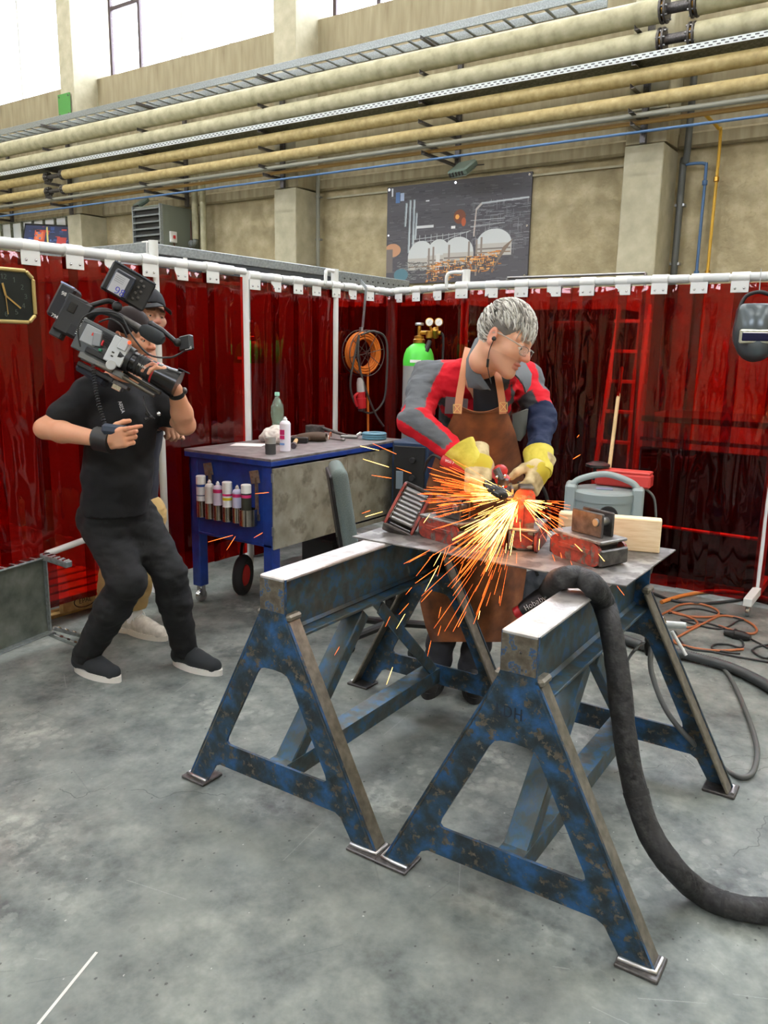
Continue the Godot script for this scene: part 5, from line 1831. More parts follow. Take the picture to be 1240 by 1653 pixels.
	obj("table_front", bx(Vector3(-0.72, 0.02, 0.3), Vector3(2.6, 0.8, 0.36), 0.005), dark, p)
	obj("front_rail", bx(Vector3(-0.72, 0.86, 0.36), Vector3(2.6, 0.89, 0.4), 0.003), mat(c8(92, 70, 60), 0.5), p)
	obj("back_board", bx(Vector3(0.2, 1.07, -0.44), Vector3(2.6, 1.5, -0.42), 0.003), mat(c8(190, 180, 160), 0.7), p)
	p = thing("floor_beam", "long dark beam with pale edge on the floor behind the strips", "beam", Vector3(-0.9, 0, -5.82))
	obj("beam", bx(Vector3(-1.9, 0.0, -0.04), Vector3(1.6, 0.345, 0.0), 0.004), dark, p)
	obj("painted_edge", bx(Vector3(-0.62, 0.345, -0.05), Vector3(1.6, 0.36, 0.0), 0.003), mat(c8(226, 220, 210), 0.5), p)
	p = thing("hanging_coat", "dark work coat hanging in the booth behind the strips", "coat", Vector3(-2.62, 0, -6.6))
	var f := Field.new(Vector3(-0.3, 0.5, -0.15), Vector3(0.3, 1.95, 0.15), 0.03)
	f.cap(Vector3(-0.12, 1.75, 0), Vector3(0.12, 1.75, 0), 0.08, 0.08, 0.05)
	f.rbox(Vector3(0, 1.25, 0), Vector3(0.2, 0.55, 0.07), Basis(), 0.06, 0.06)
	f.cap(Vector3(-0.18, 1.7, 0), Vector3(-0.24, 1.1, 0), 0.06, 0.05, 0.04)
	f.cap(Vector3(0.18, 1.7, 0), Vector3(0.24, 1.1, 0), 0.06, 0.05, 0.04)
	var s2 := sk()
	f.mesh(s2)
	obj("cloth", s2, dark, p)
	s2 = sk()
	tube(s2, [Vector3(0, 1.8, 0), Vector3(0, 2.2, 0)], 0.006, 6)
	tube(s2, [Vector3(-0.6, 2.2, 0), Vector3(0.6, 2.2, 0)], 0.012, 6)
	tube(s2, [Vector3(-0.6, 0.0, 0), Vector3(-0.6, 2.2, 0)], 0.014, 6)
	tube(s2, [Vector3(0.6, 0.0, 0), Vector3(0.6, 2.2, 0)], 0.014, 6)
	obj("coat_rail", s2, M.steel, p)

func wood_pallet() -> void:
	var t := thing("wooden_pallet", "pale wooden pallet with burnt-in oval mark, under the red strips", "pallet", Vector3(-4.05, 0, -2.5), PI / 2)
	var wood := layered(noise_tex(81, 0.02, [[0.0, c8(150, 118, 66)], [0.5, c8(184, 150, 92)], [1.0, c8(206, 174, 116)]], 256, 4), null, null, 2.0, 0.8)
	for x in [-0.52, 0.0, 0.52]:
		for z in [-0.1, -0.55]:
			obj("block", bx(Vector3(x - 0.07, 0.022, z - 0.05), Vector3(x + 0.07, 0.1, z + 0.05), 0.003), wood, t)
	for i in 5: obj("deck_board", bx(Vector3(-0.6, 0.122, -0.62 + i * 0.14), Vector3(0.6, 0.144, -0.52 + i * 0.14), 0.003), wood, t)
	for x in [-0.52, 0.0, 0.52]: obj("stringer_board", bx(Vector3(x - 0.07, 0.1, -0.62), Vector3(x + 0.07, 0.122, -0.05), 0.003), wood, t)
	for z in [-0.1, -0.55]: obj("bottom_board", bx(Vector3(-0.6, 0.0, z - 0.05), Vector3(0.6, 0.022, z + 0.05), 0.003), wood, t)
	var b := obj("marked_block", bx(Vector3(0.16, 0.024, -0.06), Vector3(0.45, 0.12, -0.02), 0.003), wood, t)
	var burn := mat(c8(52, 34, 24), 0.8)
	var s := sk()
	var ring := []
	for q in 28: ring.append(Vector3(0.31 + cos(TAU * q / 28) * 0.075, 0.072 + sin(TAU * q / 28) * 0.04, -0.019))
	tube(s, ring, 0.003, 6, false, true)
	obj("brand_oval", s, burn, b)
	lettering(b, "brand_letters", "EPAL", 0.04, Transform3D(Basis(), Vector3(0.31, 0.072, -0.0195)), burn)

# ---------------------------------------------------------------- rollers and blocks on the plate
func roller_skate(label: String, xf: Transform3D, open: bool, lugs: bool, open_end := false) -> Node3D: # local: length along x, rollers on top when open, else steel plate on top
	var t := thing("roller_skate", label, "roller skate")
	t.transform = xf
	var red := layered(noise_tex(91, 0.02, [[0.0, c8(96, 38, 34)], [0.5, c8(142, 54, 44)], [1.0, c8(164, 74, 60)]], 256, 5), noise_tex(92, 0.03, [[0.0, c8(70, 60, 58)], [1.0, c8(120, 110, 106)]], 256, 4), null, 6.0, 0.45)
	red.detail_mask = noise_tex(93, 0.02, [[0.0, Color.BLACK], [0.6, Color.BLACK], [0.68, Color.WHITE], [1.0, Color.WHITE]], 256, 5)
	var raw: StandardMaterial3D = M.dark_steel
	var L := 0.085
	var out := rounded([Vector2(-L, 0.012), Vector2(-L * 0.82, 0.0), Vector2(L * 0.82, 0.0), Vector2(L, 0.012), Vector2(L, 0.05), Vector2(L * 0.7, 0.062), Vector2(-L * 0.7, 0.062), Vector2(-L, 0.05)], 0.01, 3)
	for z in [-0.05, 0.042]:
		var s := sk()
		prism(s, out, 0.008, Transform3D(Basis(), Vector3(0, 0, z)))
		var sp := obj("side_plate", s, red, t)
		s = sk()
		bar(s, Vector3(-0.055, 0.035, z + (0.009 if z > 0 else -0.001)), Vector3(0.055, 0.035, z + (0.009 if z > 0 else -0.001)), 0.004, 0.012, 0.002)
		obj("rib", s, red, sp)
	# rollers in a chain round the block
	for i in 8:
		var x := -0.058 + i * 0.0166
		for y in [0.052, 0.012]:
			if y < 0.03 and i % 2: continue
			var s := sk()
			cyl(s, Vector3(x, y, -0.036), Vector3(x, y, 0.036), 0.0078, 12, 0.001)
			var ro := obj("roller", s, M.steel, t)
			if y > 0.03:
				for zz in [-0.039, 0.039]:
					s = sk()
					bar(s, Vector3(x - 0.007, y + 0.002, zz), Vector3(x + 0.007, y + 0.002, zz), 0.004, 0.011, 0.002)
					obj("chain_link", s, M.chrome, ro)
	obj("core_block", bx(Vector3(-0.06, 0.018, -0.04), Vector3(0.06, 0.044, 0.04), 0.003), raw, t)
	for x in ([L] if open_end else [-L, L]):
		obj("end_cap", bx(Vector3(x - 0.006, 0.004, -0.05), Vector3(x + 0.006, 0.046, 0.05), 0.004), raw, t)
	if not open:
		obj("cover_plate", bx(Vector3(-L, 0.06, -0.05), Vector3(L, 0.068, 0.05), 0.002), M.plate_steel, t)
	if lugs:
		var y0 := 0.068 if not open else 0.0
		var dy := 1.0 if not open else -1.0
		for z in [-0.022, 0.016]:
			obj("lug", bx(Vector3(-0.045, minf(y0, y0 + dy * 0.062), z - 0.004), Vector3(0.06, maxf(y0, y0 + dy * 0.062), z + 0.004), 0.005), raw, t)
		var s := sk()
		cyl(s, Vector3(0.04, y0 + dy * 0.038, -0.03), Vector3(0.04, y0 + dy * 0.038, 0.024), 0.011, 16, 0.002)
		obj("bolt", s, M.steel, t)
	return t

func plate_things() -> void:
	var Y := 0.863
	# tilted skate leaning back on its lugs, rollers to the front
	var a := ph(641, 862, Y)
	var lx := (cam_u * 0.78 + cam_r * 0.42 + cam_f * 0.46).normalized()
	var lz := cam_r * 0.9 - cam_u * 0.22
	lz = (lz - lx * lz.dot(lx)).normalized()
	var tilt := Basis(lx, lz.cross(lx), lz)
	roller_skate("red roller skate propped up at a slant, its chain of rollers facing up", Transform3D(tilt.scaled(Vector3.ONE * 1.25), a + lx * 0.108 - tilt.y * 0.04 + Vector3(0.0, 0.012, 0.0)), true, true)
	var b := ph(722, 872, Y)
	roller_skate("red roller skate with upright steel lugs and bolts, between two others", Transform3D(Basis(Vector3.UP, -0.3).scaled(Vector3.ONE * 1.3), b + Vector3(0.0, 0.001, -0.02)), false, true)
	var c := ph(836, 886, Y)
	roller_skate("roller skate with the open roller end towards the plate's front edge", Transform3D(Basis(Vector3.UP, 1.8).scaled(Vector3.ONE * 1.3), c + Vector3(0.0, 0.001, -0.06)), false, true, true)
	var d := ph(943, 905, Y)
	roller_skate("red roller skate with two grey lugs beside the wooden block", Transform3D(Basis(Vector3.UP, -0.4).scaled(Vector3.ONE * 1.38), d + Vector3(0.0, 0.001, -0.03)), false, true)
	# wooden block on edge
	var w0 := ph(897, 878, Y)
	var w1 := ph(1062, 893, Y)
	var t := thing("wooden_block", "pale planed wooden block standing on edge on the plate", "block", (w0 + w1) * 0.5 + Vector3(0.0, 0.0, -0.02), atan2(-(w1 - w0).z, (w1 - w0).x))
	var wood := layered(noise_tex(82, 0.012, [[0.0, c8(214, 184, 140)], [0.5, c8(230, 204, 164)], [1.0, c8(240, 220, 186)]], 512, 5), null, null, 1.0, 0.7)
	wood.uv1_scale = Vector3(1.0, 9.0, 9.0)
	var hl := (w1 - w0).length() * 0.5
	obj("timber", bx(Vector3(-hl, 0.001, -0.03), Vector3(hl, 0.125, 0.03), 0.004), wood, t)
	var stamp := sk()
	box(stamp, Vector3(-hl + 0.015, 0.05, 0.0302), Vector3(0.002, 0.05, 0.001), Basis(), 0.0)
	box(stamp, Vector3(-hl + 0.022, 0.074, 0.0302), Vector3(0.014, 0.002, 0.001), Basis(), 0.0)
	obj("ink_mark", stamp, M.black, t)
	# skate held upright in the left hand
	var e := pd(851, 855, 3.03)
	var up := Basis(Vector3.UP, 0.5) * Basis(Vector3.BACK, PI / 2)
	roller_skate("roller skate held upright by the gloved hand under the grinder", Transform3D(up.scaled(Vector3.ONE * 1.32), Vector3(e.x + 0.02, Y + 0.122, e.z)), false, false)

# ---------------------------------------------------------------- hoses and leads on the floor
func lead(called: String, label: String, pts: Array, r: float, m: Material, n := 80, seg := 8) -> Node3D:
	var t := thing(called, label, "hose" if r > 0.015 else "cable")
	var s := sk()
	tube(s, smooth_path(pts, n), r, seg)
	obj("line", s, m, t)
	return t

func floor_things() -> void:
	var fabric := layered(noise_tex(83, 0.03, [[0.0, c8(22, 22, 24)], [0.5, c8(38, 38, 40)], [1.0, c8(58, 58, 58)]], 256, 5), null, null, 3.0, 0.7)
	fabric.normal_enabled = true
	fabric.normal_texture = noise_tex(84, 0.02, [], 256, 4, FastNoiseLite.TYPE_SIMPLEX_SMOOTH, true, 8.0)
	fabric.normal_scale = 0.6
	# fat suction hose over the beam
	var H := 0.857 + 0.036
	var pts := [pd(872, 972, 2.98), pd(890, 948, 2.9), ph(905, 934, H + 0.004), ph(935, 932, H + 0.006), ph(958, 946, H), pd(975, 975, 2.55), pd(985, 1010, 2.50), pd(997, 1080, 2.46), pd(1008, 1180, 2.42), pd(1022, 1260, 2.40), pd(1047, 1340, 2.36), pd(1085, 1398, 2.33)]
	var fl := []
	for q in [Vector2(1130, 1440), Vector2(1180, 1462), Vector2(1250, 1470), Vector2(1330, 1450)]: fl.append(ph(q.x, q.y, 0.037))
	pts.append_array(fl)
	var path := smooth_path(pts, 150)
	var rad := []
	var rn := FastNoiseLite.new()
	rn.seed = 8
	rn.frequency = 0.12
	for i in path.size(): rad.append(0.036 + rn.get_noise_1d(i) * 0.004)
	var t := thing("suction_hose", "thick black fabric suction hose draped over the trestle beam to the floor", "hose")
	var s := sk()
	tube(s, path, rad, 18)
	obj("sleeve", s, fabric, t)
	for i in [44, 92, 128]:
		var k: int = mini(i, path.size() - 2)
		s = sk()
		tube(s, [path[k], path[k + 1]], rad[k] + 0.002, 18, false)
		obj("seam_band", s, M.rubber, t)
	# suction nozzle behind the beam
	t = thing("suction_nozzle", "black suction nozzle with red tip and white lettering below the plate", "nozzle")
	var n0 := pd(874, 968, 2.97)
	var n1 := pd(843, 985, 3.0)
	s = sk()
	tube(s, [n0 + (n0 - n1) * 0.35, n0, n0.lerp(n1, 0.7), n1], [0.04, 0.042, 0.034, 0.026], 16)
	obj("grip", s, M.black, t)
	s = sk()
	cyl(s, n1, n1 + (n1 - n0).normalized() * 0.03, 0.024, 14, 0.003)
	obj("red_tip", s, M.red, t)
	var q := along(n1, n0)
	var face := (EYE - n0).normalized()
	var xx := (n0 - n1).normalized()
	var zz := (face - xx * face.dot(xx)).normalized()
	lettering(t, "white_letters", "Hobaby", 0.026, Transform3D(Basis(xx, zz.cross(xx), zz), n0.lerp(n1, 0.2) + zz * 0.041), M.white)
	# corrugated hose on the floor
	t = thing("corrugated_hose", "grey corrugated plastic hose lying across the floor", "hose")
	var cp := []
	for v in [Vector2(905, 1010), Vector2(985, 1025), Vector2(1040, 1043), Vector2(1110, 1058), Vector2(1180, 1078), Vector2(1240, 1108), Vector2(1290, 1150), Vector2(1290, 1200)]: cp.append(ph(v.x, v.y, 0.03))
	var cpath := smooth_path(cp, 260)
	var cr := []
	for i in cpath.size(): cr.append(0.0275 if i % 2 == 0 else 0.0225)
	s = sk()
	tube(s, cpath, cr, 14)
	obj("ribbed_wall", s, mat(c8(66, 70, 72), 0.5), t)
	var orange := mat(c8(214, 132, 60), 0.5)
	var rust := mat(c8(172, 104, 66), 0.5)
	var blk := mat(c8(44, 46, 47), 0.5)
	var grey := mat(c8(84, 86, 85), 0.5)
	var on := func(list: Array, h := 0.009) -> Array:
		var out := []
		for v in list: out.append(ph(v[0], v[1], h))
		return out
	lead("orange_hose", "bright orange hose arching over the floor before the red strips", on.call([[1068, 972], [1100, 962], [1140, 955], [1180, 955], [1220, 962], [1260, 972]], 0.014), 0.013, orange)
	lead("black_cable", "black cable lying beside the bright orange hose", on.call([[1055, 958], [1090, 970], [1140, 974], [1180, 970], [1210, 966], [1250, 976]], 0.011), 0.010, blk)
	lead("orange_cable", "thin orange cable coiled in two loops on the floor", on.call([[1060, 996], [1082, 985], [1100, 976], [1130, 975], [1155, 983], [1160, 992], [1145, 996], [1115, 995], [1090, 990], [1082, 987], [1105, 993], [1122, 1001], [1126, 1008], [1112, 1013], [1090, 1008]], 0.008), 0.007, rust, 160)
	lead("orange_cable", "thin orange cable in one wide loop around the black coupling", on.call([[1200, 1048], [1170, 1050], [1140, 1049], [1108, 1043], [1090, 1032], [1145, 1002], [1165, 994], [1195, 998], [1215, 1008], [1222, 1018], [1212, 1023], [1185, 1018], [1160, 1010]], 0.008), 0.007, rust, 140)
	lead("thin_black_cable", "thin black cable running straight from the clamp across the floor", on.call([[1080, 990], [1120, 982], [1160, 990], [1198, 1000], [1192, 1002], [1160, 1015], [1100, 1001], [1130, 1003], [1170, 1015], [1198, 1035], [1196, 1045], [1175, 1040], [1155, 1040], [1150, 1047], [1170, 1052], [1195, 1055]], 0.007), 0.0055, blk, 150)
	lead("thin_black_cable", "thin black cable looping out from the coupling to the frame edge", on.call([[1210, 1030], [1240, 1046], [1260, 1056], [1235, 1062], [1215, 1050], [1230, 1042], [1260, 1040]], 0.007), 0.0055, blk, 80)
	lead("thin_black_cable", "thin black cable running along the corrugated hose", on.call([[1090, 1020], [1110, 1045], [1150, 1052], [1190, 1060], [1260, 1072]], 0.007), 0.0055, blk, 80)
	lead("grey_cable", "grey cable hanging behind the trestle towards the nozzle", [pd(1040, 1036, 3.1), pd(1020, 1055, 3.05), ph(1010, 1075, 0.01), ph(1002, 1100, 0.01)], 0.006, grey)
	# bag and white leads on the floor behind the plate
	t = thing("tool_bag", "crumpled dark grey tool bag on the floor beyond the plate", "bag", ph(852, 972))
	var f := Field.new(Vector3(-0.25, -0.02, -0.22), Vector3(0.25, 0.32, 0.22), 0.01)
	f.rbox(Vector3(0, 0.11, 0), Vector3(0.19, 0.11, 0.13), Basis(), 0.08, 0.03)
	f.ell(Vector3(0.08, 0.2, 0.02), Vector3(0.1, 0.06, 0.1), Basis(), 0.04)
	f.ell(Vector3(-0.1, 0.18, 0.0), Vector3(0.09, 0.05, 0.1), Basis(), 0.04)
	f.wrinkle(folds(51, 7.0, 0.03))
	f.plane_cut(Vector3(0, 0.002, 0), Vector3.DOWN)
	s = sk()
	f.mesh(s)
	obj("bag_body", s, mat(c8(54, 58, 64), 0.85), t)
	s = sk()
	tube(s, smooth_path([Vector3(-0.1, 0.2, 0.1), Vector3(-0.08, 0.27, 0.12), Vector3(0.06, 0.28, 0.12), Vector3(0.1, 0.22, 0.1)], 16), 0.01, 8)
	obj("bag_handle", s, M.black, t)
	var bt := ph(852, 972) + Vector3(0, 0.25, 0)
	lead("white_cable", "white cable looping over the dark tool bag", [bt + Vector3(-0.24, -0.23, 0.12), bt + Vector3(-0.16, -0.02, 0.1), bt + Vector3(-0.02, 0.05, 0.1), bt + Vector3(0.14, 0.03, 0.04), bt + Vector3(0.26, -0.23, 0.0)], 0.012, M.white_paint)
	lead("white_cable", "white cable lying across the front of the dark tool bag", [bt + Vector3(-0.26, -0.22, 0.2), bt + Vector3(-0.12, -0.06, 0.17), bt + Vector3(0.02, 0.0, 0.15), bt + Vector3(0.18, 0.02, 0.12), bt + Vector3(0.3, -0.22, 0.1)], 0.012, M.white_paint)
	# cable coupling
	t = thing("cable_coupling", "black cable coupling lying among the coiled cables", "plug")
	var k0 := ph(1170, 1020, 0.022)
	var k1 := ph(1212, 1030, 0.022)
	s = sk()
	tube(s, [k0, k0.lerp(k1, 0.35), k0.lerp(k1, 0.4), k0.lerp(k1, 0.75), k1], [0.018, 0.026, 0.03, 0.028, 0.014], 14)
	obj("shell", s, M.black, t)
	s = sk()
	tube(s, [k0.lerp(k1, 0.36), k0.lerp(k1, 0.42)], 0.033, 14)
	obj("collar", s, M.rubber, t)
	# earth clamp on the far leg and its lead
	t = thing("earth_clamp", "metal welding earth clamp gripping the trestle leg", "clamp")
	var c0 := pd(1066, 1006, 3.22)
	s = sk()
	tube(s, smooth_path([c0 + Vector3(-0.04, -0.035, 0.02), c0 + Vector3(-0.03, 0.01, 0.03), c0 + Vector3(0.0, 0.035, 0.03), c0 + Vector3(0.02, 0.01, 0.03)], 14), 0.014, 10)
	obj("jaw", s, M.chrome, t)
	s = sk()
	tube(s, [c0 + Vector3(0.0, 0.0, 0.02), c0 + Vector3(0.1, 0.012, 0.0)], [0.018, 0.012], 10)
	obj("lever", s, mat(c8(200, 204, 202), 0.4, 0.3), t)
	s = sk()
	tube(s, smooth_path([c0 + Vector3(-0.05, -0.01, 0.02), c0 + Vector3(-0.03, -0.045, 0.03), c0 + Vector3(0.02, -0.04, 0.03)], 10), 0.013, 10)
	obj("brass_shoe", s, M.brass, t)
	s = sk()
	tube(s, [c0 + Vector3(0.05, -0.02, 0.01), c0 + Vector3(0.11, -0.11, 0.0)], 0.007, 8)
	obj("spring_handle", s, M.white_paint, t)
	var hnd := pd(1051, 1012, 3.2)
	s = sk()
	tube(s, [hnd + Vector3(0, 0.02, 0), hnd + Vector3(0, -0.09, 0), hnd + Vector3(0, -0.12, 0)], [0.022, 0.02, 0.012], 12)
	obj("grip", s, M.black, t)
	lead("earth_cable", "black welding earth cable looping from the clamp over the floor", [pd(1051, 1045, 3.2), pd(1052, 1085, 3.15), pd(1075, 1145, 3.08), pd(1115, 1195, 3.03), ph(1165, 1238, 0.012), ph(1195, 1254, 0.012), ph(1216, 1245, 0.012), ph(1222, 1205, 0.012), ph(1205, 1150, 0.012), ph(1180, 1095, 0.012), ph(1160, 1072, 0.012)], 0.0105, grey, 90, 10)
	# steel step frame lying by the screen
	steel_step()
	# chalk line and scraps
	t = thing("chalk_line", "straight white painted line on the floor", "floor line")
	s = sk()
	bar(s, ph(156, 1537, 0.0006), ph(40, 1680, 0.0006), 0.008, 0.001, 0.0)
	obj("stroke", s, mat(c8(206, 204, 200), 0.8), t)

func steel_step() -> void:
	# a sheet steel step lying on its side: cheek plate with two ribbed treads running back
	var t := thing("steel_step", "bare steel step frame with ribbed bars standing by the red strips", "step")
	var sheet := layered(noise_tex(85, 0.008, [[0.0, c8(92, 98, 90)], [0.5, c8(120, 126, 116)], [1.0, c8(146, 150, 142)]], 512, 6), null, null, 1.4, 0.42, 0.55)
	var a := ph(78, 1022, 0.11)
	var b := ph(-40, 1070, 0.11)
	var dir := (b - a).normalized()
	var nrm := Vector3(-dir.z, 0, dir.x)
	if nrm.dot(EYE - a) < 0: nrm = -nrm
	var h := 0.41
	var s := sk()
	box(s, (a + b) * 0.5 + Vector3(0, h * 0.5, 0), Vector3(a.distance_to(b), h, 0.004), Basis(dir, Vector3.UP, dir.cross(Vector3.UP)), 0.001)
	obj("cheek_plate", s, sheet, t)
	s = sk()
	bar(s, a + Vector3(0, 0.0, 0), a + Vector3(0, h, 0), 0.008, 0.05, 0.002, nrm)
	obj("front_flange", s, M.galv, t)
	s = sk()
	bar(s, a + Vector3(0, h, 0), b + Vector3(0, h, 0), 0.06, 0.008, 0.002)
	var top := obj("top_flange", s, M.galv, t)
	for i in 7:
		var c := a.lerp(b, 0.08 + i * 0.14) + Vector3(0, h + 0.006, 0)
		s = sk()
		box(s, c, Vector3(0.045, 0.006, 0.05), Basis(dir, Vector3.UP, dir.cross(Vector3.UP)), 0.003)
		obj("tread_rib", s, M.chrome, top)
	s = sk()
	bar(s, a + Vector3(0, 0.012, 0) + nrm * 0.02, b + Vector3(0, 0.012, 0) + nrm * 0.02, 0.05, 0.006, 0.001)
	obj("bottom_flange", s, M.galv, t)
	# ribbed bars running to the right
	var ends := [[ph(76, 895, h + 0.02), pd(138, 905, 4.28), 0.04], [a + Vector3(0, 0.02, -0.03), ph(152, 1032, 0.013), 0.026], [a + Vector3(0, 0.0, 0.0), ph(142, 1048, 0.013), 0.026]]
	ends[0][0] = a + Vector3(0, h + 0.005, 0)
	ends[0][1] = a + Vector3(0, h - 0.01, 0) + (ph(140, 1040, 0.11) - a).normalized() * 0.2
	for e in ends:
		s = sk()
		bar(s, e[0], e[1], e[2], e[2] * 0.8, 0.004)
		var br := obj("ribbed_bar", s, M.galv, t)
		for i in 5:
			s = sk()
			box(s, e[0].lerp(e[1], 0.15 + i * 0.18) + Vector3(0, e[2] * 0.4, 0), Vector3(e[2] * 0.9, 0.008, 0.018), along(e[0], e[1]), 0.003)
			obj("bar_rib", s, M.chrome, br)
	s = sk()
	tube(s, [a + Vector3(0, h + 0.01, -0.02), a + Vector3(0.03, h + 0.06, -0.32)], 0.017, 12)
	obj("round_rail", s, M.white_paint, t)
# ---------------------------------------------------------------- people
func lin(r: int, g: int, b: int) -> Color: # vertex colours are linear
	return Color8(r, g, b).srgb_to_linear()

func vmat(rough := 0.6, spec := 0.4) -> StandardMaterial3D:
	var m := mat(Color.WHITE, rough, 0.0, spec)
	m.vertex_color_use_as_albedo = true
	return m

func head_axes(yaw: float, pitch: float, roll := 0.0) -> Basis: # turned from looking at the camera: yaw to its right, pitch down
	var B := -cam_f
	var F := (cam_r * sin(yaw) + B * cos(yaw)) * cos(pitch) - cam_u * sin(pitch)
	var X := cam_u.cross(F).normalized()
	var Y := F.cross(X)
	return Basis(X, Y, F).rotated(F.normalized(), roll)

func add_head(st: SurfaceTool, xf: Transform3D, skin: Color, brow: Color, cell := 0.0035, lids := 1.0, stubble := 0.0) -> void:
	var f := Field.new(Vector3(-0.105, -0.2, -0.13), Vector3(0.105, 0.15, 0.135), cell)
	f.ell(Vector3(0, 0.042, -0.012), Vector3(0.076, 0.096, 0.097), Basis(), 0.02)
	f.ell(Vector3(0, -0.03, 0.026), Vector3(0.060, 0.082, 0.066), Basis(), 0.03)
	f.cap(Vector3(-0.05, -0.055, 0.0), Vector3(-0.014, -0.1, 0.066), 0.022, 0.017, 0.03)
	f.cap(Vector3(0.05, -0.055, 0.0), Vector3(0.014, -0.1, 0.066), 0.022, 0.017, 0.03)
	f.ell(Vector3(0, -0.1, 0.073), Vector3(0.02, 0.016, 0.016), Basis(), 0.02)
	for s in [-1.0, 1.0]:
		f.ell(Vector3(s * 0.042, -0.022, 0.058), Vector3(0.026, 0.024, 0.026), Basis(), 0.02)
		f.cap(Vector3(s * 0.012, 0.024, 0.086), Vector3(s * 0.05, 0.024, 0.066), 0.012, 0.010, 0.015)
		f.ell(Vector3(s * 0.031, 0.003, 0.093), Vector3(0.017, 0.011, 0.016), Basis(), 0.012, true)
		f.ell(Vector3(s * 0.031, 0.003 + 0.004 * lids, 0.079), Vector3(0.0165, 0.0115, 0.0125), Basis(), 0.004)
		# ear
		var eb := Basis(Vector3.UP, s * 0.35) * Basis(Vector3.RIGHT, -0.2)
		f.ell(Vector3(s * 0.081, -0.006, -0.014), Vector3(0.010, 0.034, 0.021), eb, 0.006)
		f.ell(Vector3(s * 0.091, -0.002, -0.009), Vector3(0.007, 0.02, 0.011), eb, 0.005, true)
		f.ell(Vector3(s * 0.011, -0.034, 0.101), Vector3(0.010, 0.008, 0.011), Basis(), 0.008)
	f.cap(Vector3(0, 0.018, 0.091), Vector3(0, -0.029, 0.113), 0.0085, 0.0115, 0.014)
	f.ell(Vector3(0, -0.0605, 0.089), Vector3(0.023, 0.006, 0.0105), Basis(), 0.006)
	f.ell(Vector3(0, -0.0735, 0.086), Vector3(0.02, 0.007, 0.0105), Basis(), 0.006)
	f.rbox(Vector3(0, -0.067, 0.1), Vector3(0.021, 0.0012, 0.008), Basis(), 0.001, 0.004, true)
	f.cap(Vector3(0, -0.05, -0.035), Vector3(0, -0.1, -0.045), 0.054, 0.052, 0.03)
	var lip := skin.lerp(lin(170, 80, 76), 0.45)
	var blush := skin.lerp(lin(206, 110, 96), 0.35)
	var beard := skin.lerp(lin(110, 96, 90), stubble)
	f.mesh(st, func(p: Vector3, n: Vector3) -> Color:
		if absf(p.x) < 0.022 and p.z > 0.08 and p.y < -0.055 and p.y > -0.081: return lip
		if p.z > 0.05 and p.y > 0.019 and p.y < 0.034 and absf(p.x) > 0.012 and absf(p.x) < 0.05 and n.z > 0.2: return skin.lerp(brow, 0.75)
		if stubble > 0.0 and p.y < -0.045 and p.z > 0.0: return beard
		if absf(p.x) > 0.074 or (p.z > 0.095 and p.y < -0.015): return blush
		return skin, xf)

func add_eyes(parent: Node, xf: Transform3D, sc: float) -> void:
	for s in [-1.0, 1.0]:
		var st := sk()
		ball(st, xf * Vector3(s * 0.031, 0.0, 0.0775), Vector3.ONE * 0.0125 * sc, xf.basis.orthonormalized(), 14)
		var e := obj("eye", st, mat(c8(232, 228, 222), 0.2), parent)
		st = sk()
		ball(st, xf * Vector3(s * 0.031, -0.003, 0.0872), Vector3(0.0058, 0.0058, 0.003) * sc, xf.basis.orthonormalized(), 12)
		obj("iris", st, mat(c8(64, 52, 44), 0.15), e)

func hair_locks(st: SurfaceTool, xf: Transform3D, n: int, sd: int, cols: Array, length: float, front := 0.03, low := -0.05, flow := Vector3(0, -0.35, 1.0)) -> void:
	var rng := RandomNumberGenerator.new()
	rng.seed = sd
	var c := Vector3(0, 0.042, -0.012)
	var r := Vector3(0.080, 0.100, 0.101)
	for i in n:
		var v := Vector3(rng.randfn(), rng.randfn(), rng.randfn()).normalized()
		var p := c + v * r
		var hairline := front + 0.03 * (1.0 - absf(v.x))
		if p.z > 0.02 and p.y < 0.065 + hairline * 0.4: continue
		if p.z > -0.06 and p.y < 0.06 and absf(p.x) > 0.05: continue
		if p.y < low: continue
		var nn := (v / r).normalized()
		var t := flow - nn * flow.dot(nn)
		t += Vector3(v.x * 0.8, -0.5 * absf(v.x) - 0.25 * maxf(0.0, -v.z), 0)
		t = (t - nn * t.dot(nn)).normalized()
		var L := length * rng.randf_range(0.7, 1.25)
		if absf(v.x) > 0.6: L *= 0.6
		var side := nn.cross(t) * rng.randf_range(-0.25, 0.25)
		var pts := [p - nn * 0.004, p + (t + side) * L * 0.35 + nn * 0.006, p + (t + side) * L * 0.7 + nn * (0.003 - L * 0.1), p + (t + side * 1.6) * L + nn * (-0.002 - L * 0.3)]
		for k in 4: pts[k] = xf * pts[k]
		st.set_color(cols[rng.randi_range(0, cols.size() - 1)])
		tube(st, pts, [0.0034, 0.0036, 0.003, 0.0008], 5, false)

func hair_cap(st: SurfaceTool, xf: Transform3D, col: Color, front := 0.03) -> void:
	var f := Field.new(Vector3(-0.1, -0.08, -0.13), Vector3(0.1, 0.16, 0.12), 0.006)
	f.ell(Vector3(0, 0.045, -0.014), Vector3(0.080, 0.100, 0.1), Basis(), 0.01)
	f.ell(Vector3(0, -0.03, 0.09), Vector3(0.09, 0.09 + front * 0.4, 0.09), Basis(), 0.01, true)
	f.ell(Vector3(0.09, -0.02, 0.0), Vector3(0.03, 0.045, 0.035), Basis(), 0.01, true)
	f.ell(Vector3(-0.09, -0.02, 0.0), Vector3(0.03, 0.045, 0.035), Basis(), 0.01, true)
	f.plane_cut(Vector3(0, -0.05, 0), Vector3.DOWN)
	f.mesh(st, func(_p: Vector3, _n: Vector3) -> Color: return col, xf)

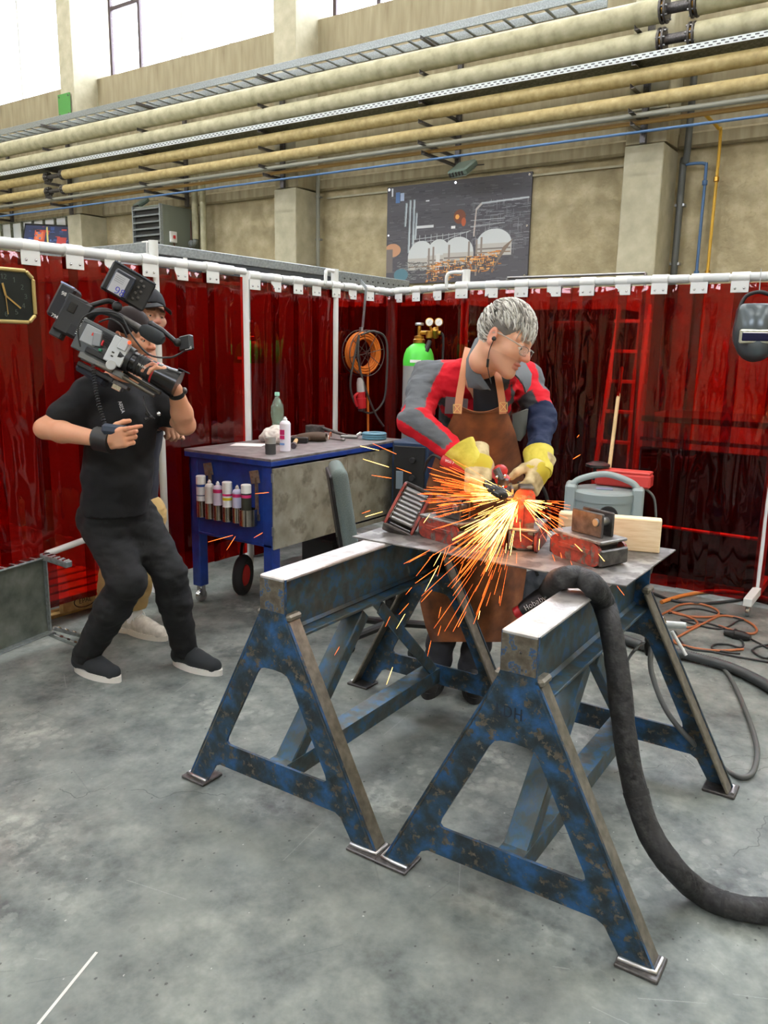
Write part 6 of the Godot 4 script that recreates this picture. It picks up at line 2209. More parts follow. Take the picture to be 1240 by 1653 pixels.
func add_hand(st: SurfaceTool, wrist: Vector3, fingers: Vector3, palm: Vector3, side: float, curl: Array, thumb: Vector3, sc: float, fat: float, paint: Callable, cell := 0.0034) -> void:
	# local: fingers run along +y, the palm looks along -z, the thumb leaves on the side's x
	var Y := fingers.normalized()
	var Z := -(palm - Y * palm.dot(Y)).normalized()
	var X := Y.cross(Z)
	var f := Field.new(Vector3(-0.13, -0.05, -0.15), Vector3(0.13, 0.23, 0.1), cell)
	f.cap(Vector3(0, -0.05, 0), Vector3(0, 0.02, 0), 0.026 * fat, 0.027 * fat, 0.02)
	f.rbox(Vector3(0, 0.05, 0), Vector3(0.041, 0.05, 0.0155 * fat), Basis(), 0.013, 0.02)
	f.ell(Vector3(side * 0.026, 0.03, -0.01), Vector3(0.02, 0.035, 0.018), Basis(), 0.015)
	var lens := [0.92, 1.05, 1.0, 0.8]
	for i in 4:
		var x := (-0.031 + 0.0205 * i) * -side * 1.0
		x = side * (0.031 - 0.0205 * i)
		var p := Vector3(x, 0.092 - absf(i - 1.3) * 0.004, 0)
		var a := 0.0
		var seg := [0.044 * lens[i], 0.029 * lens[i], 0.022 * lens[i]]
		var rr := [0.0102 * fat, 0.0092 * fat, 0.0086 * fat, 0.0075 * fat]
		var bend := [1.25, 1.5, 0.95]
		var prev := p - Vector3(0, 0.03, 0)
		f.cap(prev, p, 0.011 * fat, rr[0], 0.008)
		for k in 3:
			a += curl[i] * bend[k]
			var q: Vector3 = p + Vector3(x * 0.05 * (1.0 - curl[i]), cos(a), -sin(a)) * seg[k]
			f.cap(p, q, rr[k], rr[k + 1], 0.004)
			p = q
	var tb := Vector3(side * 0.03, 0.018, -0.008)
	var td := Vector3(side * thumb.x, thumb.y, thumb.z).normalized()
	var t1 := tb + td * 0.042
	var t2 := t1 + (td * 0.8 + Vector3(-side * 0.15, 0.5, -0.15)).normalized() * 0.032
	var t3 := t2 + (td * 0.6 + Vector3(-side * 0.3, 0.6, -0.2)).normalized() * 0.024
	f.cap(tb, t1, 0.0155 * fat, 0.0125 * fat, 0.014)
	f.cap(t1, t2, 0.0122 * fat, 0.0108 * fat, 0.005)
	f.cap(t2, t3, 0.0108 * fat, 0.009 * fat, 0.005)
	f.mesh(st, paint, Transform3D(Basis(X * sc, Y * sc, Z * sc), wrist))

func shoe(parent: Node, called: String, heel: Vector3, dir: Vector3, L: float, upper: Material, sole: Material, laces: Material, high := 0.0) -> Node3D:
	var t := Node3D.new()
	t.name = called
	parent.add_child(t, true)
	dir.y = 0
	var Z := dir.normalized()
	t.transform = Transform3D(Basis(Vector3.UP.cross(Z), Vector3.UP, Z), Vector3(heel.x, 0.0, heel.z))
	var f := Field.new(Vector3(-0.075, 0.0, -0.05), Vector3(0.075, 0.17 + high, L + 0.03), 0.006)
	f.cap(Vector3(0, 0.055, 0.02), Vector3(0, 0.055, L * 0.45), 0.036, 0.043, 0.02)
	f.cap(Vector3(0, 0.05, L * 0.45), Vector3(0, 0.04, L - 0.05), 0.044, 0.040, 0.02)
	f.cap(Vector3(0, 0.06, 0.02), Vector3(0, 0.105 + high, 0.03), 0.037, 0.041, 0.03)
	f.cap(Vector3(0, 0.09, 0.06), Vector3(0, 0.055, L * 0.6), 0.036, 0.034, 0.03)
	f.ell(Vector3(0, 0.15 + high, 0.035), Vector3(0.034, 0.05, 0.046), Basis(), 0.008, true)
	f.plane_cut(Vector3(0, 0.02, 0), Vector3.DOWN)
	var s := sk()
	f.mesh(s)
	obj("upper", s, upper, t)
	var out := PackedVector2Array()
	for k in 28:
		var a := TAU * k / 28
		var z := L * 0.5 - 0.01 + cos(a) * (L * 0.5 + 0.012)
		var w := 0.047 + 0.006 * sin(clampf(z / L, 0, 1) * PI - 0.6)
		out.append(Vector2(sin(a) * w * (1.0 if absf(cos(a)) < 0.95 else 0.97), z))
	s = sk()
	prism(s, out, 0.03, Transform3D(Basis(Vector3.RIGHT, Vector3.BACK, Vector3.UP), Vector3(0, 0.001, 0)))
	obj("sole", s, sole, t)
	if laces:
		for k in 4:
			s = sk()
			var z := 0.085 + k * 0.024
			var y := 0.128 - k * 0.011
			tube(s, smooth_path([Vector3(-0.025, y - 0.012, z), Vector3(0, y + 0.002, z + 0.006), Vector3(0.025, y - 0.012, z)], 8), 0.0032, 6)
			obj("lace", s, laces, t)
		for sx in [-1.0, 1.0]:
			s = sk()
			tube(s, smooth_path([Vector3(0, 0.132, 0.085), Vector3(sx * 0.02, 0.138, 0.085), Vector3(sx * 0.04, 0.115, 0.095), Vector3(sx * 0.042, 0.09, 0.1)], 10), 0.003, 6)
			obj("lace_end", s, laces, t)
	return t

func folds(sd: int, freq: float, amp: float, stretch := Vector3.ONE) -> Callable:
	var n := FastNoiseLite.new()
	n.seed = sd
	n.frequency = freq
	n.fractal_octaves = 2
	return func(p: Vector3) -> float: return n.get_noise_3d(p.x * stretch.x, p.y * stretch.y, p.z * stretch.z) * amp

func bounds(pts: Array, pad: float) -> Array:
	var lo: Vector3 = pts[0]
	var hi: Vector3 = pts[0]
	for p in pts:
		lo = lo.min(p)
		hi = hi.max(p)
	return [lo - Vector3.ONE * pad, hi + Vector3.ONE * pad]

func seg_t(p: Vector3, a: Vector3, b: Vector3) -> float:
	return clampf((p - a).dot(b - a) / (b - a).length_squared(), -0.5, 1.5)

func seg_d(p: Vector3, a: Vector3, b: Vector3) -> float:
	return p.distance_to(a.lerp(b, clampf((p - a).dot(b - a) / (b - a).length_squared(), 0.0, 1.0)))

func sander() -> void:
	var t := thing("person", "person in a grey and red work jacket and brown leather apron, bent over a grinder", "person")
	var hb := head_axes(1.04, 0.5, 0.0)
	var hx := Transform3D(hb.scaled(Vector3.ONE * 1.03), pd(815, 549, 3.03))
	var neck := pd(772, 612, 3.28)
	var rs := pd(692, 612, 3.38)
	var re := pd(668, 680, 3.13)
	var rw := pd(742, 736, 3.0)
	var ls := pd(846, 612, 3.5)
	var le := pd(874, 678, 3.34)
	var lw := pd(869, 742, 3.10)
	var chest := pd(766, 672, 3.42)
	var waist := pd(766, 762, 3.56)
	var pelvis := pd(768, 846, 3.72)
	var skin := lin(212, 160, 132)
	# body: head and neck, with shoulders and chest under the clothes
	var st := sk()
	add_head(st, hx, skin, lin(120, 112, 104), 0.0035, 1.0, 0.18)
	var bb := bounds([neck, chest, hx.origin], 0.14)
	var f := Field.new(bb[0], bb[1], 0.012)
	f.cap(hx * Vector3(0, -0.07, -0.04), neck, 0.054, 0.06, 0.03)
	f.cap(neck, chest, 0.06, 0.09, 0.03)
	f.mesh(st, func(_p: Vector3, _n: Vector3) -> Color: return skin)
	var skm := vmat(0.5, 0.4)
	skm.subsurf_scatter_enabled = true
	skm.subsurf_scatter_strength = 0.15
	var body := obj("body", st, skm, t)
	add_eyes(body, hx, 1.03)
	# hair
	st = sk()
	hair_cap(st, hx, lin(110, 106, 100), 0.03)
	hair_locks(st, hx, 1500, 4, [lin(172, 168, 160), lin(148, 144, 136), lin(190, 187, 180), lin(126, 122, 116), lin(206, 203, 196)], 0.066, 0.02, -0.045, Vector3(0.0, -0.25, 1.0))
	obj("hair", st, vmat(0.65, 0.3), t)
	# glasses
	var g := Node3D.new()
	g.name = "glasses"
	t.add_child(g)
	var lensm := StandardMaterial3D.new()
	lensm.transparency = BaseMaterial3D.TRANSPARENCY_ALPHA
	lensm.albedo_color = Color(0.9, 0.93, 0.95, 0.12)
	lensm.roughness = 0.05
	var gm := mat(c8(150, 150, 152), 0.25, 0.8)
	for s in [-1.0, 1.0]:
		var rim := []
		for k in 20:
			var a := TAU * k / 20
			rim.append(hx * Vector3(s * 0.034 + signf(cos(a)) * pow(absf(cos(a)), 0.6) * 0.026, -0.008 + signf(sin(a)) * pow(absf(sin(a)), 0.6) * 0.016, 0.108 - absf(cos(a) * s + 1) * 0.005))
		st = sk()
		tube(st, rim, 0.0013, 6, false, true)
		obj("rim", st, gm, g)
		st = sk()
		faced(st, rim.duplicate(), hx.basis.z)
		obj("lens", st, lensm, g)
		st = sk()
		tube(st, smooth_path([hx * Vector3(s * 0.058, 0.004, 0.1), hx * Vector3(s * 0.074, 0.008, 0.07), hx * Vector3(s * 0.083, 0.012, 0.0), hx * Vector3(s * 0.083, -0.004, -0.03)], 14), 0.0022, 6)
		obj("temple", st, mat(c8(168, 160, 146), 0.3), g)
	st = sk()
	tube(st, [hx * Vector3(-0.008, 0.0, 0.11), hx * Vector3(0, 0.003, 0.113), hx * Vector3(0.008, 0.0, 0.11)], 0.0013, 6)
	obj("bridge", st, gm, g)
	# earphone
	var ep := Node3D.new()
	ep.name = "earphone"
	t.add_child(ep)
	st = sk()
	ball(st, hx * Vector3(-0.088, -0.012, 0.0), Vector3.ONE * 0.009, Basis(), 10)
	obj("bud", st, M.black, ep)
	st = sk()
	tube(st, smooth_path([hx * Vector3(-0.09, -0.016, 0.002), hx * Vector3(-0.088, -0.06, 0.005), hx * Vector3(-0.076, -0.11, 0.02), hx * Vector3(-0.05, -0.16, 0.05)], 20), 0.0018, 6)
	tube(st, [hx * Vector3(-0.084, -0.085, 0.012), hx * Vector3(-0.077, -0.112, 0.02)], 0.005, 8)
	obj("wire", st, M.black, ep)
	# shirt at the throat
	st = sk()
	var tb := bounds([neck, pd(800, 650, 3.2)], 0.1)
	f = Field.new(tb[0], tb[1], 0.008)
	f.cap(pd(788, 628, 3.2), pd(792, 660, 3.25), 0.06, 0.07, 0.03)
	f.mesh(st)
	obj("undershirt", st, mat(c8(34, 34, 40), 0.9), t)
	# jacket
	var jb := bounds([rs, re, rw, ls, le, lw, chest, waist, neck, pelvis], 0.14)
	f = Field.new(jb[0], jb[1], 0.0072)
	f.cap(chest + Vector3(0, 0.02, 0), waist, 0.13, 0.128, 0.06)
	f.cap(waist, pelvis, 0.128, 0.14, 0.05)
	f.cap(rs, ls, 0.072, 0.072, 0.06)
	f.cap(rs.lerp(neck, 0.6), chest, 0.085, 0.12, 0.06)
	f.cap(ls.lerp(neck, 0.6), chest, 0.085, 0.12, 0.06)
	f.cap(rs, re, 0.076, 0.060, 0.035)
	f.cap(re, rw, 0.060, 0.044, 0.02)
	f.cap(ls, le, 0.074, 0.059, 0.035)
	f.cap(le, lw, 0.060, 0.043, 0.02)
	f.ell(hx * Vector3(0.0, -0.12, 0.03), Vector3(0.075, 0.075, 0.09), Basis(), 0.02, true)
	f.wrinkle(folds(5, 6.0, 0.012, Vector3(1, 1.6, 1)))
	f.wrinkle(folds(6, 15.0, 0.006, Vector3(0.8, 1.5, 0.8)))
	var grey := lin(92, 96, 100)
	var dark := lin(66, 68, 70)
	var red := lin(198, 30, 46)
	var navy := lin(38, 46, 70)
	var across := (ls - rs).normalized()
	var down := (waist - neck).normalized()
	var up := cam_u
	var rt := cam_r
	var face := -cam_f
	st = sk()
	f.mesh(st, func(p: Vector3, _n: Vector3) -> Color:
		var du := seg_d(p, rs, re)
		var df := seg_d(p, re, rw)
		var dl := seg_d(p, ls, le)
		var dm := seg_d(p, le, lw)
		var dc := seg_d(p, chest, waist) - 0.06
		var u := (p - neck).dot(across)
		var v := (p - neck).dot(down)
		var m := minf(minf(du, df), minf(dl, dm))
		if m < dc + 0.01:
			if df == m: # right forearm: grey panel along the top, red below and at the cuff
				var ax := re.lerp(rw, clampf((p - re).dot(rw - re) / (rw - re).length_squared(), 0, 1))
				var w := (p - ax).normalized()
				var s := seg_t(p, re, rw)
				var h := w.dot((up * 0.8 + rt * 0.55).normalized())
				if s > 0.82 or h < -0.45: return red
				if h > 0.62: return red
				return grey
			if du == m:
				var ax := rs.lerp(re, clampf((p - rs).dot(re - rs) / (re - rs).length_squared(), 0, 1))
				var w := (p - ax).normalized()
				if w.dot(rt) > 0.55 and w.dot(face) > 0.1: return red
				if seg_t(p, rs, re) > 0.85 and w.dot(rt) < -0.7: return red
				return grey
			if dl == m:
				var ax := ls.lerp(le, clampf((p - ls).dot(le - ls) / (le - ls).length_squared(), 0, 1))
				var w := (p - ax).normalized()
				var s := seg_t(p, ls, le)
				if s > 0.82: return navy
				if s > 0.55 and w.dot(face) < 0.9: return red if w.dot(rt) > -0.2 else dark
				if w.dot(rt) > 0.5: return grey
				return red
			return navy
		# trunk: grey yoke, red chest, dark pockets and piping
		if v < -0.015 and u < -0.055: return grey if u < -0.075 else red
		if v < 0.05: return red if u < 0.07 or u > 0.13 else dark
		if v < 0.1: return red
		if v < 0.12: return dark
		if v < 0.145: return red
		return dark if fposmod(v, 0.15) < 0.1 else red)
	var jm := vmat(0.85, 0.3)
	jm.normal_enabled = true
	jm.normal_texture = noise_tex(95, 0.15, [], 256, 3, FastNoiseLite.TYPE_SIMPLEX_SMOOTH, true, 3.0)
	jm.normal_scale = 0.25
	tri_mat(jm, 6.0)
	var jacket := obj("jacket", st, jm, t)
	# collar: two flaps round the neck
	var cm := mat(c8(84, 88, 92), 0.85)
	var flap := func(inner: Array, outer: Array) -> void:
		var rows := []
		for k in inner.size():
			var r := []
			for j in 5: r.append((inner[k] as Vector3).lerp(outer[k], j / 4.0) + (-cam_f) * 0.012 * sin(PI * j / 4.0))
			rows.append(r)
		var q := sk()
		sheet(q, rows, 0.007)
		obj("collar_flap", q, cm, jacket)
	flap.call([pd(779, 541, 3.3), pd(768, 560, 3.16), pd(768, 585, 3.1), pd(778, 608, 3.07), pd(792, 630, 3.08)], [pd(768, 548, 3.34), pd(754, 580, 3.19), pd(753, 608, 3.14), pd(757, 625, 3.12), pd(776, 628, 3.1)])
	flap.call([pd(826, 598, 3.2), pd(832, 606, 3.14), pd(838, 612, 3.12), pd(842, 618, 3.12)], [pd(845, 582, 3.34), pd(858, 605, 3.22), pd(856, 622, 3.16), pd(848, 634, 3.13)])
	# pocket and pen flap
	st = sk()
	sheet(st, [[pd(720, 640, 3.23), pd(742, 642, 3.215), pd(756, 644, 3.21)], [pd(718, 668, 3.24), pd(740, 668, 3.225), pd(754, 668, 3.22)]], 0.006)
	obj("chest_pocket", st, mat(c8(92, 78, 80), 0.85), jacket)
	st = sk()
	sheet(st, [[pd(828, 668, 3.30), pd(840, 664, 3.28), pd(852, 660, 3.29)], [pd(830, 710, 3.32), pd(840, 712, 3.30), pd(847, 700, 3.31)]], 0.012)
	obj("side_pocket", st, mat(c8(104, 108, 104), 0.85), jacket)
	# trousers
	st = sk()
	var hipR := pd(738, 872, 3.83)
	var hipL := pd(796, 872, 3.83)
	var footR := ph(704, 1100, 0.0)
	var footL := ph(762, 1106, 0.0)
	var kneeR := hipR.lerp(footR + Vector3(0, 0.08, 0), 0.5) + Vector3(0.0, 0, -0.02)
	var kneeL := hipL.lerp(footL + Vector3(0, 0.08, 0), 0.5) + Vector3(0.0, 0, -0.02)
	jb = bounds([hipR, hipL, footR, footL, kneeR, kneeL], 0.14)
	f = Field.new(jb[0], jb[1], 0.013)
	f.cap(hipR, hipL, 0.11, 0.11, 0.05)
	f.cap(hipR, kneeR, 0.095, 0.07, 0.04)
	f.cap(kneeR, footR + Vector3(0, 0.1, 0), 0.076, 0.068, 0.03)
	f.cap(hipL, kneeL, 0.095, 0.07, 0.04)
	f.cap(kneeL, footL + Vector3(0, 0.1, 0), 0.076, 0.068, 0.03)
	f.wrinkle(folds(7, 9.0, 0.012, Vector3(1, 1.8, 1)))
	f.plane_cut(Vector3(0, 0.055, 0), Vector3.DOWN)
	f.mesh(st)
	obj("trousers", st, mat(c8(48, 48, 52), 0.9), t)
	for e in [[footR, Vector3(0.35, 0, 1)], [footL, Vector3(0.6, 0, 1)]]:
		shoe(t, "boot", e[0] - (e[1] as Vector3).normalized() * 0.07, e[1], 0.29, mat(c8(42, 40, 40), 0.6), M.rubber, null, 0.04)
	# apron
	var rows := []
	var spec := [[652, 739, 813, 3.13, 0.02], [672, 731, 822, 3.15, 0.04], [700, 718, 832, 3.19, 0.05], [735, 704, 840, 3.25, 0.06], [775, 691, 846, 3.35, 0.07], [815, 683, 850, 3.46, 0.08], [860, 679, 852, 3.575, 0.09], [920, 677, 850, 3.62, 0.09], [975, 679, 842, 3.66, 0.09], [1010, 687, 832, 3.69, 0.08], [1036, 697, 818, 3.71, 0.08]]
	var fn := FastNoiseLite.new()
	fn.seed = 17
	fn.frequency = 2.2
	for j in (spec.size() - 1) * 3 + 1:
		var k := int(j / 3.0)
		var fr := (j % 3) / 3.0
		var A: Array = spec[k]
		var B: Array = spec[mini(k + 1, spec.size() - 1)]
		var r := []
		for i in 17:
			var u := i / 16.0
			var y := lerpf(A[0], B[0], fr)
			var x := lerpf(lerpf(A[1], B[1], fr), lerpf(A[2], B[2], fr), u)
			var w := absf(u * 2.0 - 1.0)
			var dep := lerpf(A[3], B[3], fr) + lerpf(A[4], B[4], fr) * w * w * 1.6
			if j < 2: y += (1.0 - w * w) * (13.0 - j * 5.0)
			dep += fn.get_noise_2d(u * 2.4, y * 0.0035) * 0.03 * clampf((y - 700.0) / 150.0, 0.15, 1.0)
			r.append(pd(x, y, dep))
		rows.append(r)
	st = sk()
	sheet(st, rows, 0.004)
	var hide := layered(noise_tex(96, 0.01, [[0.0, c8(96, 50, 18)], [0.45, c8(128, 70, 30)], [0.7, c8(142, 80, 36)], [1.0, c8(160, 96, 48)]], 512, 6), null, null, 1.6, 0.85)
	hide.rim_enabled = true
	hide.rim = 0.4
	var apron := obj("apron", st, hide, t)
	var tan := mat(c8(196, 130, 92), 0.7)
	for e in [[[pd(739, 668, 3.13), pd(742, 640, 3.14), pd(748, 605, 3.17), pd(752, 580, 3.24), pd(756, 562, 3.32)], 0.030], [[pd(812, 668, 3.135), pd(810, 645, 3.13), pd(806, 618, 3.13), pd(802, 600, 3.18)], 0.028]]:
		var sp := smooth_path(e[0], 20)
		var rr := []
		for k in sp.size():
			var d: Vector3 = (sp[mini(k + 1, sp.size() - 1)] - sp[maxi(k - 1, 0)]).normalized()
			var sd: Vector3 = d.cross(cam_f).normalized() * (e[1] * 0.5)
			rr.append([sp[k] - sd, sp[k], sp[k] + sd])
		st = sk()
		sheet(st, rr, 0.004)
		obj("strap", st, tan, apron)
	for e in [[738, 660], [813, 657]]:
		st = sk()
		var c := pd(e[0], e[1], 3.118)
		for d in [[Vector2(-5, -6), Vector2(5, 6)], [Vector2(-5, 6), Vector2(5, -6)], [Vector2(-6, -7), Vector2(6, -7)], [Vector2(-6, 7), Vector2(6, 7)], [Vector2(-6, -7), Vector2(-6, 7)], [Vector2(6, -7), Vector2(6, 7)]]:
			tube(st, [pd(e[0] + d[0].x, e[1] + d[0].y, 3.116), pd(e[0] + d[1].x, e[1] + d[1].y, 3.116)], 0.0012, 5)
		obj("stitching", st, mat(c8(220, 180, 110), 0.7), apron)
	# gloves
	var yellow := layered(noise_tex(97, 0.02, [[0.0, c8(176, 160, 48)], [0.5, c8(206, 190, 70)], [1.0, c8(222, 208, 100)]], 256, 5), null, null, 3.0, 0.8)
	var cream := lin(206, 188, 146)
	var dirty := lin(164, 144, 104)
	var yel := lin(198, 178, 62)
	var nn := FastNoiseLite.new()
	nn.seed = 31
	nn.frequency = 22.0
	var paint := func(p: Vector3, n: Vector3) -> Color:
		var v := nn.get_noise_3d(p.x, p.y, p.z)
		if n.z > 0.55 and p.y > 0.0 and p.y < 0.05: return yel
		return cream.lerp(dirty, clampf(v * 1.6 + 0.35, 0.0, 1.0))
	var gl := Node3D.new()
	gl.name = "right_glove"
	t.add_child(gl)
	st = sk()
	# right hand closes round the grinder's barrel: knuckles up, palm down
	var rh := pd(773, 741, 2.975)
	add_hand(st, rh, -cam_u * 0.8 - cam_f * 0.5 - cam_r * 0.08, cam_f * 0.75 - cam_u * 0.6, -1.0, [0.72, 0.78, 0.82, 0.85], Vector3(0.45, 0.7, -0.75), 1.12, 1.3, paint)
	obj("hand", st, vmat(0.8, 0.3), gl)
	st = sk()
	tube(st, [pd(741, 722, 3.0), pd(752, 738, 2.99), pd(766, 748, 2.98), pd(774, 755, 2.97)], [0.066, 0.06, 0.055, 0.05], 20)
	obj("cuff", st, yellow, gl)
	var mark := sk()
	var mo := pd(762, 728, 2.925)
	var oval := []
	for k in 20: oval.append(mo + (cam_r * cos(TAU * k / 20) * 0.024 + (cam_u * 0.95 + cam_r * 0.3) * sin(TAU * k / 20) * 0.014) + (cam_f * 0.0 ))
	faced(mark, oval, -cam_f)
	gl = Node3D.new()
	gl.name = "left_glove"
	t.add_child(gl)
	st = sk()
	var lh := pd(874, 755, 3.07)
	add_hand(st, lh, pd(858, 786, 3.03) - lh, (-cam_r * 0.85 + cam_f * 0.3 - cam_u * 0.2), 1.0, [0.5, 0.55, 0.6, 0.7], Vector3(0.5, 0.75, -0.5), 1.12, 1.3, paint)
	obj("hand", st, vmat(0.8, 0.3), gl)
	st = sk()
	tube(st, [pd(869, 730, 3.12), pd(870, 742, 3.10), pd(872, 756, 3.075), pd(872, 764, 3.06)], [0.06, 0.056, 0.05, 0.045], 20)
	obj("cuff", st, yellow, gl)
	# oval print on the cuffs
	for e in [[pd(763, 729, 2.94), 0.5, Vector3(741, 722, 3.0), Vector3(764, 753, 2.985), 0.058]]:
		var a := pd(e[2].x, e[2].y, e[2].z)
		var b := pd(e[3].x, e[3].y, e[3].z)
		var ax := (b - a).normalized()
		var nrm := (-cam_f + cam_u * 0.45 + cam_r * 0.5)
		nrm = (nrm - ax * nrm.dot(ax)).normalized()
		var sd := ax.cross(nrm)
		st = sk()
		var prev := []
		for rr in [0.55, 1.0]:
			var ring := []
			for k in 22:
				var u: float = cos(TAU * k / 22) * 0.019 * rr
				var v: float = sin(TAU * k / 22) * 0.026 * rr
				var ang := v / 0.058
				ring.append(a.lerp(b, 0.45) + ax * u + nrm * (cos(ang) * 0.0586) + sd * (sin(ang) * 0.0586))
			if prev:
				for k in 22: faced(st, [prev[k], prev[(k + 1) % 22], ring[(k + 1) % 22], ring[k]], nrm)
			prev = ring
		obj("oval_print", st, mat(c8(104, 108, 60), 0.7), t.get_node("right_glove"))
	grinder()

func grinder() -> void:
	var t := thing("angle_grinder", "red angle grinder with black guard held in the gloved right hand", "grinder")
	var a := pd(713, 742, 2.99)
	var b := pd(800, 772, 2.95)
	var ax := (b - a).normalized()
	var red := mat(c8(186, 44, 44), 0.4)
	var st := sk()
	tube(st, [a, a + ax * 0.01, a.lerp(b, 0.35), a.lerp(b, 0.5), a.lerp(b, 0.85), b], [0.018, 0.022, 0.024, 0.022, 0.028, 0.03], 14)
	obj("motor_body", st, red, t)
	var n0 := a.lerp(b, 0.16)
	var zz := (-cam_f - ax * (-cam_f).dot(ax)).normalized()
	lettering(t, "white_letters", "WSG 7", 0.012, Transform3D(Basis(ax, zz.cross(ax), zz), n0 + zz * 0.0235), M.white)
	st = sk()
	tube(st, [b, b + ax * 0.03, b + ax * 0.05], [0.03, 0.03, 0.02], 14)
	ball(st, pd(808, 760, 2.94), Vector3(0.028, 0.024, 0.024), Basis(), 14)
	obj("gear_head", st, red, t)
	st = sk()
	tube(st, [pd(801, 757, 2.915), pd(810, 775, 2.91)], [0.014, 0.012], 10)
	box(st, pd(812, 778, 2.925), Vector3(0.04, 0.028, 0.03), Basis(), 0.006)
	obj("flange_head", st, M.dark_steel, t)
	for e in [Vector2(802, 770), Vector2(815, 768), Vector2(812, 786)]:
		st = sk()
		ball(st, pd(e.x, e.y, 2.9), Vector3.ONE * 0.006, Basis(), 8)
		obj("screw", st, M.chrome, t)
	# guard and disc: tilted plane facing down right
	var c := pd(806, 788, 2.93)
	var dn := (cam_u * 0.75 + cam_r * 0.4 - cam_f * 0.5).normalized()
	st = sk()
	cyl(st, c - dn * 0.002, c + dn * 0.002, 0.062, 36)
	obj("disc", st, mat(c8(70, 62, 56), 0.8), t)
	st = sk()
	var w := along(Vector3.ZERO, dn)
	var arc := []
	for k in 19:
		var an := PI * k / 18.0 + 1.1
		arc.append([c + (w.x * cos(an) + w.y * sin(an)) * 0.066 - dn * 0.006, c + (w.x * cos(an) + w.y * sin(an)) * 0.067 + dn * 0.016, c + (w.x * cos(an) + w.y * sin(an)) * 0.03 + dn * 0.02])
	sheet(st, arc, 0.003)
	obj("guard", st, M.black_gloss, t)
	st = sk()
	tube(st, smooth_path([a, pd(700, 735, 3.02), pd(690, 745, 3.1), pd(684, 762, 3.2)], 20), 0.006, 8)
	obj("lead", st, M.rubber, t)
	st = sk()
	tube(st, smooth_path([pd(872, 780, 3.12), pd(882, 800, 3.2), pd(887, 830, 3.3), pd(886, 870, 3.5)], 20), 0.007, 8)
	obj("air_line", st, M.rubber, t)
func film_crew() -> void:
	operator()
	helper()
	film_camera()

func leg_field(f: Field, hip: Vector3, knee: Vector3, ankle: Vector3, r0: float, r1: float, r2: float) -> void:
	f.cap(hip, knee, r0, r1, 0.05)
	f.cap(knee, knee.lerp(ankle, 0.35), r1, r1 * 0.98, 0.03)
	f.cap(knee.lerp(ankle, 0.35), ankle, r1 * 0.98, r2, 0.03)

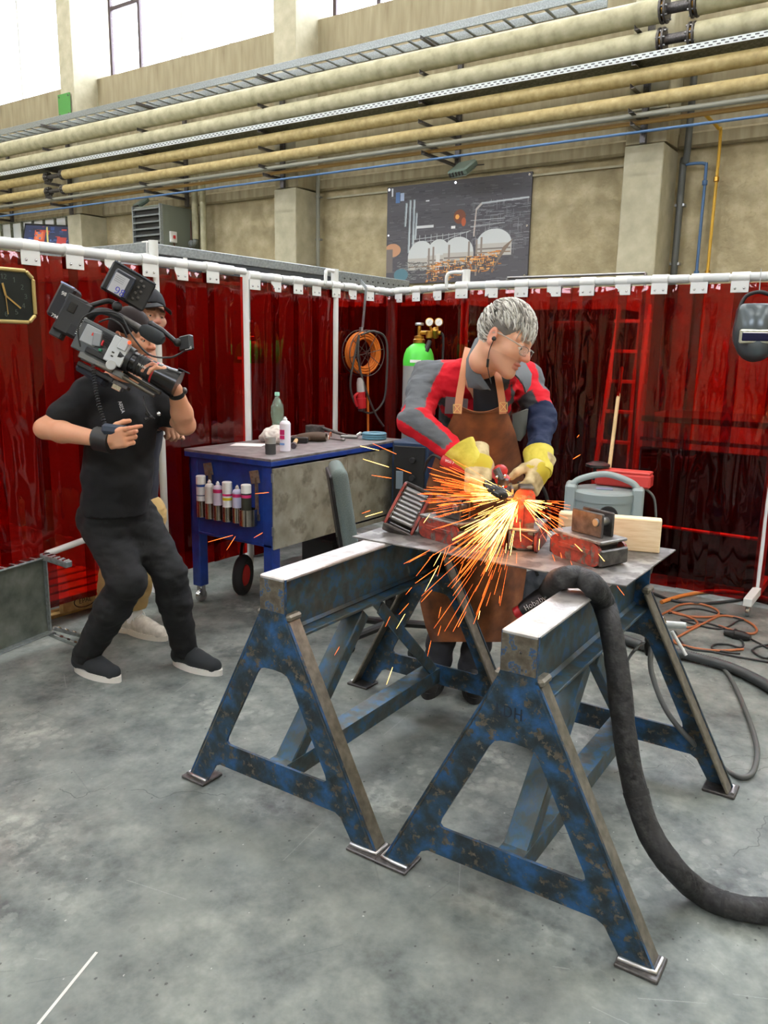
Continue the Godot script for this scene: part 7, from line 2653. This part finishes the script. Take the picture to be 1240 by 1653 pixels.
func operator() -> void:
	var t := thing("person", "person in black T-shirt and black jeans with a film camera on the shoulder", "person")
	var skin := lin(206, 150, 118)
	var rs := pd(150, 640, 3.58)
	var re := pd(72, 692, 3.50)
	var rw := pd(166, 710, 3.36)
	var ls := pd(246, 640, 3.80)
	var le := pd(299, 686, 3.66)
	var lw := pd(283, 628, 3.50)
	var neck := pd(198, 612, 3.66)
	var chest := pd(196, 680, 3.68)
	var waist := pd(190, 765, 3.72)
	var pelvis := pd(186, 822, 3.76)
	var hx := Transform3D(head_axes(1.25, 0.12, 0.1).scaled(Vector3.ONE * 1.02), pd(213, 548, 3.64))
	var st := sk()
	add_head(st, hx, skin, lin(60, 48, 40), 0.0045, 0.4, 0.2)
	var bb := bounds([neck, hx.origin, rs, re, rw, ls, le, lw], 0.1)
	var f := Field.new(bb[0], bb[1], 0.009)
	f.cap(hx * Vector3(0, -0.07, -0.04), neck, 0.054, 0.062, 0.03)
	f.cap(neck, rs, 0.06, 0.055, 0.04)
	f.cap(neck, ls, 0.06, 0.055, 0.04)
	f.cap(rs, re, 0.058, 0.043, 0.02)
	f.cap(re, re.lerp(rw, 0.3), 0.043, 0.046, 0.02)
	f.cap(re.lerp(rw, 0.3), rw, 0.046, 0.030, 0.02)
	f.cap(ls, le, 0.058, 0.045, 0.02)
	f.cap(le, le.lerp(lw, 0.35), 0.045, 0.047, 0.02)
	f.cap(le.lerp(lw, 0.35), lw, 0.047, 0.031, 0.02)
	var flat := func(_p: Vector3, _n: Vector3) -> Color: return skin
	f.mesh(st, flat)
	var hs := func(p: Vector3, n: Vector3) -> Color: return skin.lerp(lin(196, 120, 100), 0.4) if p.y > 0.12 else skin
	# right hand holds the remote grip, index finger stretched
	add_hand(st, pd(172, 710, 3.345), pd(205, 705, 3.30) - pd(172, 710, 3.345), cam_f * 0.5 + cam_u * 0.1 - cam_r * 0.1, -1.0, [0.12, 0.75, 0.8, 0.85], Vector3(0.5, 0.8, -0.35), 1.03, 1.0, hs, 0.0036)
	# left hand reaches up round the lens
	add_hand(st, pd(279, 622, 3.49), pd(262, 594, 3.44) - pd(279, 622, 3.49), -cam_r * 0.8 - cam_f * 0.4 - cam_u * 0.1, 1.0, [0.5, 0.5, 0.52, 0.55], Vector3(0.35, 0.8, -0.6), 1.03, 1.0, hs, 0.0036)
	var sm := vmat(0.5, 0.4)
	sm.subsurf_scatter_enabled = true
	sm.subsurf_scatter_strength = 0.12
	var body := obj("body", st, sm, t)
	add_eyes(body, hx, 1.02)
	st = sk()
	hair_cap(st, hx, lin(46, 38, 34), 0.0)
	obj("hair", st, vmat(0.7, 0.3), t)
	# T-shirt
	bb = bounds([rs, ls, chest, waist, pelvis, rs.lerp(re, 0.55), ls.lerp(le, 0.6)], 0.2)
	f = Field.new(bb[0], bb[1], 0.0105)
	f.cap(chest, waist, 0.155, 0.15, 0.06)
	f.cap(waist, pelvis + Vector3(0, 0.01, 0), 0.15, 0.15, 0.05)
	f.cap(rs.lerp(neck, 0.35), chest, 0.085, 0.13, 0.06)
	f.cap(ls.lerp(neck, 0.35), chest, 0.085, 0.13, 0.06)
	f.cap(rs, ls, 0.08, 0.078, 0.05)
	f.cap(rs, rs.lerp(re, 0.58), 0.083, 0.072, 0.04)
	f.cap(ls, ls.lerp(le, 0.62), 0.080, 0.07, 0.04)
	f.wrinkle(folds(21, 5.5, 0.013, Vector3(1, 1.5, 1)))
	var sd := (re - rs).normalized()
	f.plane_cut(pelvis - Vector3(0, 0.02, 0), Vector3.DOWN)
	st = sk()
	f.mesh(st)
	var cloth := layered(noise_tex(101, 0.02, [[0.0, c8(8, 9, 12)], [1.0, c8(14, 15, 19)]], 256, 4), null, null, 2.0, 0.9)
	var shirt := obj("t_shirt", st, cloth, t)
	var wm := mat(c8(214, 214, 214), 0.7)
	var B := Basis(-cam_u * 0.95 + cam_r * 0.3, cam_r * 0.95 + cam_u * 0.3, -cam_f).orthonormalized()
	lettering(shirt, "chest_letters", "ARISA", 0.02, Transform3D(B, pd(196, 657, 3.505)), wm)
	# jeans
	var footR := ph(140, 1086)
	var footL := ph(300, 1076)
	var hipR := pd(163, 838, 3.80)
	var hipL := pd(219, 838, 3.86)
	var kneeR := pd(206, 938, 3.68)
	var kneeL := pd(273, 925, 3.84)
	var ankR := footR + Vector3(0, 0.09, 0)
	var ankL := footL + Vector3(0, 0.09, 0)
	bb = bounds([hipR, hipL, kneeR, kneeL, footR, footL, pelvis], 0.17)
	f = Field.new(bb[0], bb[1], 0.0105)
	f.cap(pelvis, (hipR + hipL) * 0.5, 0.135, 0.14, 0.05)
	leg_field(f, hipR, kneeR, ankR, 0.112, 0.082, 0.062)
	leg_field(f, hipL, kneeL, ankL, 0.112, 0.08, 0.062)
	f.wrinkle(folds(23, 8.0, 0.010, Vector3(1, 1.7, 1)))
	f.plane_cut(pelvis + Vector3(0, 0.09, 0), Vector3.UP)
	f.plane_cut(Vector3(0, 0.06, 0), Vector3.DOWN)
	st = sk()
	f.mesh(st)
	var denim := layered(noise_tex(102, 0.015, [[0.0, c8(9, 10, 12)], [0.5, c8(13, 14, 16)], [1.0, c8(23, 24, 27)]], 256, 5), null, null, 2.0, 0.85)
	obj("jeans", st, denim, t)
	var sole := mat(c8(216, 212, 206), 0.6)
	for e in [[footR, ph(180, 1096) - ph(120, 1078)], [footL, ph(352, 1082) - ph(290, 1066)]]:
		var d: Vector3 = (e[1] as Vector3).normalized()
		shoe(t, "shoe", e[0] - d * 0.06, d, 0.29, mat(c8(34, 38, 42), 0.85), sole, M.black)
	# watch, wrist strap, ring
	st = sk()
	tube(st, [lw.lerp(le, 0.06), lw.lerp(le, 0.16)], 0.036, 16)
	var w := obj("watch", st, M.black, t)
	st = sk()
	ball(st, lw.lerp(le, 0.11) + cam_r * 0.034 + cam_u * 0.01, Vector3(0.012, 0.016, 0.016), Basis(), 10)
	obj("watch_face", st, M.dark_steel, w)
	st = sk()
	tube(st, [rw.lerp(re, 0.1), rw.lerp(re, -0.16)], 0.042, 16, true, false, 1.25)
	obj("wrist_strap", st, M.black, t)

func helper() -> void:
	var t := thing("person", "person in dark cap and beige trousers half hidden behind the camera person", "person")
	var skin := lin(204, 156, 130)
	var hx := Transform3D(head_axes(0.75, 0.06, 0.0).scaled(Vector3.ONE * 1.02), pd(239, 513, 4.1))
	var neck := pd(233, 588, 4.16)
	var chest := pd(222, 670, 4.2)
	var pelvis := pd(212, 800, 4.26)
	var ls := pd(258, 620, 4.2)
	var le := pd(252, 682, 4.1)
	var lw := pd(264, 684, 3.92)
	var rs := pd(190, 625, 4.25)
	var st := sk()
	add_head(st, hx, skin, lin(70, 54, 44), 0.0045, 0.3, 0.3)
	var bb := bounds([neck, hx.origin, le, lw, chest], 0.12)
	var f := Field.new(bb[0], bb[1], 0.01)
	f.cap(hx * Vector3(0, -0.07, -0.04), neck, 0.052, 0.06, 0.03)
	f.cap(neck, chest, 0.06, 0.09, 0.03)
	f.cap(le, lw, 0.043, 0.031, 0.02)
	var flat := func(_p: Vector3, _n: Vector3) -> Color: return skin
	f.mesh(st, flat)
	add_hand(st, pd(264, 684, 3.9), pd(284, 694, 3.82) - pd(264, 684, 3.9), cam_f * 0.3 - cam_u * 0.8, -1.0, [0.85, 0.88, 0.9, 0.92], Vector3(0.4, 0.8, -0.6), 1.0, 1.0, flat, 0.004)
	var body := obj("body", st, vmat(0.5, 0.4), t)
	add_eyes(body, hx, 1.02)
	st = sk()
	tube(st, [pd(261, 684, 3.93), pd(266, 685, 3.89)], 0.034, 12)
	obj("wristband", st, M.black, t)
	# cap
	var cp := Node3D.new()
	cp.name = "cap"
	t.add_child(cp)
	st = sk()
	f = Field.new(Vector3(-0.11, 0.0, -0.14), Vector3(0.11, 0.18, 0.2), 0.006)
	f.ell(Vector3(0, 0.05, -0.012), Vector3(0.085, 0.105, 0.107), Basis(), 0.01)
	f.plane_cut(Vector3(0, 0.05, 0), Vector3(0, -1, 0.12).normalized())
	f.mesh(st, null, hx)
	obj("crown", st, mat(c8(28, 30, 36), 0.85), cp)
	var rows := []
	for j in 6:
		var r := []
		for i in 9:
			var a := (i / 8.0 - 0.5) * 2.2
			var q := 0.098 + j * 0.014
			r.append(hx * Vector3(sin(a) * minf(q, 0.105 + j * 0.002) * 0.85, 0.062 - j * 0.005 - absf(sin(a)) * 0.02, cos(a) * q - 0.005))
		rows.append(r)
	st = sk()
	sheet(st, rows, 0.004)
	obj("peak", st, mat(c8(24, 26, 30), 0.85), cp)
	# shirt
	bb = bounds([rs, ls, chest, pelvis, le], 0.2)
	f = Field.new(bb[0], bb[1], 0.014)
	f.cap(chest, pelvis, 0.13, 0.135, 0.05)
	f.cap(rs, ls, 0.075, 0.075, 0.05)
	f.cap((rs + ls) * 0.5, chest, 0.11, 0.13, 0.05)
	f.cap(ls, le, 0.072, 0.056, 0.03)
	f.wrinkle(folds(33, 6.0, 0.012))
	st = sk()
	f.mesh(st)
	obj("shirt", st, mat(c8(40, 42, 52), 0.9), t)
	# trousers, socks, shoes
	var fa := ph(178, 1012)
	var fb := ph(218, 1022)
	var ha := pd(196, 830, 4.28)
	var hb := pd(230, 830, 4.28)
	bb = bounds([fa, fb, ha, hb], 0.16)
	f = Field.new(bb[0], bb[1], 0.013)
	f.cap(ha, hb, 0.12, 0.12, 0.04)
	leg_field(f, ha, ha.lerp(fa, 0.5) + Vector3(0.03, 0, 0.03), fa + Vector3(0, 0.16, 0), 0.1, 0.075, 0.07)
	leg_field(f, hb, hb.lerp(fb, 0.5) + Vector3(0.03, 0, 0.03), fb + Vector3(0, 0.16, 0), 0.1, 0.075, 0.072)
	f.wrinkle(folds(34, 9.0, 0.010, Vector3(1, 1.8, 1)))
	f.plane_cut(Vector3(0, 0.15, 0), Vector3.DOWN)
	st = sk()
	f.mesh(st)
	obj("trousers", st, mat(c8(184, 154, 100), 0.9), t)
	var white := layered(noise_tex(103, 0.02, [[0.0, c8(178, 172, 160)], [1.0, c8(222, 218, 208)]], 256, 4), null, null, 4.0, 0.7)
	for p in [fa, fb]:
		st = sk()
		tube(st, [p + Vector3(0, 0.07, 0), p + Vector3(0, 0.17, 0)], 0.046, 16)
		var so := obj("sock", st, M.white, t)
		st = sk()
		tube(st, smooth_path([p + Vector3(0.0, 0.145, 0.0472), p + Vector3(0.012, 0.138, 0.046), p + Vector3(0.022, 0.148, 0.043), p + Vector3(0.034, 0.14, 0.034)], 12), 0.004, 6)
		obj("sock_mark", st, M.black, so)
	var dirs := [ph(255, 1030) - ph(200, 1018), ph(278, 1030) - ph(206, 1012)]
	for k in 2:
		var p: Vector3 = [fa, fb][k]
		var d: Vector3 = (dirs[k] as Vector3).normalized()
		shoe(t, "white_trainer", p - d * 0.06, d, 0.3, white, mat(c8(214, 206, 192), 0.7), M.white)

# ---------------------------------------------------------------- the film camera on the shoulder
func film_camera() -> void:
	var t := thing("film_camera", "grey and black cinema camera with long lens, monitor and microphone on a shoulder", "camera")
	var A := (cam_r * 0.885 - cam_u * 0.45 + cam_f * 0.12).normalized() # lens direction
	var N := (cam_u * 0.885 + cam_r * 0.45)
	N = (N - A * N.dot(A)).normalized()
	var S := A.cross(N) # towards the viewer or away
	var b := Basis(A, N, S)
	var K := 3.4 / FOCAL
	var D := 3.42
	var grey := mat(c8(148, 152, 154), 0.45)
	var lgrey := mat(c8(182, 186, 188), 0.42)
	var blk := mat(c8(20, 21, 23), 0.42)
	var navy := mat(c8(20, 23, 32), 0.32)
	var st := sk()
	var part := func(called: String, x: float, y: float, w: float, h: float, d: float, m: Material, dep := 0.0, bev := 0.004, turn := 0.0) -> MeshInstance3D:
		var q := sk()
		box(q, pd(x, y, D + dep), Vector3(w * K, h * K, d), b * Basis(Vector3.BACK, turn), bev)
		return obj(called, q, m, t)
	part.call("camera_body", 166, 561, 78, 46, 0.13, mat(c8(72, 76, 78), 0.45), 0.02)
	part.call("front_panel", 190, 567, 30, 44, 0.012, lgrey, -0.05)
	part.call("front_step", 200, 556, 15, 20, 0.016, lgrey, -0.055)
	part.call("rear_panel", 147, 542, 26, 30, 0.012, grey, -0.05)
	part.call("side_wedge", 157, 548, 14, 22, 0.014, mat(c8(128, 132, 136), 0.45), -0.053, 0.004, 0.3)
	part.call("button_strip", 157, 572, 40, 10, 0.014, blk, -0.05)
	for i in 6: part.call("cooling_fin", 178 - i * 0.6 + 1, 543 + i * 3.2, 26, 1.6, 0.012, blk, -0.05, 0.001)
	part.call("red_mark", 151, 540, 4, 5, 0.014, mat(c8(214, 52, 40), 0.5), -0.052, 0.001)
	part.call("red_lever", 166, 554, 3, 9, 0.02, M.red, -0.055, 0.002)
	part.call("green_button", 162, 565, 5, 4, 0.018, mat(c8(40, 130, 96), 0.5), -0.055, 0.002)
	for e in [[183, 569], [181, 575]]: part.call("panel_button", e[0], e[1], 4, 2.4, 0.014, M.black, -0.053, 0.001)
	part.call("top_plate", 172, 535, 70, 7, 0.09, mat(c8(92, 96, 98), 0.35, 0.5), 0.0)
	part.call("bottom_plate", 168, 592, 78, 10, 0.1, mat(c8(110, 112, 112), 0.35, 0.5), 0.0)
	part.call("base_wedge", 158, 602, 62, 8, 0.09, blk, 0.0)
	part.call("shoulder_pad", 150, 606, 52, 14, 0.1, mat(c8(36, 40, 50), 0.9), 0.02, 0.012, -0.1)
	# recording light
	st = sk()
	ball(st, pd(209, 553, D - 0.06), Vector3.ONE * 0.0075, Basis(), 10)
	obj("tally_light", st, glow(c8(255, 70, 30), 2.0), t)
	# rosette
	st = sk()
	cyl(st, pd(179, 589, D - 0.05), pd(179, 589, D - 0.075), 0.021, 20, 0.003)
	obj("rosette", st, lgrey, t)
	# rear module, battery
	part.call("rear_module", 122, 515, 44, 62, 0.1, blk, 0.02, 0.008)
	part.call("module_top", 128, 490, 34, 16, 0.1, mat(c8(40, 42, 46), 0.3), 0.02, 0.006)
	part.call("recess", 117, 497, 13, 17, 0.01, M.black_gloss, -0.03, 0.003)
	part.call("small_box", 95, 535, 20, 22, 0.06, mat(c8(40, 42, 44), 0.6), 0.02, 0.005)
	part.call("side_flap", 118, 533, 16, 18, 0.01, mat(c8(22, 24, 27), 0.6), -0.032, 0.003)
	part.call("battery", 104, 490, 28, 58, 0.1, navy, 0.02, 0.01)
	part.call("battery_top", 114, 464, 24, 3, 0.09, mat(c8(150, 160, 196), 0.25), 0.02, 0.003)
	var tb := Basis(A, N, S)
	if S.dot(-cam_f) < 0: tb = Basis(-A, N, -S)
	lettering(t, "battery_letters", "98", 0.02, Transform3D(b, pd(103, 474, D - 0.036)), M.white)
	lettering(t, "battery_letters", "794", 0.018, Transform3D(b, pd(88, 510, D - 0.036)), M.white)
	lettering(t, "strap_letters", "VARIETA", 0.022, Transform3D(b * Basis(Vector3.BACK, 1.57), pd(131, 526, D - 0.045)), M.white)
	# top handle and microphone
	st = sk()
	tube(st, smooth_path([pd(140, 515, D), pd(160, 502, D - 0.01), pd(185, 508, D - 0.01), pd(210, 522, D - 0.01), pd(224, 535, D)], 24), 0.016, 10)
	obj("top_handle", st, blk, t)
	st = sk()
	tube(st, [pd(199, 512, D - 0.05), pd(212, 521, D - 0.052), pd(232, 533, D - 0.055)], [0.010, 0.013, 0.013], 12)
	obj("mic_tube", st, M.dark_steel, t)
	st = sk()
	tube(st, [pd(228, 530, D - 0.055), pd(233, 533, D - 0.055), pd(245, 540, D - 0.06), pd(258, 547, D - 0.065), pd(263, 550, D - 0.066)], [0.018, 0.028, 0.031, 0.029, 0.018], 18)
	obj("foam_windshield", st, mat(c8(36, 40, 42), 0.95), t)
	# lens
	var l0 := pd(193, 573, D - 0.0)
	var lx := func(px: float) -> Vector3: return l0 + A * ((px - 193.0) * K * 1.13)
	for e in [["lens_mount", 196, 212, 0.058, 0.055, blk], ["lens_ring", 212, 219, 0.046, 0.046, M.black_gloss], ["lens_barrel", 219, 246, 0.043, 0.047, M.rubber], ["red_ring", 246, 249, 0.0485, 0.0485, M.red], ["lens_front", 249, 270, 0.049, 0.056, M.black_gloss], ["lens_hood", 270, 284, 0.057, 0.064, M.black_gloss]]:
		st = sk()
		tube(st, [lx.call(e[1]), lx.call(e[2])], [e[3], e[4]], 28)
		obj(e[0], st, e[5], t)
	for e in [222.0, 227.0, 234.0, 240.0]:
		st = sk()
		tube(st, [lx.call(e), lx.call(e + 1.2)], 0.0475, 28)
		obj("focus_ridge", st, blk, t)
	lettering(t, "lens_letters", "70-200", 0.012, Transform3D(b, lx.call(233.0) - cam_f * 0.049), M.white)
	st = sk()
	sheet(st, [[lx.call(276.0) + N * 0.062 - S * 0.03, lx.call(276.0) + N * 0.066, lx.call(276.0) + N * 0.062 + S * 0.03], [lx.call(292.0) + N * 0.066 - S * 0.015, lx.call(292.0) + N * 0.068, lx.call(292.0) + N * 0.066 + S * 0.015]], 0.003)
	obj("hood_petal", st, M.black_gloss, t)
	# rods
	for e in [[Vector2(190, 604), Vector2(249, 639), -0.03], [Vector2(200, 600), Vector2(259, 635), 0.04]]:
		st = sk()
		tube(st, [pd(e[0].x, e[0].y, D + e[2]), pd(e[1].x, e[1].y, D + e[2])], 0.0085, 12)
		obj("support_rod", st, mat(c8(88, 84, 76), 0.3, 0.8), t)
	for e in [[Vector2(133, 570), Vector2(160, 586)], [Vector2(132, 578), Vector2(182, 600)]]:
		st = sk()
		tube(st, [pd(e[0].x, e[0].y, D - 0.045), pd(e[1].x, e[1].y, D - 0.045)], 0.008, 10)
		obj("side_rod", st, mat(c8(120, 118, 112), 0.3, 0.8), t)
	part.call("quick_release", 188, 618, 44, 6, 0.06, M.dark_steel, 0.0, 0.003)
	part.call("chrome_clamp", 190, 626, 16, 9, 0.05, M.chrome, 0.0, 0.003)
	# monitor seen from behind
	var m := Node3D.new()
	m.name = "monitor"
	t.add_child(m)
	var mx := (cam_r * 0.80 - cam_u * 0.42 + cam_f * 0.42).normalized()
	var my := (cam_u * 0.92 + cam_r * 0.32)
	my = (my - mx * my.dot(mx)).normalized()
	var mb := Basis(mx, my, mx.cross(my))
	var mc := pd(207, 463, D + 0.03)
	st = sk()
	box(st, mc, Vector3(0.195, 0.13, 0.03), mb, 0.006)
	obj("housing", st, M.black, m)
	st = sk()
	box(st, mc + my * 0.066 - mb.z * 0.0, Vector3(0.19, 0.008, 0.036), mb, 0.002)
	obj("top_edge", st, mat(c8(56, 62, 72), 0.35), m)
	for i in 14:
		st = sk()
		box(st, mc + my * 0.07 + mx * (-0.085 + i * 0.013), Vector3(0.006, 0.005, 0.034), mb, 0.001)
		obj("cooling_rib", st, M.black, m)
	var back := mb.z if mb.z.dot(-cam_f) > 0 else -mb.z
	st = sk()
	box(st, mc + back * 0.033 - mx * 0.03 - my * 0.012, Vector3(0.088, 0.105, 0.04), mb, 0.006)
	obj("monitor_battery", st, mat(c8(40, 46, 58), 0.35), m)
	st = sk()
	box(st, mc + back * 0.0537 - mx * 0.04 - my * 0.02, Vector3(0.06, 0.085, 0.002), mb, 0.0)
	var lab := obj("label_sticker", st, mat(c8(176, 178, 184), 0.5), m)
	var fb := Basis(mx, my, back)
	lettering(lab, "label_digits", "98", 0.04, Transform3D(fb, mc + back * 0.0548 - mx * 0.024 - my * 0.046), mat(c8(40, 50, 170), 0.5))
	for i in 4:
		st = sk()
		box(st, mc + back * 0.055 - mx * 0.045 + my * (0.012 - i * 0.008), Vector3(0.04, 0.0015, 0.001), mb, 0.0)
		obj("label_line", st, mat(c8(110, 112, 118), 0.5), lab)
	for i in 7:
		st = sk()
		var c := mc + back * 0.017 + mx * (0.035 + (i % 2) * 0.018) + my * (0.045 - i * 0.014)
		cyl(st, c, c + back * 0.012, 0.006, 10, 0.001)
		obj("socket", st, M.dark_steel, m)
	st = sk()
	tube(st, smooth_path([pd(146, 494, D), pd(158, 490, D), pd(176, 486, D + 0.01), pd(188, 492, D + 0.02)], 12), 0.011, 10)
	ball(st, pd(189, 495, D), Vector3.ONE * 0.022, Basis(), 12)
	obj("monitor_arm", st, M.black, t)
	# transmitter on an arm
	st = sk()
	tube(st, [pd(243, 522, D + 0.0), pd(262, 533, D - 0.02), pd(284, 552, D - 0.03)], [0.012, 0.010, 0.010], 10)
	ball(st, pd(287, 553, D - 0.03), Vector3.ONE * 0.018, Basis(), 10)
	ball(st, pd(244, 523, D), Vector3.ONE * 0.015, Basis(), 10)
	obj("articulated_arm", st, M.black, t)
	st = sk()
	box(st, pd(301, 554, D - 0.03), Vector3(0.062, 0.062, 0.03), Basis(cam_r, cam_u, -cam_f) * Basis(Vector3.UP, -0.5) * Basis(Vector3.BACK, 0.08), 0.005)
	obj("view_unit", st, blk, t)
	lettering(t, "unit_letters", "VISUS", 0.014, Transform3D(Basis(cam_r, cam_u, -cam_f) * Basis(Vector3.UP, -0.5) * Basis(Vector3.BACK, 0.08), pd(304, 562, D - 0.05)), M.white)
	# cables
	for e in [[[pd(130, 560, D - 0.05), pd(126, 530, D - 0.06), pd(140, 508, D - 0.06), pd(170, 503, D - 0.06), pd(195, 510, D - 0.06), pd(212, 540, D - 0.07), pd(240, 572, D - 0.06), pd(275, 577, D - 0.04), pd(297, 567, D - 0.03)], 0.004], [[pd(160, 520, D - 0.05), pd(178, 515, D - 0.07), pd(195, 525, D - 0.07), pd(205, 545, D - 0.06)], 0.004], [[pd(232, 640, D), pd(236, 660, D - 0.01), pd(244, 672, D), pd(250, 676, D)], 0.004]]:
		st = sk()
		tube(st, smooth_path(e[0], 50), e[1], 6)
		obj("cable", st, M.black, t)
	st = sk()
	var coil := []
	var c0 := pd(150, 588, D - 0.06)
	var c1 := pd(171, 690, D - 0.08)
	for i in 241:
		var q := i / 240.0
		var a := q * TAU * 24.0
		coil.append(c0.lerp(c1, q) + cam_r * (cos(a) * 0.007 - sin(q * PI) * 0.01) - cam_f * sin(a) * 0.007)
	tube(st, coil, 0.0028, 5)
	obj("coiled_lead", st, mat(c8(46, 48, 50), 0.4), t)
	part.call("hand_grip", 186, 694, 40, 17, 0.05, mat(c8(44, 56, 74), 0.6), -0.1, 0.012, 0.35)
	for e in [[238, 668], [244, 674], [236, 677], [256, 668]]:
		st = sk()
		ball(st, pd(e[0], e[1], D + 0.0), Vector3(0.010, 0.010, 0.010), Basis(), 8)
		obj("bracket_knob", st, M.chrome if e[0] > 250 else M.black, t)
func sparks() -> void:
	var rng := RandomNumberGenerator.new()
	rng.seed = 77
	var hot := sk()
	var warm := sk()
	var src := pd(838, 804, 2.93)
	var fling := func(x: float, y: float, dx: float, dy: float, dep: float, r: float, st: SurfaceTool) -> void:
		var a := pd(x, y, dep)
		var c := pd(x + dx, y + dy, dep + rng.randf_range(-0.05, 0.02))
		tube(st, [a, a.lerp(c, 0.7), c], [r * 0.2, r * 0.6, r * 0.3], 4)
	# the fan of the main jet, downwards left
	for i in 260:
		var ang := deg_to_rad(rng.randfn(128.0, 15.0))
		var d0 := absf(rng.randfn(0.0, 60.0)) + 4.0
		var L := rng.randf_range(12, 50) * (0.6 + d0 / 120.0)
		fling.call(838 + cos(ang) * d0, 806 + sin(ang) * d0 + d0 * d0 * 0.0006, cos(ang) * L, sin(ang) * L, 2.93 - d0 * 0.0016, rng.randf_range(0.0006, 0.0016), hot if d0 < 70 else warm)
	# flat fan to the sides
	for i in 170:
		var ang := deg_to_rad(rng.randfn(178.0, 14.0))
		var d0 := rng.randf_range(5, 120)
		var L := rng.randf_range(14, 46)
		fling.call(832 + cos(ang) * d0, 800 - sin(ang) * d0 * 0.8, cos(ang) * L, -sin(ang) * L * 0.8, 2.92 - d0 * 0.0006, rng.randf_range(0.0005, 0.0012), hot if d0 < 45 else warm)
	for i in 70:
		var ang := deg_to_rad(rng.randf_range(2.0, 60.0))
		var d0 := rng.randf_range(5, 62)
		var L := rng.randf_range(10, 30)
		fling.call(842 + cos(ang) * d0, 806 + sin(ang) * d0, cos(ang) * L, sin(ang) * L, 2.9 - d0 * 0.0004, rng.randf_range(0.0005, 0.0011), hot if d0 < 30 else warm)
	# single streaks seen in the photograph: x, y, dx, dy
	for e in [[586, 741, 42, 13], [600, 767, 32, 5], [612, 727, -30, -7], [602, 716, 38, 17], [640, 755, 24, 9], [618, 826, -28, 8], [584, 829, 14, -5], [622, 1012, 8, -17], [652, 910, 42, -22], [672, 930, 28, -36], [660, 908, 20, -12], [686, 955, 22, -42], [706, 930, 14, -44], [736, 938, 12, -30], [680, 972, 18, -20], [644, 992, 16, -18], [640, 1015, 14, -24], [655, 960, 10, -12], [700, 914, 12, -22], [716, 905, 12, -26], [540, 1058, 8, -14], [624, 1105, 10, -28], [690, 1060, 6, -26], [708, 998, 4, -18], [772, 1000, 3, -14], [806, 974, 1, -12], [712, 1010, -5, 16], [336, 875, 40, -11], [366, 888, 14, -22], [410, 868, 14, -8], [412, 797, 22, -2], [921, 905, 7, 18], [892, 895, 4, 11], [928, 878, 12, 12], [905, 892, 2, 9], [966, 894, 10, 12], [994, 943, 14, 18], [870, 888, 1, -18], [790, 900, 8, -22], [780, 868, 10, -20], [812, 880, 6, -20], [816, 893, 2, -16], [932, 706, 3, -4], [925, 741, 12, -7], [877, 830, 12, 8], [842, 862, 18, 12], [864, 843, 26, 20], [480, 742, 0, 0], [694, 830, -10, 14]]:
		if e[2] == 0: continue
		fling.call(e[0], e[1], e[2], e[3], 2.62 if e[1] < 1040 else 2.9, 0.0013, hot if rng.randf() < 0.5 else warm)
	var t := thing("grinding_sparks", "fan of glowing orange sparks flying from the grinding disc", "sparks")
	tag(t, "", "", "", "stuff")
	var a := obj("white_hot_sparks", hot, glow(Color(1.0, 0.76, 0.4), 8.0), t)
	tag(a, "", "", "", "stuff")
	var b := obj("orange_sparks", warm, glow(Color(1.0, 0.42, 0.14), 4.0), t)
	tag(b, "", "", "", "stuff")
	var l := OmniLight3D.new()
	l.name = "spark_glow"
	l.light_color = Color(1.0, 0.55, 0.2)
	l.light_energy = 0.04
	l.light_size = 0.03
	l.omni_range = 30.0
	l.shadow_enabled = true
	t.add_child(l)
	l.position = src + Vector3(0.0, -0.01, 0.05)
